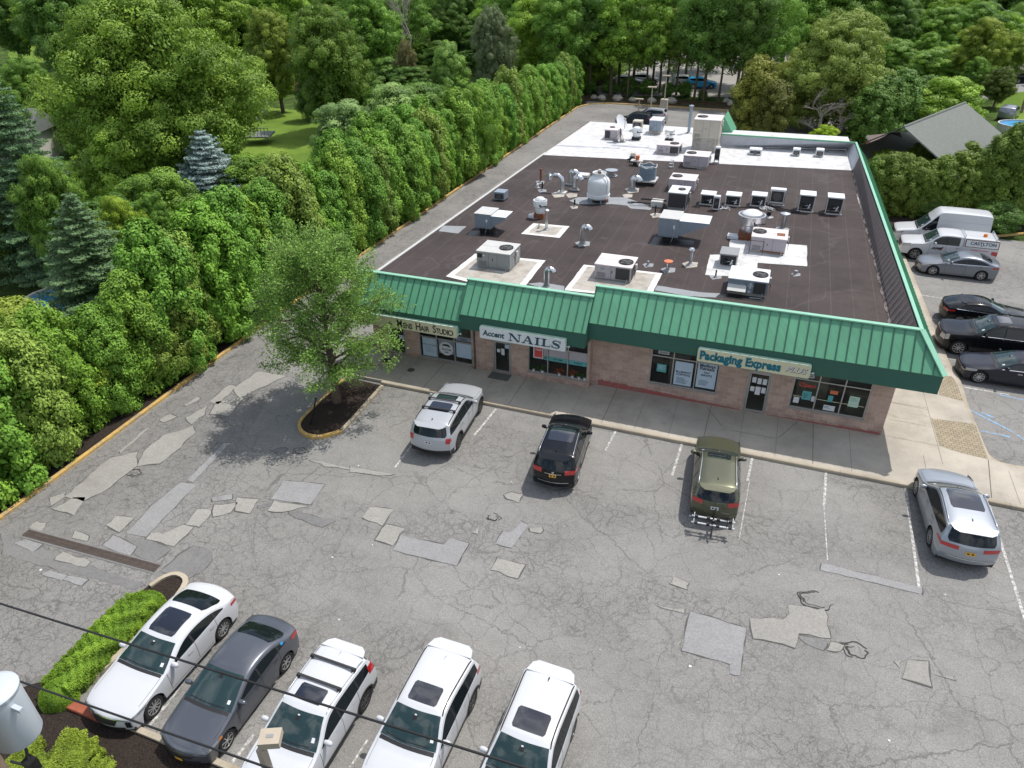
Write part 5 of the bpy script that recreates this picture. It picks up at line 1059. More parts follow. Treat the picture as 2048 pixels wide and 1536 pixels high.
# bucket, board, debris
c = spot(1274, 331); mb = MB(); mb.box((c[0]-.5, c[1]-.2, c[2]+.3), (c[0]+.4, c[1]+.4, c[2]+.38), M['cab_top']); mb.box((c[0]-.3, c[1]-.1, c[2]-.01), (c[0]-.05, c[1]+.2, c[2]+.3), M['black']); mb.box((c[0]+.1, c[1]-.1, c[2]-.01), (c[0]+.3, c[1]+.2, c[2]+.3), M['cab_beige']); tag(mb.build('stand'), 'low board table holding an orange bucket on the dark roof', 'stand')
mb = MB(); mb.lathe([(.13, 0), (.17, .34), (.16, .34), (.0, .33)], (c[0]-.02, c[1]+.1, c[2]+.38), M['orange'], 16); tag(mb.build('bucket'), 'orange bucket on the low board table', 'bucket')
c = spot(1264, 323); t = thing('old_motor', 'black scrap motor by the edge of the white roof', 'motor', c); mb = MB(); mb.lathe([(0, 0), (.2, .0), (.24, .2), (.18, .4), (0, .45)], tuple(c), M['black'], 12); mb.tube([c+(-.4, 0, .1), c+(.1, 0, .35), c+(.35, 0, .15)], .06, M['coil'], 6); mb.build('housing', t)
c = spot(1266, 313); mb = MB(); mb.box((c[0]-.2, c[1]-.1, c[2]), (c[0]+.2, c[1]+.15, c[2]+.28), M['cab_beige'], .03); tag(mb.build('paint_tin'), 'small beige box near the front edge of the white roof', 'box')
c = spot(1346, 335); t = thing('wall_bracket', 'little white bracket frame on the dark roof by the white edge', 'bracket', c); mb = MB(); mb.tube([c, c+(0, 0, .55)], .04, M['paper'], 5); mb.tube([c+(0, 0, .55), c+(-.3, 0, .55)], .04, M['paper'], 5); mb.tube([c+(0, 0, .28), c+(-.3, 0, .28)], .04, M['paper'], 5); mb.tube([c+(0, 0, .02), c+(-.3, 0, .02)], .04, M['paper'], 5); mb.build('frame', t)
# ================================================================== VEHICLES
def paint(name, col, metal=.0, rough=.3): return mat(name, col, rough, metal, .4, .6)
M['p_white'] = paint('paint_white', (.55, .565, .585)); M['p_pearl'] = paint('paint_pearl', (.42, .44, .46), .2); M['p_silver'] = paint('paint_silver', (.34, .37, .41), .5, .34)
M['p_grey'] = paint('paint_graphite', (.105, .115, .135), .4, .3); M['p_black'] = mat('paint_black', (.006, .007, .009), .16, 0, .35, .15); M['p_green'] = paint('paint_green', (.10, .105, .065), .45, .32)
M['p_mid'] = paint('paint_gunmetal', (.20, .22, .25), .55, .32); M['p_navy'] = mat('paint_dark_blue', (.018, .021, .032), .22, .1, .4, .2)
M['cglass'] = mat('car_glass', (.008, .012, .014), .03, 0, .45); M['wglass'] = mat('windscreen_glass', (.02, .042, .043), .03, 0, .55, .3)
M['tyre'] = mat('tyre', (.016, .016, .016), .85); M['rim'] = mat('alloy', (.52, .53, .54), .3, .7); M['rim_d'] = mat('alloy_dark', (.10, .10, .105), .35, .6)
M['trim'] = mat('black_trim', (.02, .02, .021), .55); M['chrome'] = mat('chrome', (.75, .76, .78), .12, 1.0); M['tail'] = mat('tail_lamp', (.42, .012, .012), .15, 0, .6, 1.0); M['head'] = mat('head_lamp', (.36, .38, .40), .08, .3, .7, 1.0)
M['amber'] = mat('amber_lamp', (.75, .22, .02), .2); M['plate_y'] = mat('plate_gold', (.70, .38, .04), .5); M['plate_w'] = mat('plate_pale', (.62, .64, .62), .5); M['sunroof'] = mat('roof_glass', (.012, .014, .02), .02, 0, .8, 1.0); M['cream_seat'] = mat('seat_cream', (.42, .38, .3), .7)

def chaikin(p, it):
    p = [np.array(q, float) for q in p]
    for _ in range(it):
        q = [p[0]]
        for a, b in zip(p, p[1:]): q += [a*.75+b*.25, a*.25+b*.75]
        q.append(p[-1]); p = q
    return np.array(p)
class Car:
    def __init__(s, L, W, prof, belt, wheels, wr=.33, ft=.23, rt=.15, lean=.40, rock=.20, nose=.19, crown=.075, tight=2):
        s.L, s.W, s.belt, s.wheels, s.wr, s.ft, s.rt, s.lean, s.rock = L, W, belt, wheels, wr, ft, rt, lean, rock
        q = chaikin(prof, tight); d = np.r_[0, np.cumsum(np.hypot(*np.diff(q, axis=0).T))]; n = 150; t = np.linspace(0, d[-1], n)
        s.cs, s.cz = np.interp(t, d, q[:, 0]), np.interp(t, d, q[:, 1])
        ds, dz = np.gradient(s.cs), np.gradient(s.cz); l = np.hypot(ds, dz); s.nx, s.nz = -dz/l, ds/l
        k = np.ones(7)/7; pad = lambda v: np.convolve(np.pad(v, 3, 'edge'), k, 'valid'); nx, nz = pad(s.nx), pad(s.nz)
        s.es = s.cs-nx*nose*1.25; s.ez = s.cz-crown*np.clip(nz, 0, 1)
        s.n = n; s.up0 = int(np.argmax(s.nz > .5)); s.up1 = n-1-int(np.argmax(s.nz[::-1] > .5))
        s.u_s = s.cs[s.up0:s.up1+1]; s.u_i = np.arange(s.up0, s.up1+1)
    def beltz(s, x): return np.interp(x, [p[0] for p in s.belt], [p[1] for p in s.belt])
    def y(s, x, z):
        x = np.clip(x, 0, s.L); hw = s.W/2*(1-s.ft*np.clip(1-x/.95, 0, 1)**2.6-s.rt*np.clip(1-(s.L-x)/.95, 0, 1)**2.6); b = s.beltz(x)
        zm = b*.62; v = hw*(1-.05*np.clip((zm-z)/zm, 0, 1)**2-.03*np.clip((z-zm)/(b-zm+1e-6), 0, 1)**2)
        # crease line and shoulder, greenhouse leaning inward
        return v-np.clip(z-b, 0, 9)*s.lean
    def low(s, x):
        z = s.rock+0*x; Ra = s.wr+.055
        for w_ in s.wheels:
            dd = Ra**2-(x-w_)**2; z = np.where(dd > 0, np.maximum(z, np.sqrt(np.maximum(dd, 0))+s.wr), z)
        return z
    def edge(s, x): return np.interp(x, s.es[s.up0:s.up1+1], s.ez[s.up0:s.up1+1])
    def P(s, x, y, z): return (s.L/2-x, y, z)
    def body(s, t, m, trimm=None):
        mb = MB(); n = s.n; nt_ = 9; T_ = np.linspace(-1, 1, 2*nt_+1); ey = s.y(s.es, s.ez)
        vs = []
        for i in range(n):
            for tt in T_: vs.append(s.P(s.cs[i]+(s.es[i]-s.cs[i])*tt*tt, tt*ey[i], s.cz[i]+(s.ez[i]-s.cz[i])*tt**4))
        c = len(T_); mb.add(vs, [(i*c+j, i*c+j+1, (i+1)*c+j+1, (i+1)*c+j) for i in range(n-1) for j in range(c-1)], m)
        zl0, zl1 = s.ez[0], s.ez[-1]; nr = 16
        sF, sR = s.es[0], s.es[-1]; zh, zr_ = s.ez[s.up0], s.ez[s.up1]
        sp = s.es+.32*np.exp(-np.clip(s.es-sF, 0, 9)/.35)*np.clip((s.ez-zl0)/(zh-zl0), 0, 1)-.32*np.exp(-np.clip(sR-s.es, 0, 9)/.35)*np.clip((s.ez-zl1)/(zr_-zl1), 0, 1)*(np.arange(n) > n/2)
        sp = np.maximum.accumulate(sp); lowz = s.low(sp)
        lowz = np.where(np.arange(n) < 3, np.minimum(lowz, s.ez), lowz); lowz = np.minimum(lowz, s.ez-.001)
        for sg in (1, -1):
            vs = []
            for i in range(n):
                for k in range(nr+1):
                    r = k/nr; x = s.es[i]+(sp[i]-s.es[i])*r; z = s.ez[i]+(lowz[i]-s.ez[i])*r; vs.append(s.P(x, sg*s.y(x, z), z))
            c = nr+1; f = [(i*c+j, i*c+j+1, (i+1)*c+j+1, (i+1)*c+j) for i in range(n-1) for j in range(nr)]
            mb.add(vs, f if sg < 0 else [tuple(reversed(q)) for q in f], m)
        me_o = mb.build('body', t, smooth=True, world=False)
        import bmesh
        bm = bmesh.new(); bm.from_mesh(me_o.data); bmesh.ops.remove_doubles(bm, verts=bm.verts, dist=.0015); bmesh.ops.recalc_face_normals(bm, faces=bm.faces); bm.to_mesh(me_o.data); bm.free()
        me_o.data.set_sharp_from_angle(angle=R_(50))
        u = MB(); y0 = s.W/2-.22; a = [w_-s.wr-.04 for w_ in s.wheels]; b = [w_+s.wr+.04 for w_ in s.wheels]
        for x0, x1 in ((.25, a[0]), (b[0], a[1]), (b[1], s.L-.25)): u.box(s.P(x1, -s.W/2+.09, s.rock-.03)[:1]+(-s.W/2+.09, s.rock-.03), s.P(x0, 0, 0)[:1]+(s.W/2-.09, s.rock+.12), M['trim'])
        u.box((s.L/2-s.L+.3, -y0, s.rock), (s.L/2-.3, y0, s.beltz(s.L/2)-.25), M['trim']); u.build('underbody', t, world=False)
    def side(s, mb, m, x0, x1, zb, zt, sg, off=.006, nx=14, nz=6):
        f = lambda v, x: (v(x) if callable(v) else v+0*x)
        X = np.linspace(x0, x1, nx+1); vs = []
        for x in X:
            a, b = float(f(zb, x)), float(f(zt, x))
            if b < a: b = a+.001
            for k in range(nz+1):
                z = a+(b-a)*k/nz; xc = min(max(x, float(np.interp(z, s.ez[:s.up0+1], s.es[:s.up0+1]))), float(np.interp(z, s.ez[s.up1:][::-1], s.es[s.up1:][::-1])))
                vs.append(s.P(xc, sg*(s.y(xc, z)+off), z+off*.2))
        c = nz+1; F = [(i*c+j, i*c+j+1, (i+1)*c+j+1, (i+1)*c+j) for i in range(nx) for j in range(nz)]
        mb.add(vs, F if sg < 0 else [tuple(reversed(q)) for q in F], m); return mb
    def top(s, mb, m, i0, i1, t0, t1, off=.006, nt_=10, ni=14, round_=0.0):
        I = np.linspace(i0, i1, ni+1); vs = []; ar = np.arange(s.n); ey = s.y(s.es, s.ez)
        cs, cz, es, ez, yy, nx, nz = (np.interp(I, ar, v) for v in (s.cs, s.cz, s.es, s.ez, ey, s.nx, s.nz))
        for i in range(ni+1):
            u = i/ni; k = 1.0
            if round_: e = min(u, 1-u)/round_; k = 1-.10*max(0, 1-e)**2
            f0, f1 = (t0(u) if callable(t0) else t0), (t1(u) if callable(t1) else t1)
            m0, hw = (f0+f1)/2, (f1-f0)/2*k
            for j in range(nt_+1):
                tt = m0+hw*(2*j/nt_-1); vs.append(s.P(cs[i]+(es[i]-cs[i])*tt*tt+nx[i]*off, tt*yy[i], cz[i]+(ez[i]-cz[i])*tt**4+nz[i]*off))
        c = nt_+1; mb.add(vs, [(i*c+j, i*c+j+1, (i+1)*c+j+1, (i+1)*c+j) for i in range(ni) for j in range(nt_)], m); return mb
    def ix(s, x): return float(np.interp(x, s.u_s, s.u_i))          # profile index at length x on the upper surface
    def iz(s, z, rear=False):                                        # profile index at height z on nose or tail
        if not rear: return float(np.interp(z, s.cz[:s.up0+1], np.arange(s.up0+1)))
        a = s.cz[s.up1:][::-1]; return float(np.interp(z, a, np.arange(s.up1, s.n)[::-1]))
    def put(s, mb, name, t, parent=None, smooth=False):
        o = mb.build(name, parent or t, smooth=smooth, world=False); return o
def wheel_set(c, t, rimm='rim', spokes=5, w_=.22, face=1.0):
    for wx in c.wheels:
        for sg in (1, -1):
            yo = sg*(c.y(wx, .5)-.02); R1 = c.wr; ctr = (c.L/2-wx, yo-sg*w_, R1)
            h = -1 if sg < 0 else 1
            mb = MB(); mb.lathe([(R1*.66, 0), (R1*.92, 0), (R1, .03*h), (R1, (w_-.03)*h), (R1*.93, w_*h), (R1*.68, w_*h), (R1*.66, (w_-.02)*h)], ctr, M['tyre'], 28, 'y'); wo = mb.build('wheel', t, smooth='auto', world=False)
            mb = MB(); mb.lathe([(R1*.69, (w_-.015)*h), (R1*.70, (w_-.001)*h), (R1*.64, (w_-.004)*h), (R1*.62, (w_-.06)*h)], ctr, M[rimm], 28, 'y'); mb.lathe([(R1*.63, (w_-.07)*h), (.001, (w_-.075)*h)], ctr, M['black'], 20, 'y')
            mb.lathe([(R1*.16, (w_-.03)*h), (R1*.13, (w_-.012)*h), (.001, (w_-.01)*h)], ctr, M[rimm], 12, 'y')
            for k in range(spokes):
                for dlt in ((-.13, .13) if spokes <= 6 else (0,)):
                    a = 2*math.pi*k/spokes+.3+dlt*.7; b = 2*math.pi*k/spokes+.3+dlt*1.9 if spokes <= 6 else a; d = np.array([math.cos(b), 0, math.sin(b)])*R1*.66-np.array([math.cos(a), 0, math.sin(a)])*R1*.10
                    p0 = np.array(ctr)+np.array([math.cos(a)*R1*.10, (w_-.022)*h, math.sin(a)*R1*.10]); l = np.linalg.norm(d); dn = d/l; sd = np.cross(dn, [0, 1, 0]); mb.obox(p0+d/2, d/2, sd*(R1*.042 if spokes <= 6 else R1*.045), (0, .012, 0), M[rimm])
            ro = mb.build('rim', wo, world=False)
def mirror(c, t, x, z, m, sg):
    y = c.y(x, z); mb = MB(); prof = [(0, -.12), (.07, -.11), (.10, -.02), (.09, .07), (.05, .11), (0, .12)]
    cx = c.L/2-x; vs = []; n = 12
    for r, h in prof:
        for j in range(n): a = 2*math.pi*j/n; vs.append((cx+.02+r*.75*math.cos(a), sg*(y+.14+h), z+.02+r*.9*math.sin(a)))
    mb.add(vs, [(i*n+j, i*n+(j+1) % n, (i+1)*n+(j+1) % n, (i+1)*n+j) for i in range(len(prof)-1) for j in range(n)], m); mb.box((cx-.03, sg*y-.03 if sg > 0 else -y-.08, z-.05), (cx+.03, sg*y+.08 if sg > 0 else -y+.03, z-.02), M['trim']); mb.build('mirror', t, smooth='auto', world=False)
def dress(c, t, pm, k):
    """lights, glass, trim; k = dict of options"""
    g = k.get
    c.body(t, pm); L = c.L
    ws0, ws1 = g('ws'); rw0, rw1 = g('rw')
    tp = lambda a, b: (lambda u: a+(b-a)*u)
    mb = MB(); e0, e1 = g('wst', (.93, .90)); c.top(mb, M['wglass'], c.ix(ws0), c.ix(ws1), lambda u: -(e0+(e1-e0)*u), tp(e0, e1), .007); wo = c.put(mb, 'windscreen', t, smooth=True)
    mb = MB()
    for a, b in ((-.75, -.02), (.02, .7)): c.top(mb, M['black'], c.ix(ws0+.04)+.3, c.ix(ws0+.04)+.9, a, b, .018, 6, 2)
    c.put(mb, 'wiper', t, wo)
    mb = MB(); c.top(mb, M['paper'], c.ix(ws0+.16), c.ix(ws0+.26), .70, .80, .010, 2, 2); c.top(mb, M['black'], c.ix(ws1-.22), c.ix(ws1-.12), -.08, .08, .012, 2, 2)
    c.top(mb, M['paper'], c.ix(ws1-.12), c.ix(ws1-.09), -.04, .04, .014, 2, 1)
    c.put(mb, 'sticker', t, wo)
    # base of screen, black cowl strip
    mb = MB(); c.top(mb, M['trim'], c.ix(ws0-.10), c.ix(ws0)-.2, -.90, .90, .004, 8, 2); c.put(mb, 'cowl', t)
    mb = MB(); c.top(mb, M['cglass'], c.ix(rw0), c.ix(rw1) if not g('hatch') else g('hatch')(c), -.86 if not g('hatch') else -.84, .86 if not g('hatch') else .84, .007, 10, 12, .3); c.put(mb, 'rear_window', t, smooth=True)
    # side glass
    for sg in (1, -1):
        zt = lambda x: np.minimum(c.edge(x)-.075, 99); zb = lambda x: c.beltz(x)+.025
        mb = MB(); a, b = g('glass'); c.side(mb, M['cglass'], a, b, zb, zt, sg, .006, 40, 5); wo = c.put(mb, 'side_window', t, smooth=True)
        mb = MB()
        for px in g('pillars'): c.side(mb, M['trim'] if not g('bodypillar') else pm, px-.035, px+.035, zb, zt, sg, .010, 2, 4)
        if g('chrome'): c.side(mb, M['chrome'], a, b, lambda x: c.beltz(x)+.0, lambda x: c.beltz(x)+.022, sg, .012, 30, 1)
        c.put(mb, 'window_pillar', t, wo)
        mb = MB()
        for dx in g('doors'): c.side(mb, M['black'], dx-.006, dx+.006, .30, lambda x: c.beltz(x), sg, .003, 1, 8)
        d0, d1 = g('doors')[0], g('doors')[-1]; c.side(mb, M['black'], d0, min(d1, c.wheels[1]-c.wr-.12), .29, .30, sg, .003, 16, 1)
        c.put(mb, 'door_seam', t)
        mb = MB()
        for hx in g('handles'): c.side(mb, pm if not g('chandle') else M['chrome'], hx, hx+.2, c.beltz(hx)-.16, c.beltz(hx)-.125, sg, .022, 3, 1); c.side(mb, pm, hx, hx+.2, c.beltz(hx)-.165, c.beltz(hx)-.12, sg, .010, 3, 2)
        c.put(mb, 'door_handle', t)
        mirror(c, t, g('mir', ws0+.42), c.beltz(ws0+.4)+.10, g('mirm', pm), sg)
        # cladding
        if g('clad'):
            mb = MB(); cm = g('clad')
            for wx in c.wheels:
                Ra = c.wr+.05; pts = []
                for q in np.linspace(.0, math.pi, 19):
                    x_, z_ = wx-math.cos(q)*Ra, c.wr+math.sin(q)*Ra; x2, z2 = wx-math.cos(q)*(Ra+.065), c.wr+math.sin(q)*(Ra+.06)
                    pts += [c.P(x_, sg*(c.y(x_, z_)+.012), z_), c.P(x2, sg*(c.y(x2, z2)+.010), z2)]
                F = [(2*i, 2*i+1, 2*i+3, 2*i+2) for i in range(18)]; mb.add(pts, F, cm)
            c.side(mb, cm, c.wheels[0]+c.wr+.06, c.wheels[1]-c.wr-.06, c.rock, c.rock+.15, sg, .010, 16, 2); c.put(mb, 'wheel_arch_cladding', t)
        # lamps
        hz0, hz1, hl = g('head', (.62, .74, .55)); hl += .12; mb = MB()
        c.side(mb, M['head'], .10, hl, lambda x: hz0+.06*(x-.1)/(hl-.1)*1.2, lambda x: hz1+(.05)*(x-.1)/(hl-.1), sg, .008, 10, 3)
        i0, i1 = c.iz(hz0), c.iz(hz1); c.top(mb, M['head'], i0, i1, *((.58, .99) if sg > 0 else (-.99, -.58)), .008, 6, 4)
        if g('amber'): c.side(mb, M['amber'], hl-.12, hl, hz0+.08, hz1+.03, sg, .012, 3, 2)
        c.put(mb, 'headlight', t, smooth=True)
        tz0, tz1, tl, tt = g('tail', (.78, .94, .40, .55)); mb = MB()
        tl += .2; c.side(mb, M['tail'], L-tl, L-.06, lambda x: tz0+(tz1-tz0)*.35*(1-(x-(L-tl))/tl), lambda x: tz1+0*x, sg, .009, 10, 3)
        i0, i1 = c.iz(tz1, True), c.iz(tz0, True); c.top(mb, M['tail'], i0, i1, *((tt, .995) if sg > 0 else (-.995, -tt)), .009, 6, 4); c.put(mb, 'tail_light', t, smooth=True)
    if g('tailbar'): mb = MB(); tz0, tz1, tl, tt = g('tail'); zc = (tz0+tz1)/2; c.top(mb, M['tail'] if g('tailbar') == 'red' else M['chrome'], c.iz(zc+.02, True), c.iz(zc-.02, True), -tt, tt, .008, 8, 2); c.put(mb, 'light_bar', t)
    # grille, lower intake, plates
    gz0, gz1, gt = g('grille', (.45, .62, .5)); mb = MB(); c.top(mb, M['trim'], c.iz(gz0), c.iz(gz1), lambda u: -gt*(.75+.25*u), lambda u: gt*(.75+.25*u), .010, 10, 5)
    c.top(mb, M['chrome'], c.iz(gz1)-.0, c.iz(gz1)+.7, -gt, gt, .014, 10, 1); c.top(mb, M['trim'], c.iz(.26), c.iz(.36), -.75, .75, .009, 10, 3); c.put(mb, 'grille', t)
    if g('intake'): 
        mb = MB()
        for sg in (1, -1): c.top(mb, M['black'], c.iz(.34), c.iz(.60), *((.80, .97) if sg > 0 else (-.97, -.80)), .010, 4, 4)
        c.put(mb, 'intake', t)
    pz = g('plate', .62)
    if pz:
        mb = MB(); c.top(mb, g('platem', M['plate_y']), c.iz(pz+.065, True), c.iz(pz-.065, True), -.17, .17, .016, 4, 2); po = c.put(mb, 'number_plate', t)
        mb = MB(); c.top(mb, M['ink'], c.iz(pz+.03, True), c.iz(pz-.03, True), -.12, -.03, .02, 2, 1); c.top(mb, M['ink'], c.iz(pz+.03, True), c.iz(pz-.03, True), .03, .12, .02, 2, 1); c.put(mb, 'plate_mark', t, po)
    mb = MB()
    c.top(mb, M['black'], c.ix(.55), c.ix(ws0-.12), -.905, -.895, .003, 1, 10); c.top(mb, M['black'], c.ix(.55), c.ix(ws0-.12), .895, .905, .003, 1, 10); c.top(mb, M['black'], c.iz(gz1+.08), c.iz(gz1+.08)+.4, -.9, .9, .004, 8, 1)
    c.put(mb, 'bonnet_seam', t)
    if g('lower'):
        mb = MB(); c.top(mb, g('lower'), c.iz(.52, True), c.iz(.26, True), -.99, .99, .010, 10, 4)
        for sg in (1, -1): c.side(mb, g('lower'), L-.55, L-.05, c.low, .50, sg, .009, 8, 3)
        c.put(mb, 'rear_bumper', t); mb = MB(); c.top(mb, M['trim'], c.iz(.24), c.iz(.42), -.99, .99, .006, 10, 3); c.put(mb, 'front_bumper', t)
    for sr in g('sunroof', ()):
        mb = MB(); c.top(mb, M['sunroof'], c.ix(sr[0]), c.ix(sr[1]), -sr[2], sr[2], .008, 8, 8, .12); c.put(mb, 'sunroof', t, smooth=True)
    if g('shark'):
        mb = MB(); x = g('shark'); i = int(c.ix(x)); X, Z = L/2-c.cs[i], c.cz[i]; mb.add([(X+.1, 0, Z), (X-.08, .025, Z), (X-.08, -.025, Z), (X-.07, 0, Z+.07)], [(0, 1, 3), (0, 3, 2), (1, 2, 3)], g('sharkm', M['black'])); c.put(mb, 'antenna', t)
    if g('rails'):
        a, b, mm = g('rails')
        for sg in (1, -1):
            mb = MB(); pts = []
            for x in np.linspace(a, b, 12): i = c.ix(x); ar = np.arange(c.n); es, ez = np.interp(i, ar, c.es), np.interp(i, ar, c.ez); e = .045 if .02 < (x-a)/(b-a) < .98 else 0; pts.append((L/2-es, sg*(c.y(es, ez)-.05), ez+e+.01))
            mb.tube(pts, .02, mm, 6); mb.build('roof_rail', t, smooth=True, world=False)
    for x in g('bars', ()):
        mb = MB(); i = c.ix(x); ar = np.arange(c.n); es, ez = np.interp(i, ar, c.es), np.interp(i, ar, c.ez); yy = c.y(es, ez)-.03
        mb.obox((L/2-es, 0, ez+.13), (.035, 0, 0), (0, yy, 0), (0, 0, .016), M['trim'])
        for sg in (1, -1): mb.obox((L/2-es, sg*(yy-.04), ez+.07), (.05, 0, 0), (0, .05, 0), (0, 0, .05), M['trim'])
        mb.build('crossbar', t, world=False)
    if g('ribs'):
        mb = MB()
        for tt in (-.6, -.36, -.12, .12, .36, .6): c.top(mb, M['rib'] if 'rib' in M else M['cab_top'], c.ix(g('ribs')[0]), c.ix(g('ribs')[1]), tt-.012, tt+.012, .005, 1, 8)
        mb.mats = [pm]*1; mb.m = [0]*len(mb.f); c.put(mb, 'roof_rib', t)
    if g('spoiler'):
        x0, x1, mm = g('spoiler'); mb = MB(); i = c.ix(x0); ar = np.arange(c.n); z = float(np.interp(i, ar, c.cz)); yw = float(c.y(x0, z-.06))
        pts = lambda zz, dz, sc: [(L/2-x0, -yw*sc, zz), (L/2-x0, yw*sc, zz), (L/2-x1+.12, yw*sc*.88, zz-dz), (L/2-x1, yw*sc*.66, zz-dz-.01), (L/2-x1, -yw*sc*.66, zz-dz-.01), (L/2-x1+.12, -yw*sc*.88, zz-dz)]
        p0, p1 = pts(z+.005, .03, .93), pts(z-.035, .01, .91); mb.add(p0+p1, [(0, 1, 2, 3, 4, 5), (11, 10, 9, 8, 7, 6)]+[(k, 6+k, 6+(k+1) % 6, (k+1) % 6) for k in range(6)], mm); mb.build('spoiler', t, world=False)
    wheel_set(c, t, g('rimm', 'rim'), g('spokes', 5))
def place(name, label, cat, wheel_px=None, side=1, rear=False, yaw=0.0, c=None, at=None, group=None):
    """stand the car so that the wheel on its given side touches the asphalt at the surveyed point"""
    hd = np.array([math.cos(yaw), math.sin(yaw)]); lf = np.array([-hd[1], hd[0]])
    if at is None:
        p = G(*wheel_px)[:2]; wx = c.wheels[1 if rear else 0]; yo = side*(c.y(wx, .4)-.12); at = p-hd*(c.L/2-wx)-lf*yo
    return thing(name, label, cat, (at[0], at[1], .012), yaw, group)
DN, UP = R_(-90.6), R_(92)
SED = [(.02, .24), (.0, .50), (.05, .66), (.22, .76), (.75, .86), (1.48, .97), (2.25, 1.33), (2.75, 1.43), (3.3, 1.43), (3.9, 1.33), (4.35, 1.13), (4.72, 1.07), (4.86, .98), (4.9, .72), (4.9, .48), (4.84, .26)]
def sed(L, H=1.44, hoodh=.0, rake=0.0, deck=0.0): k = L/4.9; return [(x*k, (.24+(z-.24)*(H-.24)/(1.43-.24))) for x, z in SED]
def suvprof(L, H, cowl=1.02, hood=1.0, ws=1.35, rf=2.15, tail=.32, noseh=.85):
    return [(.05, .28), (.0, .52), (.03, noseh-.08), (.16, noseh+.04), (.75, hood), (ws, cowl+.04), (rf, H-.06), (rf+.55, H), (L*.62, H), (L-.75, H-.05), (L-.42, H-.10), (L-.30, H-.2), (L-.10, 1.12), (L-.04, .98), (L, .72), (L-.01, .48), (L-.08, .3)]
GRP1, GRP2, GRP3 = 'cars parked nose to the street kerb', 'cars parked facing the shops', 'vehicles in the side lot'
# --- street-side row
c = Car(4.92, 1.88, sed(4.92, 1.45), [(0, .80), (1.3, .93), (2.4, .965), (4.0, 1.02), (4.9, 1.04)], (.93, 3.87), .345, lean=.50)
t = place('parked_car', 'white fastback sedan with long dark glass roof, leftmost of the front row beside the hedge', 'car', (310.5, 1427), 1, False, DN, c, group=GRP1)
dress(c, t, M['p_white'], dict(ws=(1.50, 2.32), rw=(3.62, 4.32), glass=(1.72, 4.10), pillars=(2.78, 3.72), doors=(1.62, 2.78, 3.68), handles=(2.45, 3.42), sunroof=((2.46, 3.36, .66),), head=(.60, .70, .62), tail=(.80, .95, .32, .72), grille=(.42, .64, .58), intake=1, spokes=10, plate=.60, shark=None, wst=(.93, .88)))
mb = MB(); c.top(mb, M['trim'], c.iz(.245), c.iz(.27), -.97, .97, .03, 8, 1); c.put(mb, 'front_lip', t)
c = Car(4.56, 1.76, [(.02, .24), (.0, .48), (.06, .64), (.25, .74), (.75, .88), (1.22, 1.0), (2.1, 1.36), (2.55, 1.44), (3.05, 1.44), (3.6, 1.34), (4.02, 1.12), (4.38, 1.08), (4.52, .99), (4.56, .72), (4.56, .48), (4.5, .26)], [(0, .78), (1.2, .92), (2.3, .96), (3.8, 1.03), (4.5, 1.05)], (.90, 3.58), .32, lean=.44)
t = place('parked_car', 'dark grey compact sedan with amber corner lamps, second in the front row', 'car', (455, 1492.5), 1, False, DN, c, group=GRP1)
dress(c, t, M['p_grey'], dict(ws=(1.24, 2.16), rw=(3.42, 4.02), glass=(1.55, 3.85), pillars=(2.55, 3.42), doors=(1.45, 2.55, 3.40), handles=(2.25, 3.12), head=(.60, .72, .66), amber=1, tail=(.80, 1.0, .36, .62), grille=(.46, .56, .62), spokes=7, rimm='rim', plate=.70, wst=(.95, .9)))
mb = MB(); c.side(mb, M['blue_sticker'] if 'blue_sticker' in M else M['water'], 3.58, 3.68, 1.10, 1.18, 1, .014, 2, 2); c.put(mb, 'sticker', t)
mb = MB(); c.top(mb, M['plate_y'], c.iz(.34), c.iz(.45), -.16, .16, .03, 4, 2); c.put(mb, 'number_plate', t)
H3 = DN
c = Car(4.60, 1.86, suvprof(4.60, 1.66, 1.05, 1.02, 1.28, 2.0), [(0, .9), (1.2, 1.03), (2.4, 1.07), (4.0, 1.16), (4.6, 1.2)], (.90, 3.60), .36, lean=.36, rock=.26, crown=.07)
t = place('parked_car', 'white crossover with two black roof crossbars and a small sunroof', 'car', (728.4, 1414), 1, True, H3, c, group=GRP1)
dress(c, t, M['p_white'], dict(ws=(1.32, 2.06), rw=(4.12, 4.42), glass=(1.55, 4.02), pillars=(2.5, 3.4), doors=(1.45, 2.5, 3.32), handles=(2.2, 3.05), head=(.78, .92, .6), tail=(.95, 1.32, .42, .78), grille=(.5, .78, .5), sunroof=((2.30, 2.78, .58),), bars=(2.92, 3.62), ribs=(2.85, 4.05), rails=(2.15, 4.05, M['p_silver']), clad=M['trim'], lower=M['trim'], rimm='rim_d', spokes=5, plate=.80, spoiler=(4.08, 4.42, M['p_white']), shark=3.95, sharkm=M['p_white']))
c = Car(4.60, 1.85, suvprof(4.60, 1.68, 1.06, 1.03, 1.30, 2.02), [(0, .9), (1.2, 1.04), (2.4, 1.08), (4.0, 1.16), (4.6, 1.2)], (.90, 3.60), .355, lean=.36, rock=.26, crown=.07)
t = place('parked_car', 'white crossover with plain roof and rear sunroof glass, fourth in the front row', 'car', (940.5, 1415.6), 1, True, DN, c, group=GRP1)
dress(c, t, M['p_white'], dict(ws=(1.34, 2.08), rw=(4.12, 4.42), glass=(1.55, 4.05), pillars=(2.5, 3.4), doors=(1.45, 2.5, 3.32), handles=(2.2, 3.05), head=(.78, .92, .6), tail=(.98, 1.18, .40, .50), grille=(.5, .78, .5), sunroof=((2.28, 2.86, .60),), rails=(2.1, 4.1, M['trim']), clad=M['trim'], lower=M['trim'], rimm='rim_d', spokes=5, plate=.80, spoiler=(4.06, 4.46, M['p_white']), shark=3.8, sharkm=M['p_white']))
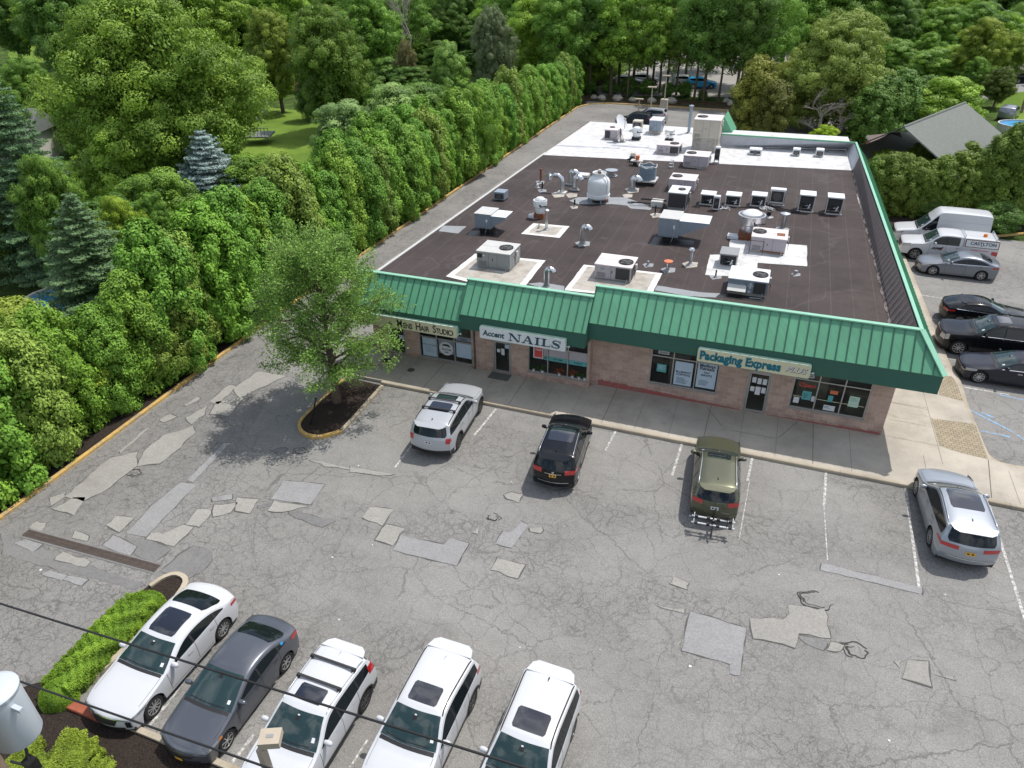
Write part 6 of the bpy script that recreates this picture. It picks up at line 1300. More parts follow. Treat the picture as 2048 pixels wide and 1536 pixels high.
c = Car(4.70, 1.84, suvprof(4.70, 1.70, 1.08, 1.04, 1.32, 2.05), [(0, .9), (1.2, 1.04), (2.4, 1.10), (4.0, 1.17), (4.7, 1.2)], (.92, 3.64), .355, lean=.33, rock=.25, crown=.07)
t = place('parked_car', 'white crossover with ribbed roof and black fin aerial, rightmost of the front row', 'car', (1139.5, 1473), 1, True, R_(-91.5), c, group=GRP1)
dress(c, t, M['p_white'], dict(ws=(1.36, 2.10), rw=(4.22, 4.50), glass=(1.58, 4.15), pillars=(2.55, 3.45), doors=(1.48, 2.55, 3.38), handles=(2.22, 3.1), head=(.78, .92, .6), tail=(.98, 1.25, .25, .80), grille=(.5, .78, .5), sunroof=((2.35, 2.98, .64),), ribs=(3.05, 4.15), rails=(2.1, 4.2, M['trim']), clad=M['trim'], rimm='rim_d', spokes=5, plate=.80, spoiler=(4.14, 4.56, M['p_white']), shark=4.02))
# --- storefront row, backs to the camera
c = Car(5.0, 1.99, suvprof(5.0, 1.75, 1.12, 1.08, 1.45, 2.15, noseh=.95), [(0, 1.0), (1.3, 1.10), (2.4, 1.14), (4.2, 1.18), (5, 1.2)], (.92, 3.82), .385, lean=.34, rock=.27, crown=.07)
t = place('parked_car', 'pearl white three-row utility with dark glass roof panels parked beside the tree island', 'car', (915, 895), -1, True, R_(93.5), c, group=GRP2)
dress(c, t, M['p_pearl'], dict(ws=(1.50, 2.22), rw=(4.62, 4.9), hatch=lambda c: c.iz(1.14, True), glass=(1.75, 4.62), pillars=(2.62, 3.55), doors=(1.55, 2.62, 3.62), handles=(2.35, 3.25), chandle=1, head=(.82, 1.0, .5), tail=(.86, 1.12, .16, .80), grille=(.6, .88, .5), sunroof=((2.32, 2.78, .60), (3.05, 3.72, .62)), bars=(2.9, 3.62), ribs=(3.8, 4.5), rails=(2.25, 4.5, M['trim']), clad=M['trim'], lower=M['trim'], rimm='rim_d', spokes=5, plate=.90, platem=M['plate_w'], spoiler=(4.55, 4.86, M['p_pearl']), shark=4.32))
c = Car(4.66, 1.84, suvprof(4.66, 1.70, 1.08, 1.04, 1.36, 2.05), [(0, .94), (1.3, 1.05), (2.4, 1.08), (4.0, 1.16), (4.66, 1.18)], (.93, 3.63), .355, lean=.34, rock=.25, crown=.07)
t = place('parked_car', 'black crossover with silver roof rails and gold plate before the salon', 'car', (1151.8, 961), -1, True, R_(95), c, group=GRP2)
dress(c, t, M['p_black'], dict(ws=(1.40, 2.12), rw=(4.22, 4.55), hatch=lambda c: c.iz(1.12, True), glass=(1.6, 4.2), pillars=(2.5, 3.4), doors=(1.48, 2.52, 3.38), handles=(2.22, 3.1), chandle=1, chrome=1, head=(.78, .92, .6), tail=(.92, 1.10, .42, .55), grille=(.5, .78, .5), sunroof=((2.25, 3.35, .72),), rails=(2.15, 4.15, M['chrome']), clad=M['trim'], lower=M['p_black'], rimm='rim', spokes=5, plate=.86, spoiler=(4.14, 4.52, M['p_black']), shark=4.0))
mb = MB(); c.top(mb, M['chrome'], c.iz(.95, True), c.iz(.93, True), -.4, .4, .02, 6, 1); c.top(mb, M['chrome'], c.iz(1.03, True), c.iz(.97, True), -.05, .05, .02, 2, 2); c.top(mb, M['galv'], c.iz(.56, True), c.iz(.53, True), -.75, .75, .02, 8, 1); c.put(mb, 'rear_badge', t)
c = Car(4.82, 1.84, suvprof(4.82, 1.62, 1.02, .98, 1.42, 2.12), [(0, .88), (1.3, 1.0), (2.4, 1.03), (4.2, 1.10), (4.82, 1.12)], (.98, 3.73), .355, lean=.38, rock=.26, crown=.07)
aw = (G(1436, 1010)[:2]+0); rc = (G(1438.8, 916, 1.62)[:2])
t = place('parked_car', 'olive green estate wagon with silver roof rails carrying a rear bike rack', 'car', c=c, yaw=R_(94.5), at=rc+np.array([-.02, .25]), group=GRP2)
wagon = t
dress(c, t, M['p_green'], dict(ws=(1.46, 2.2), rw=(4.40, 4.7), hatch=lambda c: c.iz(1.06, True), glass=(1.68, 4.35), pillars=(2.58, 3.5), doors=(1.55, 2.6, 3.5), handles=(2.3, 3.2), head=(.74, .88, .6), tail=(.88, 1.06, .40, .55), grille=(.5, .72, .5), sunroof=((2.28, 2.68, .64),), rails=(2.2, 4.3, M['galv']), clad=M['trim'], lower=M['p_green'], rimm='rim', spokes=5, plate=.82, platem=M['plate_w'], spoiler=(4.3, 4.62, M['p_green']), shark=3.95))
WL = c.L
c = Car(4.98, 1.99, suvprof(4.98, 1.71, 1.08, 1.03, 1.45, 2.25), [(0, .94), (1.3, 1.05), (2.4, 1.08), (4.2, 1.16), (5, 1.18)], (.95, 3.84), .375, lean=.36, rock=.25, crown=.07)
t = place('parked_car', 'silver utility with long roof glass standing apart at the right end of the shop kerb', 'car', (1859, 1090), 1, True, R_(93.5), c, group=GRP2)
dress(c, t, M['p_silver'], dict(ws=(1.5, 2.32), rw=(4.5, 4.85), hatch=lambda c: c.iz(1.12, True), glass=(1.75, 4.5), pillars=(2.62, 3.6), doors=(1.55, 2.65, 3.62), handles=(2.35, 3.3), chandle=1, head=(.76, .9, .6), tail=(.90, 1.04, .46, .42), grille=(.5, .78, .5), sunroof=((2.42, 3.55, .70),), rails=(2.3, 4.35, M['galv']), lower=M['p_silver'], rimm='rim', spokes=10, plate=.84, spoiler=(4.42, 4.78, M['p_silver']), shark=4.1, sharkm=M['p_silver']))
mb = MB(); c.top(mb, M['chrome'], c.iz(.58, True), c.iz(.55, True), -.98, .98, .016, 8, 1); c.top(mb, M['trim'], c.iz(.36, True), c.iz(.27, True), -.9, .9, .014, 8, 2); c.put(mb, 'rear_badge', t)
# bike rack hanging behind the wagon
yaw = wagon.rotation_euler[2]; wl = wagon.location; rk_ = thing('bike_rack', 'black and silver folding bike rack on the back of the olive wagon', 'bike rack', (wl[0]-math.cos(yaw)*(WL/2+.35), wl[1]-math.sin(yaw)*(WL/2+.35), .0), yaw)
mb = MB(); mb.tube([(.45, 0, .42), (-.15, 0, .42), (-.22, 0, .75)], .04, M['black'], 8); mb.tube([(-.05, 0, .45), (-.12, 0, 1.25)], .03, M['black'], 8); mb.build('mast', rk_, world=False)
for k, (xx, zz) in enumerate(((-.0, .62), (-.22, .50))):
    mb = MB(); mb.tube([(xx, -.78, zz), (xx, .78, zz)], .035, M['galv'], 8)
    for yy in (-.62, -.18, .18, .62):
        mb.box((xx-.06, yy-.06, zz-.03), (xx+.06, yy+.06, zz+.05), M['black'])
    for yy in (-.70, .70): mb.tube([(xx+.09*math.cos(a), yy, zz+.06+.09*math.sin(a)) for a in np.linspace(0, 6.28, 13)], .016, M['paper'], 5, False)
    mb.tube([(xx, -.5, zz), (xx-.02, -.5, zz+.35), (xx-.02, -.2, zz+.38)], .016, M['black'], 6); mb.build('wheel_tray', rk_, world=False)
mb = MB(); mb.tube([(-.25, 0, .45), (-.6, .03, .2)], .035, M['black'], 6); mb.build('tilt_lever', rk_, world=False)
# --- side lot
c = Car(4.90, 1.85, sed(4.90, 1.45), [(0, .78), (1.3, .92), (2.4, .95), (4.0, 1.0), (4.9, 1.03)], (.98, 3.80), .34, lean=.48)
t = place('parked_car', 'mid grey sedan with black and silver wheels in front of the white pickup', 'car', (1862, 550), 1, False, R_(180.5), c, group=GRP3)
dress(c, t, M['p_mid'], dict(ws=(1.50, 2.3), rw=(3.66, 4.3), glass=(1.72, 4.05), pillars=(2.78, 3.66), doors=(1.62, 2.78, 3.66), handles=(2.45, 3.42), chrome=1, head=(.60, .72, .62), tail=(.82, .95, .4, .55), grille=(.4, .62, .55), spokes=5, plate=.6))
c = Car(5.9, 2.02, [(.02, .42), (.0, .75), (.04, 1.02), (.2, 1.12), (.9, 1.2), (1.5, 1.24), (2.15, 1.80), (2.5, 1.92), (3.3, 1.93), (3.68, 1.88), (3.74, 1.87), (4.2, 1.885), (5.5, 1.88), (5.84, 1.84), (5.88, 1.7), (5.9, 1.0), (5.9, .72), (5.84, .45)], [(0, 1.1), (1.4, 1.22), (3.6, 1.26), (5.9, 1.26)], (1.0, 4.65), .42, lean=.2, rock=.42, ft=.10, rt=.04, crown=.035, nose=.04)
t = place('pickup_truck', 'white crew-cab pickup with lettered white bed cap and orange beacon', 'truck', (1825.7, 518.5), 1, False, R_(180), c, group=GRP3)
dress(c, t, M['p_white'], dict(ws=(1.54, 2.2), rw=(5.72, 5.8), glass=(1.95, 3.50), pillars=(2.72,), bodypillar=0, doors=(1.75, 2.75, 3.68), handles=(2.45, 3.35), chandle=1, head=(.90, 1.12, .45), tail=(.80, 1.12, .22, .85), grille=(.7, 1.05, .6), lower=M['chrome'], rimm='rim', spokes=5, plate=.62, mir=2.05))
mb = MB(); 
for sg in (1, -1):
    c.side(mb, M['black'], 3.705, 3.735, 1.27, 1.80, sg, .012, 1, 4); c.side(mb, M['sign_white'], 3.86, 5.78, 1.33, 1.74, sg, .012, 10, 3)
    for a, b, z0, z1 in ((3.80, 5.84, 1.29, 1.33), (3.80, 5.84, 1.74, 1.79), (3.80, 3.86, 1.33, 1.74), (5.78, 5.84, 1.33, 1.74)): c.side(mb, M['rust'], a, b, z0, z1, sg, .012, 6, 1)
c.put(mb, 'bed_cap_side', t)
for x in (3.74, 5.62):
    mb = MB(); mb.tube([(c.L/2-x, -.82, 1.86), (c.L/2-x, -.80, 2.0), (c.L/2-x, .80, 2.0), (c.L/2-x, .82, 1.86)], .03, M['galv'], 6); c.put(mb, 'ladder_bar', t)
mb = MB(); mb.lathe([(.13, 0), (.12, .12), (.09, .18), (0, .19)], (c.L/2-5.0, .25, 1.885), M['amber'], 16); c.put(mb, 'beacon', t)
def carside_text(c, t, txt, size, m, x, z, sg=1, **kw):
    y = sg*(float(c.y(x, z))+.025); sl_ = c.lean if z > c.beltz(x) else 0; up = np.array([0, -sg*sl_, 1.0]); up /= np.linalg.norm(up)
    mb = text_mb(txt, size, m, (c.L/2-x, y, z), (-1*sg, 0, 0) if sg > 0 else (1, 0, 0), up, .008, **kw); mb.build('lettering', t, world=False)
carside_text(c, t, 'CASTLTON', .30, M['ink'], 4.88, 1.56, sx=1.0, bold=.003); carside_text(c, t, 'AWE', .24, M['ink'], 2.2, .98, bold=.01, shear=.3, sx=1.2); carside_text(c, t, 'RESIDENTIAL SERVICES', .09, M['red'], 4.55, 1.12) if False else None
mb = MB(); c.side(mb, M['red'], 4.2, 5.3, 1.10, 1.14, 1, .012, 6, 1); c.side(mb, M['red'], 2.35, 2.5, .92, 1.03, 1, .012, 2, 1); c.side(mb, M['black'], 4.75, 4.85, 1.40, 1.44, 1, .018, 2, 1); c.put(mb, 'stripe', t)
pk_loc = t.location
c = Car(6.1, 2.04, [(.02, .34), (.0, .72), (.04, 1.02), (.25, 1.14), (1.0, 1.25), (1.45, 1.32), (2.1, 2.0), (2.6, 2.60), (3.0, 2.68), (5.6, 2.66), (5.95, 2.6), (6.05, 2.4), (6.1, 1.2), (6.1, .6), (6.05, .4)], [(0, 1.1), (1.5, 1.28), (6.1, 1.32)], (1.0, 4.75), .37, lean=.13, rock=.34, ft=.10, rt=.03, crown=.06, nose=.08)
t = place('cargo_van', 'white high-roof cargo van at the far end of the side lot', 'van', c=c, at=np.array([pk_loc[0]-.15, pk_loc[1]+2.75]), yaw=R_(180), group=GRP3)
dress(c, t, M['p_white'], dict(ws=(1.50, 2.12), rw=(5.98, 6.0), glass=(1.75, 2.62), pillars=(), doors=(1.6, 2.75, 4.2), handles=(2.5,), head=(.86, 1.04, .5), tail=(.9, 1.3, .12, .88), grille=(.6, 1.0, .6), rimm='rim', spokes=5, plate=.6, mir=2.0, mirm=M['trim']))
mb = MB()
for sg in (1, -1):
    for z in (1.45, 2.05): c.side(mb, M['rail'], 2.8, 5.9, z, z+.008, sg, .004, 8, 1)
c.put(mb, 'panel_seam', t)
c = Car(4.75, 1.86, [(.02, .24), (.0, .50), (.06, .68), (.22, .80), (.8, .92), (1.5, 1.02), (2.3, 1.38), (2.7, 1.46), (3.2, 1.46), (3.9, 1.34), (4.45, 1.14), (4.62, 1.08), (4.7, .98), (4.75, .72), (4.73, .48), (4.66, .28)], [(0, .82), (1.3, .96), (2.4, .99), (4.0, 1.05), (4.75, 1.08)], (.95, 3.78), .345, lean=.42)
rp = G(1874.6, 645)[:2]
t = place('parked_car', 'glossy black hatchback facing away from the shops, behind the big black utility', 'car', c=c, at=np.array([rp[0]+2.38, rp[1]+.75]), yaw=R_(2), group=GRP3)
dress(c, t, M['p_black'], dict(ws=(1.52, 2.34), rw=(3.72, 4.5), glass=(1.75, 4.1), pillars=(2.7, 3.55), doors=(1.6, 2.7, 3.6), handles=(2.4, 3.3), chrome=1, head=(.64, .78, .6), tail=(.86, .98, .4, .5), grille=(.45, .66, .5), spokes=10, plate=.7, spoiler=(3.62, 3.86, M['p_black'])))
c = Car(5.75, 2.06, suvprof(5.75, 1.92, 1.26, 1.22, 1.6, 2.3, noseh=1.12), [(0, 1.1), (1.4, 1.24), (2.6, 1.27), (5.75, 1.3)], (1.02, 4.42), .41, lean=.26, rock=.3, crown=.05, ft=.1)
t = place('parked_car', 'full-size black utility with chrome-edged windows facing the shop wall', 'car', (1910.7, 708), 1, False, R_(180), c, group=GRP3)
dress(c, t, M['p_black'], dict(ws=(1.65, 2.35), rw=(5.2, 5.5), glass=(1.9, 5.2), pillars=(2.9, 4.0), doors=(1.8, 2.9, 4.0), handles=(2.55, 3.6), chrome=1, head=(.8, 1.1, .32), tail=(.9, 1.5, .12, .9), grille=(.6, 1.05, .55), rails=(2.5, 5.2, M['p_black']), sunroof=((2.6, 3.2, .5),), spokes=10, plate=.9))
c = Car(4.95, 1.9, sed(4.95, 1.46), [(0, .8), (1.3, .93), (2.4, .97), (4.0, 1.02), (4.9, 1.05)], (.92, 3.86), .35, lean=.46)
t = place('parked_car', 'dark blue-grey sedan with bright ten-spoke wheels beside the blue hatched bay', 'car', (1952.7, 765), 1, False, R_(180), c, group=GRP3)
dress(c, t, M['p_navy'], dict(ws=(1.55, 2.32), rw=(3.66, 4.3), glass=(1.75, 4.05), pillars=(2.78, 3.66), doors=(1.62, 2.78, 3.66), handles=(2.45, 3.42), chandle=1, chrome=1, head=(.60, .74, .6), tail=(.82, .95, .4, .55), grille=(.35, .68, .6), spokes=10, plate=.6))
# --- rear lot
c = Car(4.7, 1.85, suvprof(4.7, 1.68, 1.06, 1.02, 1.32, 2.05), [(0, .9), (1.2, 1.04), (2.4, 1.08), (4.0, 1.16), (4.7, 1.2)], (.92, 3.64), .355, lean=.34, rock=.25, crown=.07)
p0 = G(1268, 253)[:2]
for lab, pm, dx, dy in (('dark blue estate car parked behind the building, its windows above the white roof', 'p_navy', 0, 0), ('silver car half hidden beyond the dark estate behind the building', 'p_pearl', 1.2, 3.2)):
    t = place('parked_car', lab, 'car', c=c, at=p0+np.array([dx, dy]), yaw=R_(180), group='cars behind the building')
    dress(c, t, M[pm], dict(ws=(1.36, 2.1), rw=(4.22, 4.50), glass=(1.58, 4.15), pillars=(2.55, 3.45), doors=(1.48, 2.55, 3.38), handles=(2.22, 3.1), head=(.78, .92, .6), tail=(.98, 1.25, .25, .80), grille=(.5, .78, .5), rails=(2.1, 4.2, M['trim']), spokes=5, plate=.80))
# distant cars glimpsed between the trunks
def far_car(label, px, py, pm, yaw):
    c_ = Car(4.7, 1.85, suvprof(4.7, 1.6, 1.06, 1.02, 1.32, 2.05), [(0, .9), (1.2, 1.04), (2.4, 1.08), (4.0, 1.16), (4.7, 1.2)], (.92, 3.64), .355, lean=.34, rock=.25, crown=.07)
    p = G(px, py)[:2]; t = place('parked_car', label, 'car', c=c_, at=p, yaw=yaw, group='cars glimpsed beyond the trees'); c_.body(t, M[pm]); mb = MB(); c_.top(mb, M['cglass'], c_.ix(1.4), c_.ix(2.1), -.9, .9, .007); c_.put(mb, 'windscreen', t)
    for sg in (1, -1): mb = MB(); c_.side(mb, M['cglass'], 1.6, 4.1, lambda x: c_.beltz(x)+.03, lambda x: c_.edge(x)-.07, sg, .006, 20, 3); c_.put(mb, 'side_window', t)
    wheel_set(c_, t)
for a in (('white car in the neighbouring lot seen left of the light poles', 1256, 172, 'p_white', .3), ('white car between trunks just right of the first white one', 1288, 168, 'p_white', .3), ('pale car under the trees right of the light poles', 1372, 172, 'p_pearl', .2), ('blue car beyond the rear trees', 1402, 176, 'water', .2),
          ('dark car on the far road at the right edge of the wood', 2040, 165, 'p_black', .6), ('silver car on the drive beside the grey-roofed house', 2015, 236, 'p_mid', 1.2)): far_car(*a)
# ================================================================== VEGETATION
def unit(v): return v/(np.linalg.norm(v, axis=-1, keepdims=True)+1e-9)
def leaf_mesh(name, c, n, size, tint, m, rng, aspect=.6, up=None):
    """many small leaf faces: centre, normal, length, tint 0..1"""
    k = len(c); r = rng.normal(size=(k, 3)); 
    if up is not None: r = r*.35+np.array(up)
    a = unit(np.cross(n, r)); b = unit(np.cross(n, a)); s = size[:, None]*.5
    if up is not None: a, b = b, a
    q = np.stack([c-a*s, c-b*s*aspect+a*s*.1, c+a*s, c+b*s*aspect+a*s*.1], 1).reshape(-1, 3)
    me = bpy.data.meshes.new(name); me.vertices.add(4*k); me.vertices.foreach_set('co', q.ravel().astype(np.float32))
    me.loops.add(4*k); me.loops.foreach_set('vertex_index', np.arange(4*k, dtype=np.int32)); me.polygons.add(k); me.polygons.foreach_set('loop_start', np.arange(0, 4*k, 4, dtype=np.int32))
    me.update(calc_edges=True); at = me.attributes.new('tint', 'FLOAT', 'FACE'); at.data.foreach_set('value', np.clip(tint, 0, 1).astype(np.float32)); me.materials.append(m); return me
def clumps(rng, centres, radii, per, leaf, sub=.8, nsub=22, flat=.85, inner=.18, tintv=.30):
    """leaf clusters seated on the outside of overlapping lobes"""
    C, N, T, Sz = [], [], [], []
    centres = np.array(centres, float); radii = np.array(radii, float)
    for i, (c, r) in enumerate(zip(centres, radii)):
        k = max(6, int(nsub*(r/np.mean(radii))**2)); d = unit(rng.normal(size=(k, 3))); d[:, 2] = np.where(d[:, 2] < -.45, -d[:, 2]*.6, d[:, 2]); d = unit(d)
        sc = c+d*r*rng.uniform(.78, 1.08, (k, 1))*np.array([1, 1, flat])
        dd = np.linalg.norm((sc[:, None]-centres[None])/np.array([1, 1, flat]), axis=2)/radii[None]; dd[:, i] = 9; keep = dd.min(1) > .72; sc, d = sc[keep], d[keep]
        for s_, dv in zip(sc, d):
            rs = sub*rng.uniform(.6, 1.25); m_ = int(per*rng.uniform(.7, 1.3)*(rs/sub)**2); u = unit(rng.normal(size=(m_, 3))+dv*.75+np.array([0, 0, .25]))
            rad = rs*rng.uniform(.55, 1.05, (m_, 1)); p = s_+u*rad*np.array([1, 1, .75]); C.append(p); N.append(unit(u*1.1+dv*.4+rng.normal(size=(m_, 3))*.32+np.array([0, 0, .15])))
            T.append(np.full(m_, .5+rng.uniform(-tintv, tintv))+rng.normal(size=m_)*.10); Sz.append(leaf*rng.uniform(.65, 1.35, m_))
        m_ = int(per*k*inner); u = unit(rng.normal(size=(m_, 3))); C.append(c+u*r*rng.uniform(.3, .82, (m_, 1))); N.append(unit(rng.normal(size=(m_, 3)))); T.append(np.full(m_, .4)); Sz.append(leaf*rng.uniform(1.5, 2.6, m_))
    return map(np.concatenate, (C, N, Sz, T))
def trunk_mb(h, r, lobes, rng, m='bark', split=.45, n=7, lean=0.0):
    mb = MB(); top = np.array([lean, 0, h*.8]); pts = [np.array([0, 0, -.1]), np.array([.02*h*.3, 0, h*split*.5]), np.array([lean*.5, .01*h, h*split]), top]
    mb.tube(pts, [r*1.25, r*.95, r*.75, r*.15], M[m], 9)
    for c in lobes:
        c = np.array(c); t0 = rng.uniform(.35, .8); base = pts[2]*(1-t0)+top*t0 if c[2] > h*.55 else pts[1]*(1-t0)+pts[2]*t0
        base = pts[1]+(top-pts[1])*np.clip((c[2]/h-.25)*.8, .05, .85); mid = (base+c)/2+np.array([0, 0, -.04*h]); mb.tube([base, mid, c], [r*.42, r*.26, r*.07], M[m], 6)
        for _ in range(2): e = c+rng.normal(size=3)*h*.07; mb.tube([mid, (mid+e)/2+np.array([0, 0, .02*h]), e], [r*.16, r*.1, r*.03], M[m], 5)
    return mb
SPECIES = {}
def broad(key, seed, h, R, nl, per, leaf, base=.30, sub=.9, flat=.8, shape='round', inner=.18, trunkr=None, nsub=22, tintv=.30, lr=1.0):
    rng = np.random.default_rng(seed); lobes, rad = [], []
    for k in range(nl):
        z = base+(1-base)*((k+.5)/nl)**.9; a = k*2.4+rng.uniform(-.4, .4); zz = (z-base)/(1-base)
        w_ = math.sin(math.pi*min(1, max(.06, zz*.82+.12)))**.7 if shape == 'round' else (1-zz)**.6*.9+.12 if shape == 'cone' else (.65+.45*math.sin(math.pi*zz))
        rr = R*w_*rng.uniform(.35, .72); lobes.append((rr*math.cos(a), rr*math.sin(a), h*z*(.90))); rad.append(R*rng.uniform(.34, .50)*(.6+.4*w_)*lr)
    lobes.append((0, 0, h*.85)); rad.append(R*.38); lobes.append((0, 0, h*(base+.3))); rad.append(R*.62)
    c, n, s, t = clumps(rng, lobes, rad, per, leaf, sub, nsub, flat, inner, tintv)
    SPECIES[key] = (leaf_mesh('crown', c, n, s, t, M['leaf'], rng), trunk_mb(h, trunkr or h*.022, lobes[::2], rng), h, R)
def arbor(key, seed, h, R, nleaf, leaf):
    rng = np.random.default_rng(seed); k = 150; z = rng.uniform(.0, 1, k)**.9; a = rng.uniform(0, 2*math.pi, k)+z*9
    prof = lambda z: np.interp(z, [0, .06, .3, .6, .82, .94, 1], [.70, .90, 1.0, .92, .70, .42, .12]); ph = rng.uniform(0, 6, 4)
    lump = 1+.10*np.sin(3*a+8*z+ph[0])+.08*np.sin(2*a-15*z+ph[1]); r = R*prof(z)*lump*rng.uniform(.78, .95, k)
    S = np.stack([r*np.cos(a), r*np.sin(a), h*(z*.95+.02)], 1); D = np.stack([np.cos(a), np.sin(a), .25+z], 1); C, N, T = [], [], []
    for s_, d in zip(S, unit(D)):
        rs = R*.24*rng.uniform(.7, 1.3); m_ = int(nleaf/k*rng.uniform(.7, 1.3)); u = unit(rng.normal(size=(m_, 3))+d*.9); p = s_+u*rs*rng.uniform(.5, 1.08, (m_, 1))*np.array([1, 1, 1.45])
        C.append(p); N.append(unit(u*1.0+d*.4+rng.normal(size=(m_, 3))*.35)); T.append(.5+rng.uniform(-.17, .17)+rng.normal(size=m_)*.14)
    m_ = nleaf//5; zz = rng.uniform(0, .95, m_); aa = rng.uniform(0, 6.28, m_); rr = R*prof(zz)*rng.uniform(.4, .85, m_); C.append(np.stack([rr*np.cos(aa), rr*np.sin(aa), h*zz], 1)); N.append(unit(rng.normal(size=(m_, 3)))); T.append(np.full(m_, .4))
    C, N, T = map(np.concatenate, (C, N, T)); C[:, 2] = np.clip(C[:, 2], .03, 99); sz = leaf*rng.uniform(.7, 1.5, len(C)); sz[-m_:] *= 1.8; mb = MB(); mb.tube([(0, 0, -.1), (0, 0, h*.5), (0, 0, h*.9)], [.11, .08, .02], M['bark'], 6)
    SPECIES[key] = (leaf_mesh('crown', C, N, sz, T, M['needle'], rng, .6, (0, 0, .8)), mb, h, R)
def conifer(key, seed, h, R, tiers, per, leaf, droop=.18, gap=.10):
    rng = np.random.default_rng(seed); C, N, S_, T = [], [], [], []; mb = MB(); mb.tube([(0, 0, -.1), (0, 0, h*.5), (0, 0, h)], [h*.018, h*.011, .01], M['bark'], 7)
    for i in range(tiers):
        zt = gap+(1-gap)*(i/tiers)**.95; L = R*(1-zt)**.85+.15; nb = max(5, int(11*(1-zt)+5)); a0 = rng.uniform(0, 6.28); tt = rng.uniform(-.13, .13)
        for b in range(nb):
            a = a0+2*math.pi*b/nb+rng.uniform(-.22, .22); l = L*rng.uniform(.72, 1.12); dr = droop*rng.uniform(.6, 1.3); d = np.array([math.cos(a), math.sin(a), 0]); sd = np.array([-d[1], d[0], 0])
            m_ = max(12, int(per*l)); u = rng.uniform(.12, 1, m_)**.75; wd = .30*l*np.sin(math.pi*np.clip(u*.88+.08, 0, 1))*1.0+.05
            p = d*(l*u)[:, None]+sd*(wd*rng.uniform(-1, 1, m_))[:, None]; zz = h*zt+.0-l*dr*u**1.3+.10*l*u**4-rng.uniform(0, .22, m_)*(1-u*.4); p[:, 2] = zz
            C.append(p); N.append(unit(np.array([0, 0, 1.])+d*.45+rng.normal(size=(m_, 3))*.42)); T.append(.46+u*.16+tt+rng.normal(size=m_)*.10); S_.append(leaf*rng.uniform(.7, 1.4, m_))
            if i % 3 == 0 and b % 3 == 0: mb.tube([(0, 0, h*zt), tuple(d*l*.7+np.array([0, 0, h*zt-l*dr*.6]))], [.05, .015], M['bark'], 4)
    C, N, S_, T = map(np.concatenate, (C, N, S_, T)); SPECIES[key] = (leaf_mesh('crown', C, N, S_, T, M['needle'], rng, .4), mb, h, R)
broad('maple', 1, 17, 10.8, 58, 190, .19, .16, 1.05, .55, nsub=15, lr=.62, inner=.3)
broad('oak', 2, 14, 6.4, 30, 170, .18, .22, .8, .7, nsub=15, lr=.72, inner=.28)
broad('oak2', 3, 14, 5.8, 28, 170, .18, .2, .75, .75, nsub=15, lr=.72, inner=.28)
broad('locust', 4, 16, 5.0, 15, 120, .19, .34, .85, .7, 'tall', .08, .22)
broad('locust2', 5, 17, 4.4, 14, 125, .19, .30, .8, .75, 'tall', .08, .2)
broad('shrub', 6, 5, 2.6, 10, 190, .11, .08, .45, .9)
broad('olive', 7, 11, 5.6, 34, 170, .14, .12, .6, .8, inner=.22, nsub=18, tintv=.16, lr=.75)
broad('round', 8, 1.9, 1.35, 9, 160, .075, .10, .3, .85, tintv=.1)
for k in range(5): arbor('arb%d' % k, 20+k, 7.0, 1.5, 26000, .125)
conifer('spruce', 40, 15, 5.2, 30, 95, .20, .20)
conifer('blue', 41, 6.2, 3.1, 20, 170, .13, .12, .04)
PROTO = {}
def tree(key, label, x, y, h, color, rot=None, wide=1.0, group=None, name=None, cat='tree', z=-.06):
    me, tm, h0, R0 = SPECIES[key]; nm = name or {'a': 'arborvitae', 's': 'spruce_tree', 'b': 'spruce_tree', 'p': 'pine_tree'}.get(key[0], 'tree')
    if key == 'blue': nm = 'spruce_tree'
    t = thing(nm, label, cat, (x, y, z), rnd.uniform(0, 6.28) if rot is None else rot, group); s = h/h0; t.scale = (s*wide, s*wide, s)
    if key not in PROTO:
        cr_ = bpy.data.objects.new('crown', me); tr_ = tm.build('trunk', None, smooth='auto'); PROTO[key] = tr_.data
        tr_.parent = t
    else: tr_ = bpy.data.objects.new('trunk', PROTO[key]); COL.objects.link(tr_); tr_.parent = t; cr_ = bpy.data.objects.new('crown', me)
    COL.objects.link(cr_); cr_.parent = t; v = rnd.uniform(.88, 1.12); cr_.color = (color[0]*1.1*v*rnd.uniform(.94, 1.06), color[1]*v, color[2]*v, 1); return t
def tpx(key, label, bx, by, ty, color, wide=1.0, **k):
    m = (by+ty)/2; sl_ = (1051-bx)/(3063-m); g_ = G(bx+(by-m)*sl_, by)   # bx = where mid-height shows
    return tree(key, label, g_[0], g_[1], max(1.0, PY(bx-(m-ty)*sl_, ty, g_[1])[2]), color, wide=wide, **k)
LG = (.235, .43, .055); MG = (.165, .34, .05); DG = (.115, .25, .045); YG = (.30, .46, .05); BG = (.24, .37, .34); SG = (.25, .44, .13); SPG = (.095, .19, .085); OG = (.26, .37, .08)
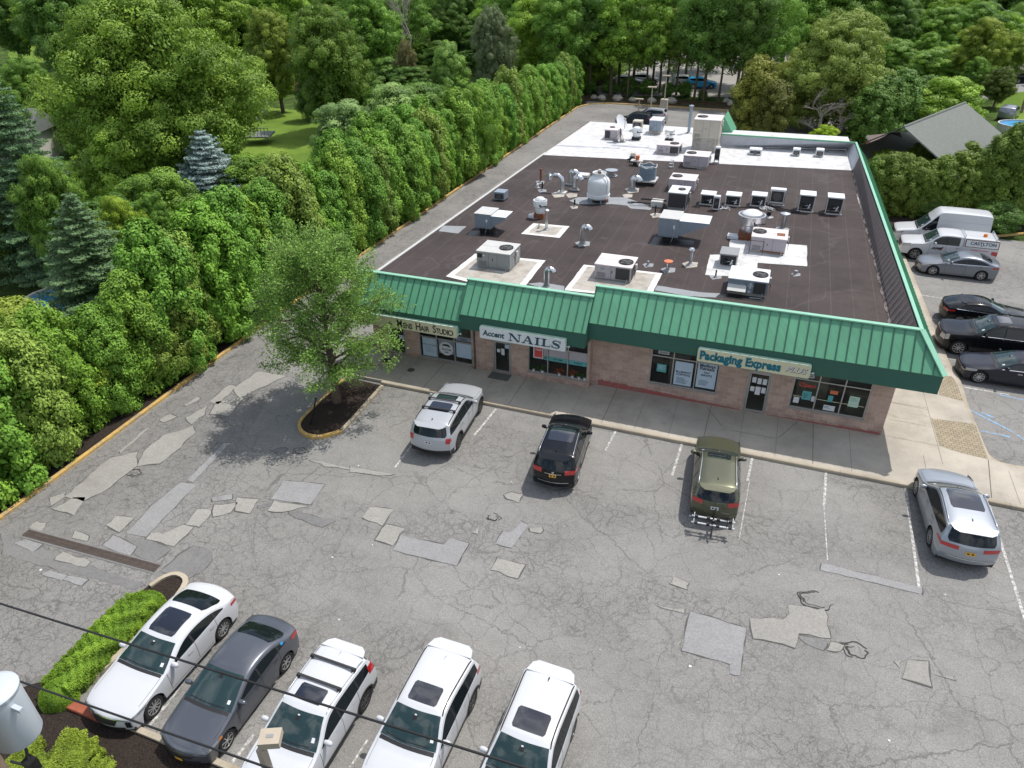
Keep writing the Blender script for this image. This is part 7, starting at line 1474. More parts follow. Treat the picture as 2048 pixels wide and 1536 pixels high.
# clipped arborvitae row along the yellow kerb
y_ = 8.5; i = 0
while y_ < 101:
    hh = 7.1*(1+.10*math.sin(i*1.9)+rnd.uniform(-.06, .06)); hh *= 1.25 if y_ < 15 else .86 if y_ < 23 else 1.08 if y_ < 37 else (.92 if y_ > 85 else 1)
    c_ = [(.175, .375, .04), (.155, .35, .042), (.20, .38, .045), (.14, .33, .04), (.20, .34, .055)][i % 5]
    tree('arb%d' % (i % 5), 'bright green arborvitae in the long row beside the yellow kerb', (-28.1 if y_ < 26 else -28.5)+rnd.uniform(-.25, .25), y_, hh, c_, wide=rnd.uniform(.98, 1.15), group='arborvitae row along the drive', cat='tree')
    y_ += rnd.uniform(1.75, 2.25); i += 1
y_ = 38.5; i = 0
while y_ < 60:
    tree('arb%d' % ((i+2) % 4), 'darker arborvitae standing behind the front row of the drive hedge', -31.2+rnd.uniform(-.4, .4), y_, 7.2*rnd.uniform(.85, 1.08), (.15, .34, .04), wide=rnd.uniform(1.05, 1.25), group='second arborvitae row', cat='tree')
    y_ += rnd.uniform(2.2, 3.0)*(1.0); i += 1
# left-hand garden trees
tpx('maple', 'huge spreading light green maple filling the upper left', 305, 392, -25, (.22, .38, .05), 1.0, rot=.6)
tpx('spruce', 'tall dark blue-green spruce at the left edge above the hedge', 40, 560, 95, SPG, .85)
tpx('spruce', 'broad dark spruce standing over the blue pool', 185, 690, 375, (.11, .20, .085), 1.5)
tpx('blue', 'silvery blue spruce in front of the big maple', 418, 432, 250, (.30, .42, .40), 1.25)
tpx('shrub', 'bright green leafy tree between the dark spruce and the blue spruce', 245, 430, 232, LG, .95, name='tree')
tpx('shrub', 'mid green shrub left of the blue spruce, low beside the hedge', 322, 500, 345, MG, 1.2, name='shrub', cat='shrub')
tpx('oak', 'yellow-green tree crowding the left edge behind the hedge', 5, 560, 330, (.17, .27, .045), .8)
tpx('oak2', 'leafy yellow-green tree above the pool by the hedge', 255, 600, 385, YG, .62)
tpx('shrub', 'low yellow-green leafy tree in front of the blue pool', 180, 790, 640, YG, 1.1, name='tree')
tpx('shrub', 'leafy light green tree at the far left over the hedge', 30, 800, 610, (.23, .34, .045), 1.2, name='tree')
tpx('shrub', 'broad green bush right of the blue pool', 320, 740, 555, (.17, .28, .045), 1.0, name='shrub', cat='shrub')
tpx('oak2', 'mid green tree between the two dark spruces', 120, 600, 300, MG, .6)
tpx('oak2', 'fresh green tree crowding the hedge below the big maple', 318, 560, 380, (.15, .32, .05), .62)
tpx('oak', 'rounded mid green tree behind the lawn, right of the huge maple', 655, 265, 0, (.16, .29, .045), .8)
tpx('oak2', 'light green tree leaning between the maple and the lawn', 548, 225, 10, (.24, .35, .05), .8)
tpx('olive', 'dense dark green tree over the shaded lawn edge', 620, 240, 130, (.10, .2, .04), .7)
tpx('shrub', 'pale silvery green tree behind the hedge row', 800, 330, 172, SG, 1.15, name='tree')
tpx('shrub', 'lighter silver-leaved tree beside the lawn', 690, 340, 205, (.25, .43, .15), 1.15, name='tree')
tpx('shrub', 'fresh green tree left of the grey pine behind the hedge', 893, 215, 88, (.20, .38, .08), .8, name='tree')
tpx('olive', 'grey-green soft-crowned tree behind the hedge', 985, 200, 12, (.19, .27, .13), .62)
tpx('olive', 'small brownish cedar left of the fresh green tree', 812, 205, 80, (.22, .24, .10), .45)
tpx('shrub', 'vine-draped tree in the middle of the hedge line', 940, 345, 178, (.17, .35, .045), .62, name='tree')
for a in ((560, 130, -60, LG), (740, 190, -20, MG), (785, 120, -60, DG), (860, 95, -60, DG), (470, 110, -50, YG), (1040, 150, -50, MG), (1085, 170, -30, LG), (930, 70, -80, DG), (130, 190, -60, DG), (15, 130, -50, DG), (-10, 330, 150, MG), (60, 260, 110, MG), (690, 120, -60, MG), (620, 110, -60, LG), (1000, 90, -80, MG), (900, 120, -20, DG)):
    tpx(rnd.choice(['oak', 'oak2']), 'background tree of the left-hand wood behind the gardens', a[0], a[1], a[2], a[3], rnd.uniform(.85, 1.05), group='left background trees')
# tall thin trees beyond the rear kerb
for k, (bx, by, ty, cl) in enumerate(((1120, 196, -30, MG), (1150, 188, -60, DG), (1185, 186, -40, MG), (1228, 190, -50, LG), (1262, 192, -30, MG), (1300, 190, -10, LG), (1330, 186, -50, MG), (1362, 190, 5, (.18, .30, .05)), (1402, 196, -40, MG), (1422, 200, -60, DG), (1452, 200, -30, (.17, .29, .05)), (1488, 204, -60, DG), (1520, 190, -70, MG), (1275, 175, -80, DG), (1180, 165, -80, DG), (1135, 178, -70, LG), (1205, 172, -60, MG), (1245, 178, -60, DG), (1315, 176, -70, MG), (1345, 172, -60, LG), (1500, 170, -70, MG), (1540, 205, -40, MG), (1385, 150, -90, DG), (1435, 140, -90, MG))):
    tpx('locust' if k % 2 else 'locust2', 'thin-trunked tall tree in the row behind the rear kerb', bx, by, ty, cl, .9, group='tall trees behind the rear kerb')
for bx, by, h in ((1175, 190, 1.6), (1215, 192, 2.1), (1250, 193, 2.4), (1290, 194, 2.2), (1330, 196, 1.8), (1365, 198, 2.0), (1400, 203, 1.3), (1500, 214, 3), (1512, 205, 3)):
    g_ = G(bx, by); tree('shrub', 'low dark undergrowth bush at the foot of the rear trees', g_[0], g_[1]+2, h, DG, wide=1.3, group='undergrowth bushes', name='shrub', cat='shrub')
# right-hand side
tpx('olive', 'large olive-green tree behind the white roof corner', 1672, 262, 22, OG, 1.08)
tpx('olive', 'smaller olive tree left of the large olive tree', 1590, 250, 105, (.27, .35, .06), .8)
tpx('arb0', 'tall arborvitae at the rear corner of the lot, brown-tinged', 1512, 270, 112, (.25, .29, .05), 1.35); tpx('arb1', 'second arborvitae beside the rear corner of the lot', 1548, 285, 160, (.12, .16, .03), 1.4); tpx('arb2', 'arborvitae just right of the green gable', 1490, 270, 165, (.10, .15, .03), 1.3)
tpx('shrub', 'bright lime green sumac just beyond the rear parapet', 1650, 300, 252, (.32, .52, .04), 1.4, name='shrub', cat='shrub'); tpx('shrub', 'small lime green sapling behind the green gable', 1480, 262, 215, (.26, .45, .07), .9, name='shrub', cat='shrub')
for k, (bx, by, ty) in enumerate(((1740, 290, 170), (1765, 285, 150), (1795, 275, 140), (1822, 262, 155), (1730, 262, 190), (1850, 235, 150))):
    tpx('arb%d' % (k % 4), 'dark evergreen in the clump left of the grey-roofed house', bx, by, ty, (.115, .24, .04), 1.6, group='dark evergreens by the house')
for k, (bx, by, ty, cl) in enumerate(((1850, 170, 62, (.18, .34, .05)), (1900, 150, 10, MG), (1780, 150, -10, DG), (1700, 130, -60, DG), (1620, 140, -60, MG), (1580, 130, -70, LG), (1960, 190, 30, (.24, .36, .05)), (2010, 180, 60, (.21, .34, .05)), (1930, 110, -60, MG), (2030, 90, -60, DG), (1840, 90, -70, MG), (1985, 120, 20, LG), (1750, 80, -60, MG), (1660, 70, -70, DG), (1950, 200, 110, MG), (2000, 215, 130, (.13, .2, .04)))):
    tpx('oak' if k % 2 else 'oak2', 'broadleaf tree in the wood beyond the grey-roofed house', bx, by, ty, cl, 1.0, group='right background trees')
for a in ((1900, 120, -60, LG), (1870, 150, 10, MG), (1940, 150, 0, MG), (2000, 150, 20, LG), (2045, 140, 0, MG), (1975, 90, -80, DG), (2050, 60, -90, DG), (1880, 70, -90, MG), (1820, 110, -60, MG), (1800, 130, 0, DG), (1560, 90, -90, DG), (1610, 100, -80, MG)):
    tpx(rnd.choice(['oak', 'oak2']), 'broadleaf tree in the wood beyond the grey-roofed house', *a, 1.15, group='right background trees')
# hedge mass at the right of the side lot
row = []
for k in range(17):
    row.append((1748+k*27, 425+k*1.0, 312-8*math.sin(k*1.3) if k < 9 else 268+20*math.sin(k*1.7)))
for k, (bx, by, ty) in enumerate(row):
    tpx('arb%d' % (k % 4), 'dense olive-green arborvitae in the tall hedge behind the side lot', bx, by, ty, (.16, .27, .04), 1.35, group='side-lot hedge')
for k in range(12): tpx('arb%d' % ((k+1) % 4), 'arborvitae in the rear rank of the side-lot hedge', 1760+k*34, 398, (298 if k < 7 else 262)+14*math.sin(k*2.1), (.16, .26, .04), 1.4, group='rear rank of the side-lot hedge')
tpx('oak2', 'leafy branch-heavy tree at the right edge beside the hedge', 2065, 440, 215, (.16, .27, .045), .7)
tpx('round', 'clipped round bush by the end of the white van', 1996, 462, 410, (.10, .21, .04), 1.35, name='shrub', cat='shrub'); tpx('round', 'smaller round bush under the side-lot hedge', 1846, 432, 388, (.10, .2, .04), 1.1, name='shrub', cat='shrub')
tpx('shrub', 'light green bush at the near end of the side-lot hedge', 1752, 372, 320, (.19, .3, .045), 1.0, name='shrub', cat='shrub')
# far wood: countable trees in depth out to the skyline
rg = random.Random(11)
for k in range(210):
    d = rg.uniform(135, 420); az = rg.uniform(-.98, .36); x_, yy_ = d*math.sin(az), d*math.cos(az)
    if -45 < x_ < 35 and yy_ < 190 and -22 < x_ < 2: continue
    tree(rg.choice(['oak', 'oak2', 'oak', 'locust']), 'tree of the far wood toward the skyline', x_, yy_, rg.uniform(13, 18), rg.choice([LG, MG, DG, MG]), wide=1.25, group='far wood')
sheet('lawn', GP([(15, 110), (40, 45), (120, 40), (110, 130), (60, 150)]), -.02, M['grass']); sheet('lawn', GP([(1990, 215), (2020, 185), (2100, 180), (2100, 300), (2010, 262)]), -.02, M['grass']); sheet('lawn', GP([(840, 95), (850, 55), (885, 55), (880, 95)]), -.02, M['grass']); sheet('road', GP([(1960, 205), (2000, 110), (2100, 60), (2100, 190), (2010, 185)]), -.03, M['patch_grey'])
for k in range(150):
    if k < 70: x_, yy_ = rg.uniform(-95, -33), rg.uniform(30, 150)
    elif k < 115: x_, yy_ = rg.uniform(12, 75), rg.uniform(92, 190)
    else: x_, yy_ = rg.uniform(-60, 30), rg.uniform(108, 200)
    p_ = _r @ np.array([x_, yy_, -CAMH]), _u @ np.array([x_, yy_, -CAMH]), _f @ np.array([x_, yy_, -CAMH]); px_, py_ = 1024+FPX*p_[0]/p_[2], 768-FPX*p_[1]/p_[2]
    if (470 < px_ < 650 and 190 < py_ < 410) or (1320 < px_ < 1600 and 40 < py_ < 205) or (px_ < 130 and 30 < py_ < 150) or px_ > 1990 or (390 < px_ < 480 and 330 < py_ < 450): continue
    tree(rg.choice(['shrub', 'shrub', 'oak2']), 'understory bush or young tree filling the woodland floor', x_, yy_, rg.uniform(2.5, 6.5), rg.choice([MG, DG, LG, MG]), wide=1.5, group='woodland understory', name='shrub', cat='shrub')
# dead tree and bare saplings
def bare(label, px, py, ty, spread, seed):
    g_ = G(px, py); H = PY(px, ty, g_[1])[2]; rng = np.random.default_rng(seed); t = thing('dead_tree', label, 'tree', (g_[0], g_[1], -.05)); mb = MB()
    def br(p, d, l, r, lv):
        q = p+d*l*.5+rng.normal(size=3)*l*.05; e = q+unit(d+rng.normal(size=3)*.18)*l*.5; mb.tube([p, q, e], [r, r*.8, r*.5], M['deadwood'], 5)
        if lv: 
            for _ in range(4 if lv > 1 else 3): a = rng.uniform(0, 6.28); nd = unit(d+np.array([math.cos(a), math.sin(a), rng.uniform(-.25, .3)])*rng.uniform(.7, 1.2)*spread); k = rng.uniform(.3, 1); br(p+(e-p)*k, nd, l*rng.uniform(.5, .72), r*.5, lv-1)
    br(np.array([0, 0, 0.]), np.array([0, 0, 1.]), H*.55, .14, 4); mb.build('trunk', t, world=False); return t
bare('bare grey dead tree standing behind the rear parapet', 1628, 285, 170, 1.0, 3); bare('thin leafless sapling beside the dead tree', 1672, 285, 205, .8, 4); bare('bare-topped brown trunk behind the left hedge', 828, 165, -10, .7, 5)
# ---- pear tree on the island, open crown with visible limbs
g_ = G(675, 806); rng = np.random.default_rng(77); H = 9.7; t = thing('pear_tree', 'leafy street tree with open crown on the kerbed mulch island', 'tree', (g_[0], g_[1], .08)); mb = MB()
mb.tube([(0, 0, -.1), (.0, 0, .8), (.05, 0, 1.7), (-.05, .1, 3.4), (0, .1, 6.0), (0, .1, 8.2)], [.25, .19, .17, .13, .08, .03], M['bark'], 10); tips = []
for k in range(54):
    z0 = 1.4+6.0*(k/54)**1.0; a = k*2.4+rng.uniform(-.3, .3); zr = (z0-1.4)/6.0; L_ = (3.0*(1-zr)**.6+.75)*rng.uniform(.82, 1.08)*(.75+.25*min(1, zr*4)); d = np.array([math.cos(a), math.sin(a), 0]); p0 = np.array([0, .05, z0]); up = .75+zr*1.3
    p1 = p0+d*L_*.45+np.array([0, 0, L_*.30*up+.1]); p2 = p0+d*L_+np.array([0, 0, L_*.45*up]); mb.tube([p0, p1, p2], [.06*(1.3-zr), .035*(1.2-zr), .010], M['bark'], 6)
    for q in range(12):
        u = rng.uniform(.3, 1.05); b = p0+(p2-p0)*u+np.array([0, 0, .06]); e = b+unit(rng.normal(size=3)+d*.5+np.array([0, 0, .3]))*rng.uniform(.3, .85); mb.tube([b, e], [.012, .004], M['bark'], 4); tips.append((b+e)/2); tips.append(e)
mb.build('trunk', t, smooth='auto', world=False); tips = np.array(tips); C_, N_, T_ = [], [], []
for p in tips:
    m_ = int(rng.uniform(26, 56)); u = rng.normal(size=(m_, 3)); C_.append(p+u*np.array([.17, .17, .12])); N_.append(unit(rng.normal(size=(m_, 3))*.7+np.array([0, 0, .8]))); T_.append(np.full(m_, .5+rng.uniform(-.2, .2))+rng.normal(size=m_)*.12)
C_, N_, T_ = map(np.concatenate, (C_, N_, T_)); o = bpy.data.objects.new('crown', leaf_mesh('crown', C_, N_, .105*rng.uniform(.7, 1.3, len(C_)), T_, M['leaf'], rng, .62)); COL.objects.link(o); o.parent = t; o.color = (.20, .35, .07, 1)
# ---- front hedges: dense juniper, tiny needles
def hedge(label, path, widths, hts, color, seed, nper=5200, leaf=.075, name='hedge', gold=0.0):
    rng = np.random.default_rng(seed); path = [np.array(p) for p in path]; C, N, T = [], [], []; seg = list(zip(path, path[1:], widths, widths[1:], hts, hts[1:]))
    base = path[0]; ph = rng.uniform(0, 6, 6)
    for a, b, w0, w1, h0, h1 in seg:
        L_ = np.linalg.norm(b-a); n = int(nper*L_*(w0+h0)); u = rng.uniform(-.02, 1.02, n); th = rng.uniform(-.12, math.pi+.12, n); d = (b-a)/L_; s_ = np.array([-d[1], d[0]])
        w_ = w0+(w1-w0)*u; h_ = h0+(h1-h0)*u; X = a[0]+(b[0]-a[0])*u; Y = a[1]+(b[1]-a[1])*u
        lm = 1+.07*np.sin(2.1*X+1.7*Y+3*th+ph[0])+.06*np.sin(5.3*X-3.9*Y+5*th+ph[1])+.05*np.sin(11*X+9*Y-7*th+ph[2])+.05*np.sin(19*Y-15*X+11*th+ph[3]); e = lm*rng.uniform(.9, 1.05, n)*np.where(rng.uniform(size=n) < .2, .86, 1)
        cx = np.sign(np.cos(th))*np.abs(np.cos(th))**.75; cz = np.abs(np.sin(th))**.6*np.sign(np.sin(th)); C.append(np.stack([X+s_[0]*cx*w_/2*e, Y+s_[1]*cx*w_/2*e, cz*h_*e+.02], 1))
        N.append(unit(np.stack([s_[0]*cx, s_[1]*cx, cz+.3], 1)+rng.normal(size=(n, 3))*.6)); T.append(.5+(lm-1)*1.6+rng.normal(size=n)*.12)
    for p, w_, h_ in ((path[0], widths[0], hts[0]), (path[-1], widths[-1], hts[-1])):
        n = int(nper*w_*h_*1.3); u = unit(rng.normal(size=(n, 3))); u[:, 2] = np.abs(u[:, 2]); X, Y = p[0]+u[:, 0]*w_/2, p[1]+u[:, 1]*w_/2
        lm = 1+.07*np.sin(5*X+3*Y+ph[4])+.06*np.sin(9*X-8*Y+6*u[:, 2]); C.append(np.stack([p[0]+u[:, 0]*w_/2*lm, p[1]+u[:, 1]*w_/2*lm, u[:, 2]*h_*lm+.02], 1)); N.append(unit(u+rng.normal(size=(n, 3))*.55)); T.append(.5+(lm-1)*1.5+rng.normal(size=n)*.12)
    C, N, T = map(np.concatenate, (C, N, T)); C[:, :2] -= base
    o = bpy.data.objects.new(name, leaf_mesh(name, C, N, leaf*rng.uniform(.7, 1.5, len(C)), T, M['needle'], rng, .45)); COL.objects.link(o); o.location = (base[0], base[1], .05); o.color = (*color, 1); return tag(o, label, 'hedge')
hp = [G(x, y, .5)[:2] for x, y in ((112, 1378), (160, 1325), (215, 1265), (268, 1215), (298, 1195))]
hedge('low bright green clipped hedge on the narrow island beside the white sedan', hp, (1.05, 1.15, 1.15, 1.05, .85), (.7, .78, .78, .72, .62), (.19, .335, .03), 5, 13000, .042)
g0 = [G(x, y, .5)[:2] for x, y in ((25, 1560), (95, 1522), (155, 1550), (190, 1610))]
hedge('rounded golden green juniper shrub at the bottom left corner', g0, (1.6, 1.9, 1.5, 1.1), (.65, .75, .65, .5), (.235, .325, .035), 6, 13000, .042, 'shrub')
# potted plants behind the salon glass stand proud on its ledge
for k, (u, hh, red) in enumerate(((.09, .30, 0), (.24, .38, 0), (.53, .45, 1), (.75, .46, 1), (.86, .3, 0), (.955, .28, 0))):
    px_ = fx(W2, u); rng = np.random.default_rng(90+k); t = thing('potted_plant', ['small fern in a white pot at the left end of the salon window', 'dark leafy plant in the first salon pane', 'large bushy plant with white pot in the middle salon pane', 'red-flowered plant in a white pot in the right salon pane', 'small green plant right of the red-flowered one', 'last little potted plant at the right end of the salon window'][k], 'plant', (px_, YW1+.05, W2[2]+.0), 0, 'potted plants in the salon window')
    mb = MB(); mb.lathe([(.05, .01), (.075, .14), (.08, .15), (.06, .15), (0, .14)], (0, 0, 0), M['paper'], 12); mb.build('pot', t, world=False)
    n = 260; u3 = rng.normal(size=(n, 3))*np.array([.09, .018, .07])*hh/.3; C = u3+np.array([0, 0, .14+hh*.35]); o = bpy.data.objects.new('foliage', leaf_mesh('foliage', C, unit(rng.normal(size=(n, 3))+np.array([0, -1, .5])), .06*rng.uniform(.6, 1.3, n), .5+rng.normal(size=n)*.2, M['leaf'], rng)); COL.objects.link(o); o.parent = t; o.color = (.25, .09, .04, 1) if red else (.05, .10, .03, 1)
# ================================================================== HOUSES, POOLS, POLES, WIRES
hb = G(1925, 268)[:2]
t = thing('house', 'house with a grey gabled shingle roof behind the side-lot hedge', 'house', (hb[0], hb[1], 0)); A_ = G(1931, 205, 6.4); B_ = G(1837, 242, 6.4); dd_ = (A_-B_)/np.linalg.norm(A_-B_); sd_ = np.array([dd_[1], -dd_[0], 0]); B_ = B_-dd_*3; C_ = A_+sd_*5.2-(0, 0, 3.1); D_ = B_+sd_*5.2-(0, 0, 3.1)
E_ = A_*2-C_; E_[2] = 3.3; F_ = B_*2-D_; F_[2] = 3.3; mb = MB(); th = np.array([0, 0, .12])
mb.add([A_, B_, D_, C_, A_-th, B_-th, D_-th, C_-th], [(0, 1, 2, 3), (0, 3, 7, 4), (3, 2, 6, 7), (1, 5, 6, 2)], M['shingle']); mb.add([A_, B_, F_, E_, A_-th, B_-th, F_-th, E_-th], [(0, 3, 2, 1), (0, 4, 7, 3), (3, 7, 6, 2)], M['shingle']); mb.tube([A_, B_], .1, M['shingle'], 6); mb.build('roof', t)
mb = MB(); q = [C_, D_, F_, E_]; cc = sum(q)/4; q = [cc+(p-cc)*.95 for p in q]; mb.prism([tuple(p[:2]) for p in q], 0, 3.2, M['siding']); mb.build('wall', t)
mb = MB(); pv = G(1850, 262, 5.0); mb.tube([pv, pv+(0, 0, 1.4)], .06, M['rail'], 6); mb.tube([pv+(.6, -.2, -.2), pv+(.6, -.2, 1.2)], .06, M['rail'], 6); mb.build('vent_pipe', t)
mb = MB(); pv = G(1864, 235, 6.0); mb.box((pv[0]-.15, pv[1]-.15, pv[2]-.8), (pv[0]+.15, pv[1]+.15, pv[2]+.15), M['rust']); mb.build('chimney', t)
sh = [G(1733, 271, 3.0), G(1760, 302, 3.0), G(1812, 300, 3.0), G(1800, 264, 3.3)]; mb = MB(); t = thing('shed', 'brown flat-roofed outbuilding left of the hedge', 'shed', (*(sum(sh)/4)[:2], 0))
mb.poly(sh, M['shingle_brown']); mb.add([p-np.array([0, 0, .2]) for p in sh]+sh, [(0, 1, 5, 4), (1, 2, 6, 5), (2, 3, 7, 6), (3, 0, 4, 7)], M['siding']); mb.build('roof', t)
mb = MB(); cc = sum(sh)/4; q = [cc+(p-cc)*.93 for p in sh]; mb.prism([tuple(p[:2]) for p in q], 0, 2.79, M['siding_red']); mb.build('wall', t)
for lab, (x, y), w_, d_, hw, m1, m2 in (('house with a pale grey roof glimpsed under the huge maple', (455, 235), 9, 6, 3.2, 'siding', 'shingle'), ('brick-red house glimpsed through the trees beside the lawn', (665, 175), 10, 8, 3.4, 'siding_red', 'shingle'), ('small house behind the trees at the left with grey roof', (25, 320), 8, 6, 3.0, 'siding', 'shingle')):
    g_ = G(x, y); t = thing('house', lab, 'house', (g_[0], g_[1], 0), .4); mb = MB(); mb.box((-w_/2, -d_/2, 0), (w_/2, d_/2, hw), M[m1]); mb.build('wall', t, world=False); mb = MB(); e = .5
    mb.add([(-w_/2-e, -d_/2-e, hw), (w_/2+e, -d_/2-e, hw), (w_/2+e, d_/2+e, hw), (-w_/2-e, d_/2+e, hw), (-w_/2-e, 0, hw+2.2), (w_/2+e, 0, hw+2.2)], [(0, 1, 5, 4), (2, 3, 4, 5), (0, 4, 3), (1, 2, 5), (3, 2, 1, 0)], M[m2]); mb.build('roof', t, world=False)
    mb = MB(); mb.box((-1.8, -d_/2-.03, 1), (-.8, -d_/2+.02, 2.1), M['glass']); mb.build('window', t, world=False); mb = MB(); mb.box((.8, -d_/2-.03, 1), (1.8, -d_/2+.02, 2.1), M['glass']); mb.build('window', t, world=False)
g_ = G(526, 285); t = thing('deck', 'grey timber deck with railing at the edge of the lawn', 'deck', (g_[0], g_[1], 0), .4); mb = MB(); mb.box((-2, -1.5, .8), (1.2, 1.5, .95), M['shingle']); mb.build('platform', t, world=False); mb = MB()
for k in range(9): mb.box((-2+k*.4-.03, -1.5, .95), (-2+k*.4+.03, -1.44, 1.85), M['shingle'])
mb.box((-2, -1.52, 1.85), (1.25, -1.42, 1.92), M['shingle']); mb.build('railing', t, world=False)
def pool(lab, cx_, cy_, a, b, m='water'):
    g_ = G(cx_, cy_); t = thing('swimming_pool', lab, 'pool', (g_[0], g_[1], 0)); n = 28; mb = MB(); mb.poly([(a*math.cos(k*2*math.pi/n), b*math.sin(k*2*math.pi/n), .95) for k in range(n)], M[m]); mb.build('water', t, world=False)
    mb = MB(); mb.lathe([(1, 0), (1, 1.1), (1.04, 1.1), (1.04, 0)], (0, 0, 0), M['siding'], n); mb.v = [(x*a, y*b, z) for x, y, z in mb.v]; mb.build('pool_wall', t, world=False)
pool('blue garden pool half hidden by spruce branches at the left', 195, 640, 4.6, 3.0); pool('small blue pool at the right edge behind the hedge', 2052, 268, 3, 2.4)
# lot light poles behind the building
for lab, bx, by, ty, hx in (('first and shortest light pole behind the white roof', 1275.5, 243, 199, 14), ('middle light pole behind the white roof, leaning slightly', 1299, 243, 175, 14), ('light pole on a concrete pedestal at the rear of the lot', 1326, 229, 152, 12)):
    g_ = G(bx, by); H = PY(bx+ (2 if 'pedestal' not in lab else 1), ty, g_[1])[2]; t = thing('street_lamp', lab, 'lamp post', (g_[0], g_[1], 0), 0, 'lot light poles'); mb = MB()
    if 'pedestal' in lab: mb.box((-.45, -.45, 0), (.45, .45, 1.9), M['concrete'], .04); mb.build('pedestal', t, world=False); mb = MB()
    mb.tube([(0, 0, 0), (0, 0, H)], [.09, .06], M['galv_pole'], 8); mb.build('pole', t, world=False); mb = MB(); mb.box((-.55, -.2, H-.02), (.5, .2, H+.12), M['galv_pole'], .02); mb.build('lamp_head', t, world=False)
# parking-lot lamp near the street seen from above
hd = PD(541, 1477, 13.5); t = thing('street_lamp', 'square tan parking lamp and arm rising in front of the third car', 'lamp post', (hd[0]+.05, hd[1]-.45, 0)); mb = MB(); yaw = R_(24)
ax, ay = np.array([math.cos(yaw), math.sin(yaw), 0]), np.array([-math.sin(yaw), math.cos(yaw), 0]); o0 = np.array([hd[0]+.05, hd[1]-.45, 0]); pt = PD(522, 1497, 13.6)
mb.obox(hd, ax*.17, ay*.14, (0, 0, .07), M['galv_pole']); mb.obox(hd+(0, 0, .073), ax*.06, ay*.03, (0, 0, .004), M['cab_grey']); mb.build('lamp_head', t); mb = MB(); mb.obox((pt[0], pt[1], pt[2]/2), (.06, 0, 0), (0, .06, 0), (0, 0, pt[2]/2), M['galv_pole']); mb.obox((hd+np.array([pt[0], pt[1], hd[2]]))/2-(0, 0, .04), (hd-np.array([pt[0], pt[1], hd[2]]))/2, (0, .035, 0), (0, 0, .03), M['galv_pole']); mb.build('pole', t)
# utility pole with transformer at the lower left
cc = PD(10, 1424, 8.7); pp = PD(-125, 1400, 8.0); t = thing('utility_pole', 'wooden utility pole just outside the left edge', 'utility pole', (pp[0], pp[1], 0)); mb = MB(); mb.tube([(pp[0], pp[1], 0), (pp[0], pp[1], pp[2]+1.8)], [.17, .13], M['wood_pole'], 12); mb.build('pole', t)
mb = MB(); mb.box((pp[0]-1.3, pp[1]-.06, pp[2]+1.2), (pp[0]+.5, pp[1]+.06, pp[2]+1.32), M['wood_pole']); mb.build('crossarm', t)
t = thing('transformer', 'pale grey pole transformer can in the lower left corner', 'transformer', (cc[0], cc[1], cc[2]-.4)); r = .205; mb = MB(); mb.lathe([(.0, -.36), (r*.94, -.36), (r, -.33), (r, .27), (r*1.04, .28), (r*1.05, .31), (r*.96, .33), (r*.6, .36), (0, .37)], tuple(cc), M['can'], 40); mb.build('tank', t, smooth='auto')
mb = MB(); b0 = cc+np.array([.13, -.19, .20])
for k in range(6): mb.lathe([(.03, k*.03), (.055, k*.03+.008), (.03, k*.03+.02)], tuple(b0), M['porcelain'], 14)
mb.tube([b0+(0, 0, .16), b0+(.03, -.05, .24)], .012, M['black'], 6); mb.build('bushing', t, smooth='auto')
mb = MB(); mb.box((cc[0]+r*.95, cc[1]-.02, cc[2]+.15), (cc[0]+r+.10, cc[1]+.02, cc[2]+.2), M['can']); mb.build('bracket', t); mb = MB(); mb.box((cc[0]-r-.30, cc[1]-.05, cc[2]+.1), (cc[0]-r+.02, cc[1]+.05, cc[2]+.18), M['can']); mb.build('bracket', t)
t2 = thing('surge_arrester', 'small black box with a lead hanging under the transformer', 'arrester', (cc[0]+.2, cc[1]-.1, cc[2]-.7)); mb = MB(); q = cc+np.array([.16, -.10, -.60]); mb.obox(q, (.055, 0, .0), (0, .045, 0), (0, 0, .075), M['black']); mb.build('housing', t2); mb = MB(); mb.tube([q+(0, 0, -.07), q+(.03, 0, -.3), q+(0, -.03, -.6), q+(-.3, 0, -.9)], .013, M['wire'], 6); mb.tube([cc+(0, 0, -.43), cc+(.0, -.02, -.6), cc+(-.10, -.05, -.85), cc+(-.5, 0, -1.1)], .014, M['wire'], 6); mb.tube([q+(0, 0, .07), cc+(.1, -.05, -.42)], .012, M['wire'], 6); mb.build('lead', t2)
def wire(lab, a, b, Y0, Y1, r, ext=.25, sag=.0):
    A_, B_ = PY(*a, Y0), PY(*b, Y1); d = B_-A_; A2, B2 = A_-d*ext, B_+d*1.6; pts = [A2+(B2-A2)*k/24-np.array([0, 0, sag*4*(k/24)*(1-k/24)]) for k in range(25)]; mb = MB(); mb.tube([tuple(p) for p in pts], r, M['wire'], 8); tag(mb.build('overhead_wire', smooth=True), lab, 'wire')
wire('upper black overhead cable crossing above the front row of cars', (0, 1207), (1000, 1520), 4.6, 4.6, .017); wire('lower black overhead cable passing the transformer', (0, 1349), (532, 1534), 3.9, 3.9, .017, .12)
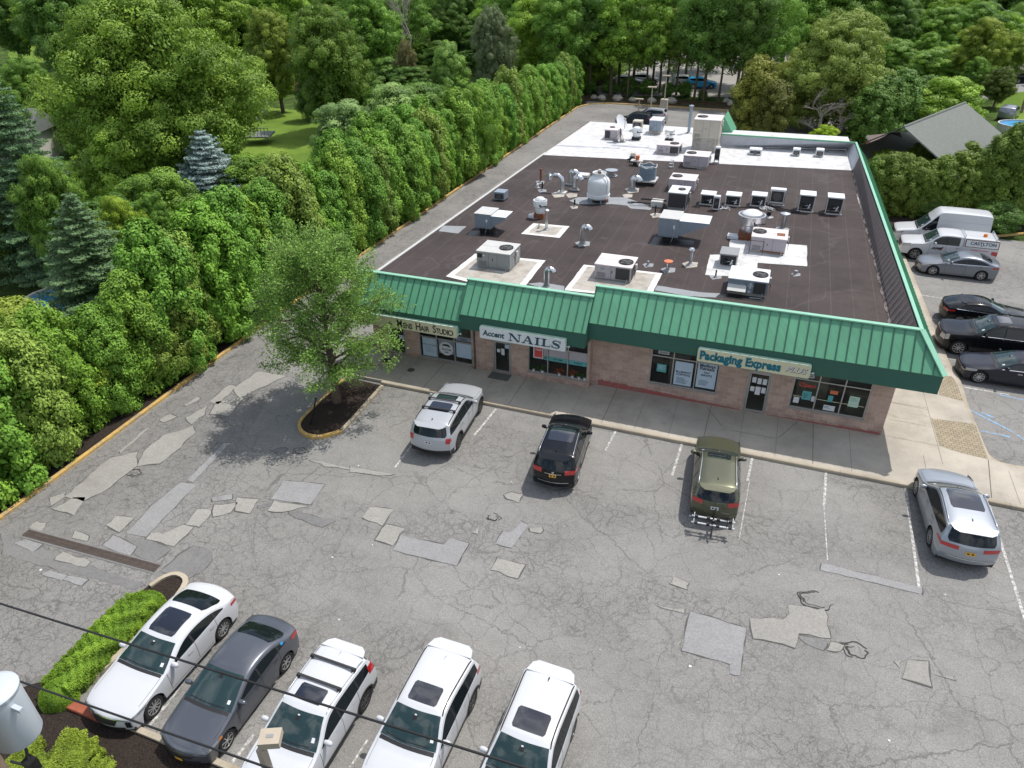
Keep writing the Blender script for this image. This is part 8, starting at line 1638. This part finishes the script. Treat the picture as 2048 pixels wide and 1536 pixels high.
# pole with floodlight and wires at the back right, more wires far right
g_ = G(1822, 205)[:2]; Y0 = g_[1]-12; tp_ = PY(1816, 162, Y0); t = thing('utility_pole', 'wooden pole with a floodlight rising from the dark evergreens', 'utility pole', (tp_[0], tp_[1], 0)); mb = MB(); mb.tube([(tp_[0], tp_[1], 0), tuple(tp_)], [.22, .17], M['wood_pole'], 10); mb.build('pole', t)
mb = MB(); mb.tube([tp_, tp_+(-.9, 0, -.1)], .05, M['galv'], 6); mb.box(tuple(tp_+(-1.5, -.3, -.1)), tuple(tp_+(-.8, .2, .35)), M['paper'], .05); mb.build('floodlight', t)
for lab, pts in (('thin wire from the floodlight pole toward the right edge', [(1818, 165, Y0), (1885, 163, Y0), (1960, 152, Y0-2), (2060, 125, Y0-6)]), ('drop wire from the floodlight pole to the grey roof', [(1818, 166, Y0), (1830, 190, Y0-8), (1850, 222, 92)]), ('first of the white power lines in the top right corner', [(1975, -10, 110), (2010, 20, 110), (2070, 34, 105)]), ('second of the white power lines in the top right corner', [(1968, 10, 110), (2005, 38, 110), (2070, 60, 105)])):
    mb = MB(); mb.tube([PY(*p) for p in pts], .013, M['galv'] if 'white' in lab else M['rail'], 5); tag(mb.build('overhead_wire'), lab, 'wire')
g_ = G(2042, 225)[:2]; mb = MB(); mb.tube([(g_[0], g_[1], 0), (g_[0]+.1, g_[1], 9)], [.2, .16], M['wood_pole'], 8); t = thing('utility_pole', 'plain wooden pole on the grass at the right edge', 'utility pole', (g_[0], g_[1], 0)); mb.build('pole', t)
# reserved-parking sign, trench drain, storm inlet, post on island, bollard
g_ = G(1932, 432)[:2]; H = PY(1932, 408, g_[1])[2]; t = thing('parking_sign', 'small blank white sign on a post behind the cargo van', 'sign', (g_[0], g_[1], 0)); mb = MB(); mb.tube([(0, 0, 0), (0, 0, H)], .03, M['galv'], 6); mb.build('post', t, world=False); mb = MB(); mb.box((-.22, -.05, H-.75), (.22, -.035, H), M['sign_white']); mb.build('face', t, world=False)
t = thing('signpost', 'short dark metal post leaning on the mulch island', 'post', (*G(621, 849, .1)[:2], .1)); b_ = G(621, 849, .1); tp2 = PY(632, 797, b_[1]-.05); mb = MB(); mb.tube([b_, tp2], .035, M['black'], 6); mb.build('post', t); mb = MB(); mb.obox(tp2, (.05, 0, 0), (0, .02, 0), (0, 0, .03), M['black']); mb.build('cap', t)
a, b = G(52, 1066)[:2], G(315, 1138)[:2]; d = (b-a); L_ = np.linalg.norm(d); d /= L_; n_ = np.array([-d[1], d[0]]); t = thing('trench_drain', 'long rusty trench drain grate across the drive mouth', 'drain', (*((a+b)/2), .02)); mb = MB()
q = [(*(a+n_*.25), .019), (*(b+n_*.25), .019), (*(b-n_*.25), .019), (*(a-n_*.25), .019)]; mb.poly(q[::-1], M['patch_dark']); mb.build('frame', t); mb = MB(); k = 0; 
while k*.075 < L_: p = a+d*k*.075; mb.obox((*(p), .03), (*(d*.022), 0), (*(n_*.15), 0), (0, 0, .006), M['iron']); k += 1
for s_ in (-1, 0, 1): mb.obox((*((a+b)/2+n_*s_*.155), .031), (*(d*L_/2), 0), (*(n_*.012), 0), (0, 0, .008), M['iron'])
mb.build('grate', t); mb = MB(); mb.obox((*((a+b)/2), .022), (*(d*L_/2), 0), (*(n_*.16), 0), (0, 0, .001), M['black']); mb.build('channel', t)
t = thing('storm_inlet', 'storm drain grate with a brick-red kerb inlet in front of the white sedan', 'drain', (*G(185, 1400)[:2], .02)); c0_ = G(150, 1410, .15); mb = MB(); mb.box((-16.95, FK-.30, -.02), (-15.45, FK-.02, .17), M['brickred'], .02); mb.build('inlet', t)
mb = MB(); x0_, y0_ = -16.55, FK+.02
for k in range(8): mb.box((x0_+k*.13, y0_, .012), (x0_+k*.13+.05, y0_+.62, .03), M['iron'])
for k in range(6): mb.box((x0_, y0_+k*.115, .013), (x0_+.96, y0_+k*.115+.045, .031), M['iron'])
mb.build('grate', t); mb = MB(); mb.poly([(x0_, y0_, .009), (x0_+.96, y0_, .009), (x0_+.96, y0_+.62, .009), (x0_, y0_+.62, .009)], M['black']); mb.build('pit', t)
kerb('kerb', [(-16.95, FK), (-17.35, FK+.05)][::-1][::-1], M['kerb'], wd=.18)
# metal garden chair by the barber door
c = G(776, 736, .16); t = thing('metal_chair', 'thin black metal chair outside the barber shop, partly behind the tree', 'chair', c); mb = MB()
for dx, dy in ((-.2, -.2), (.2, -.2), (-.2, .2), (.2, .2)): mb = MB(); mb.tube([c+(dx, dy, 0), c+(dx*.9, dy*.9, .44)], .012, M['black'], 5); mb.build('leg', t)
mb = MB(); mb.box(tuple(c+(-.2, -.2, .43)), tuple(c+(.2, .2, .455)), M['black']); mb.build('seat', t); mb = MB()
for u in (-.2, -.07, .07, .2): mb.tube([c+(u, .2, .45), c+(u, .25, .85)], .01, M['black'], 5)
mb.tube([c+(-.2, .25, .85), c+(.2, .25, .85)], .012, M['black'], 5); mb.build('backrest', t)
# boulders and brush pile at the rear kerb
for k, (px, py) in enumerate(((1185, 199), (1200, 201), (1232, 202), (1262, 204), (1300, 206), (1340, 207), (1452, 206), (1462, 212))):
    g_ = G(px, py); rng = np.random.default_rng(k); mb = MB(); n = 8; pr = [(.01, .5), (.35, .42), (.55, .2), (.5, 0)][::-1]; mb.lathe(pr, (0, 0, 0), M['concrete'], 9); mb.v = [tuple(np.array(v)*rng.uniform(.85, 1.15, 3)*(1+k % 3*.2)) for v in mb.v]
    o = mb.build('boulder'); o.location = (g_[0], g_[1]+1.0, -.03); tag(o, 'rough pale boulder lying in the leaf litter behind the rear kerb', 'boulder', 'boulders behind the rear kerb')
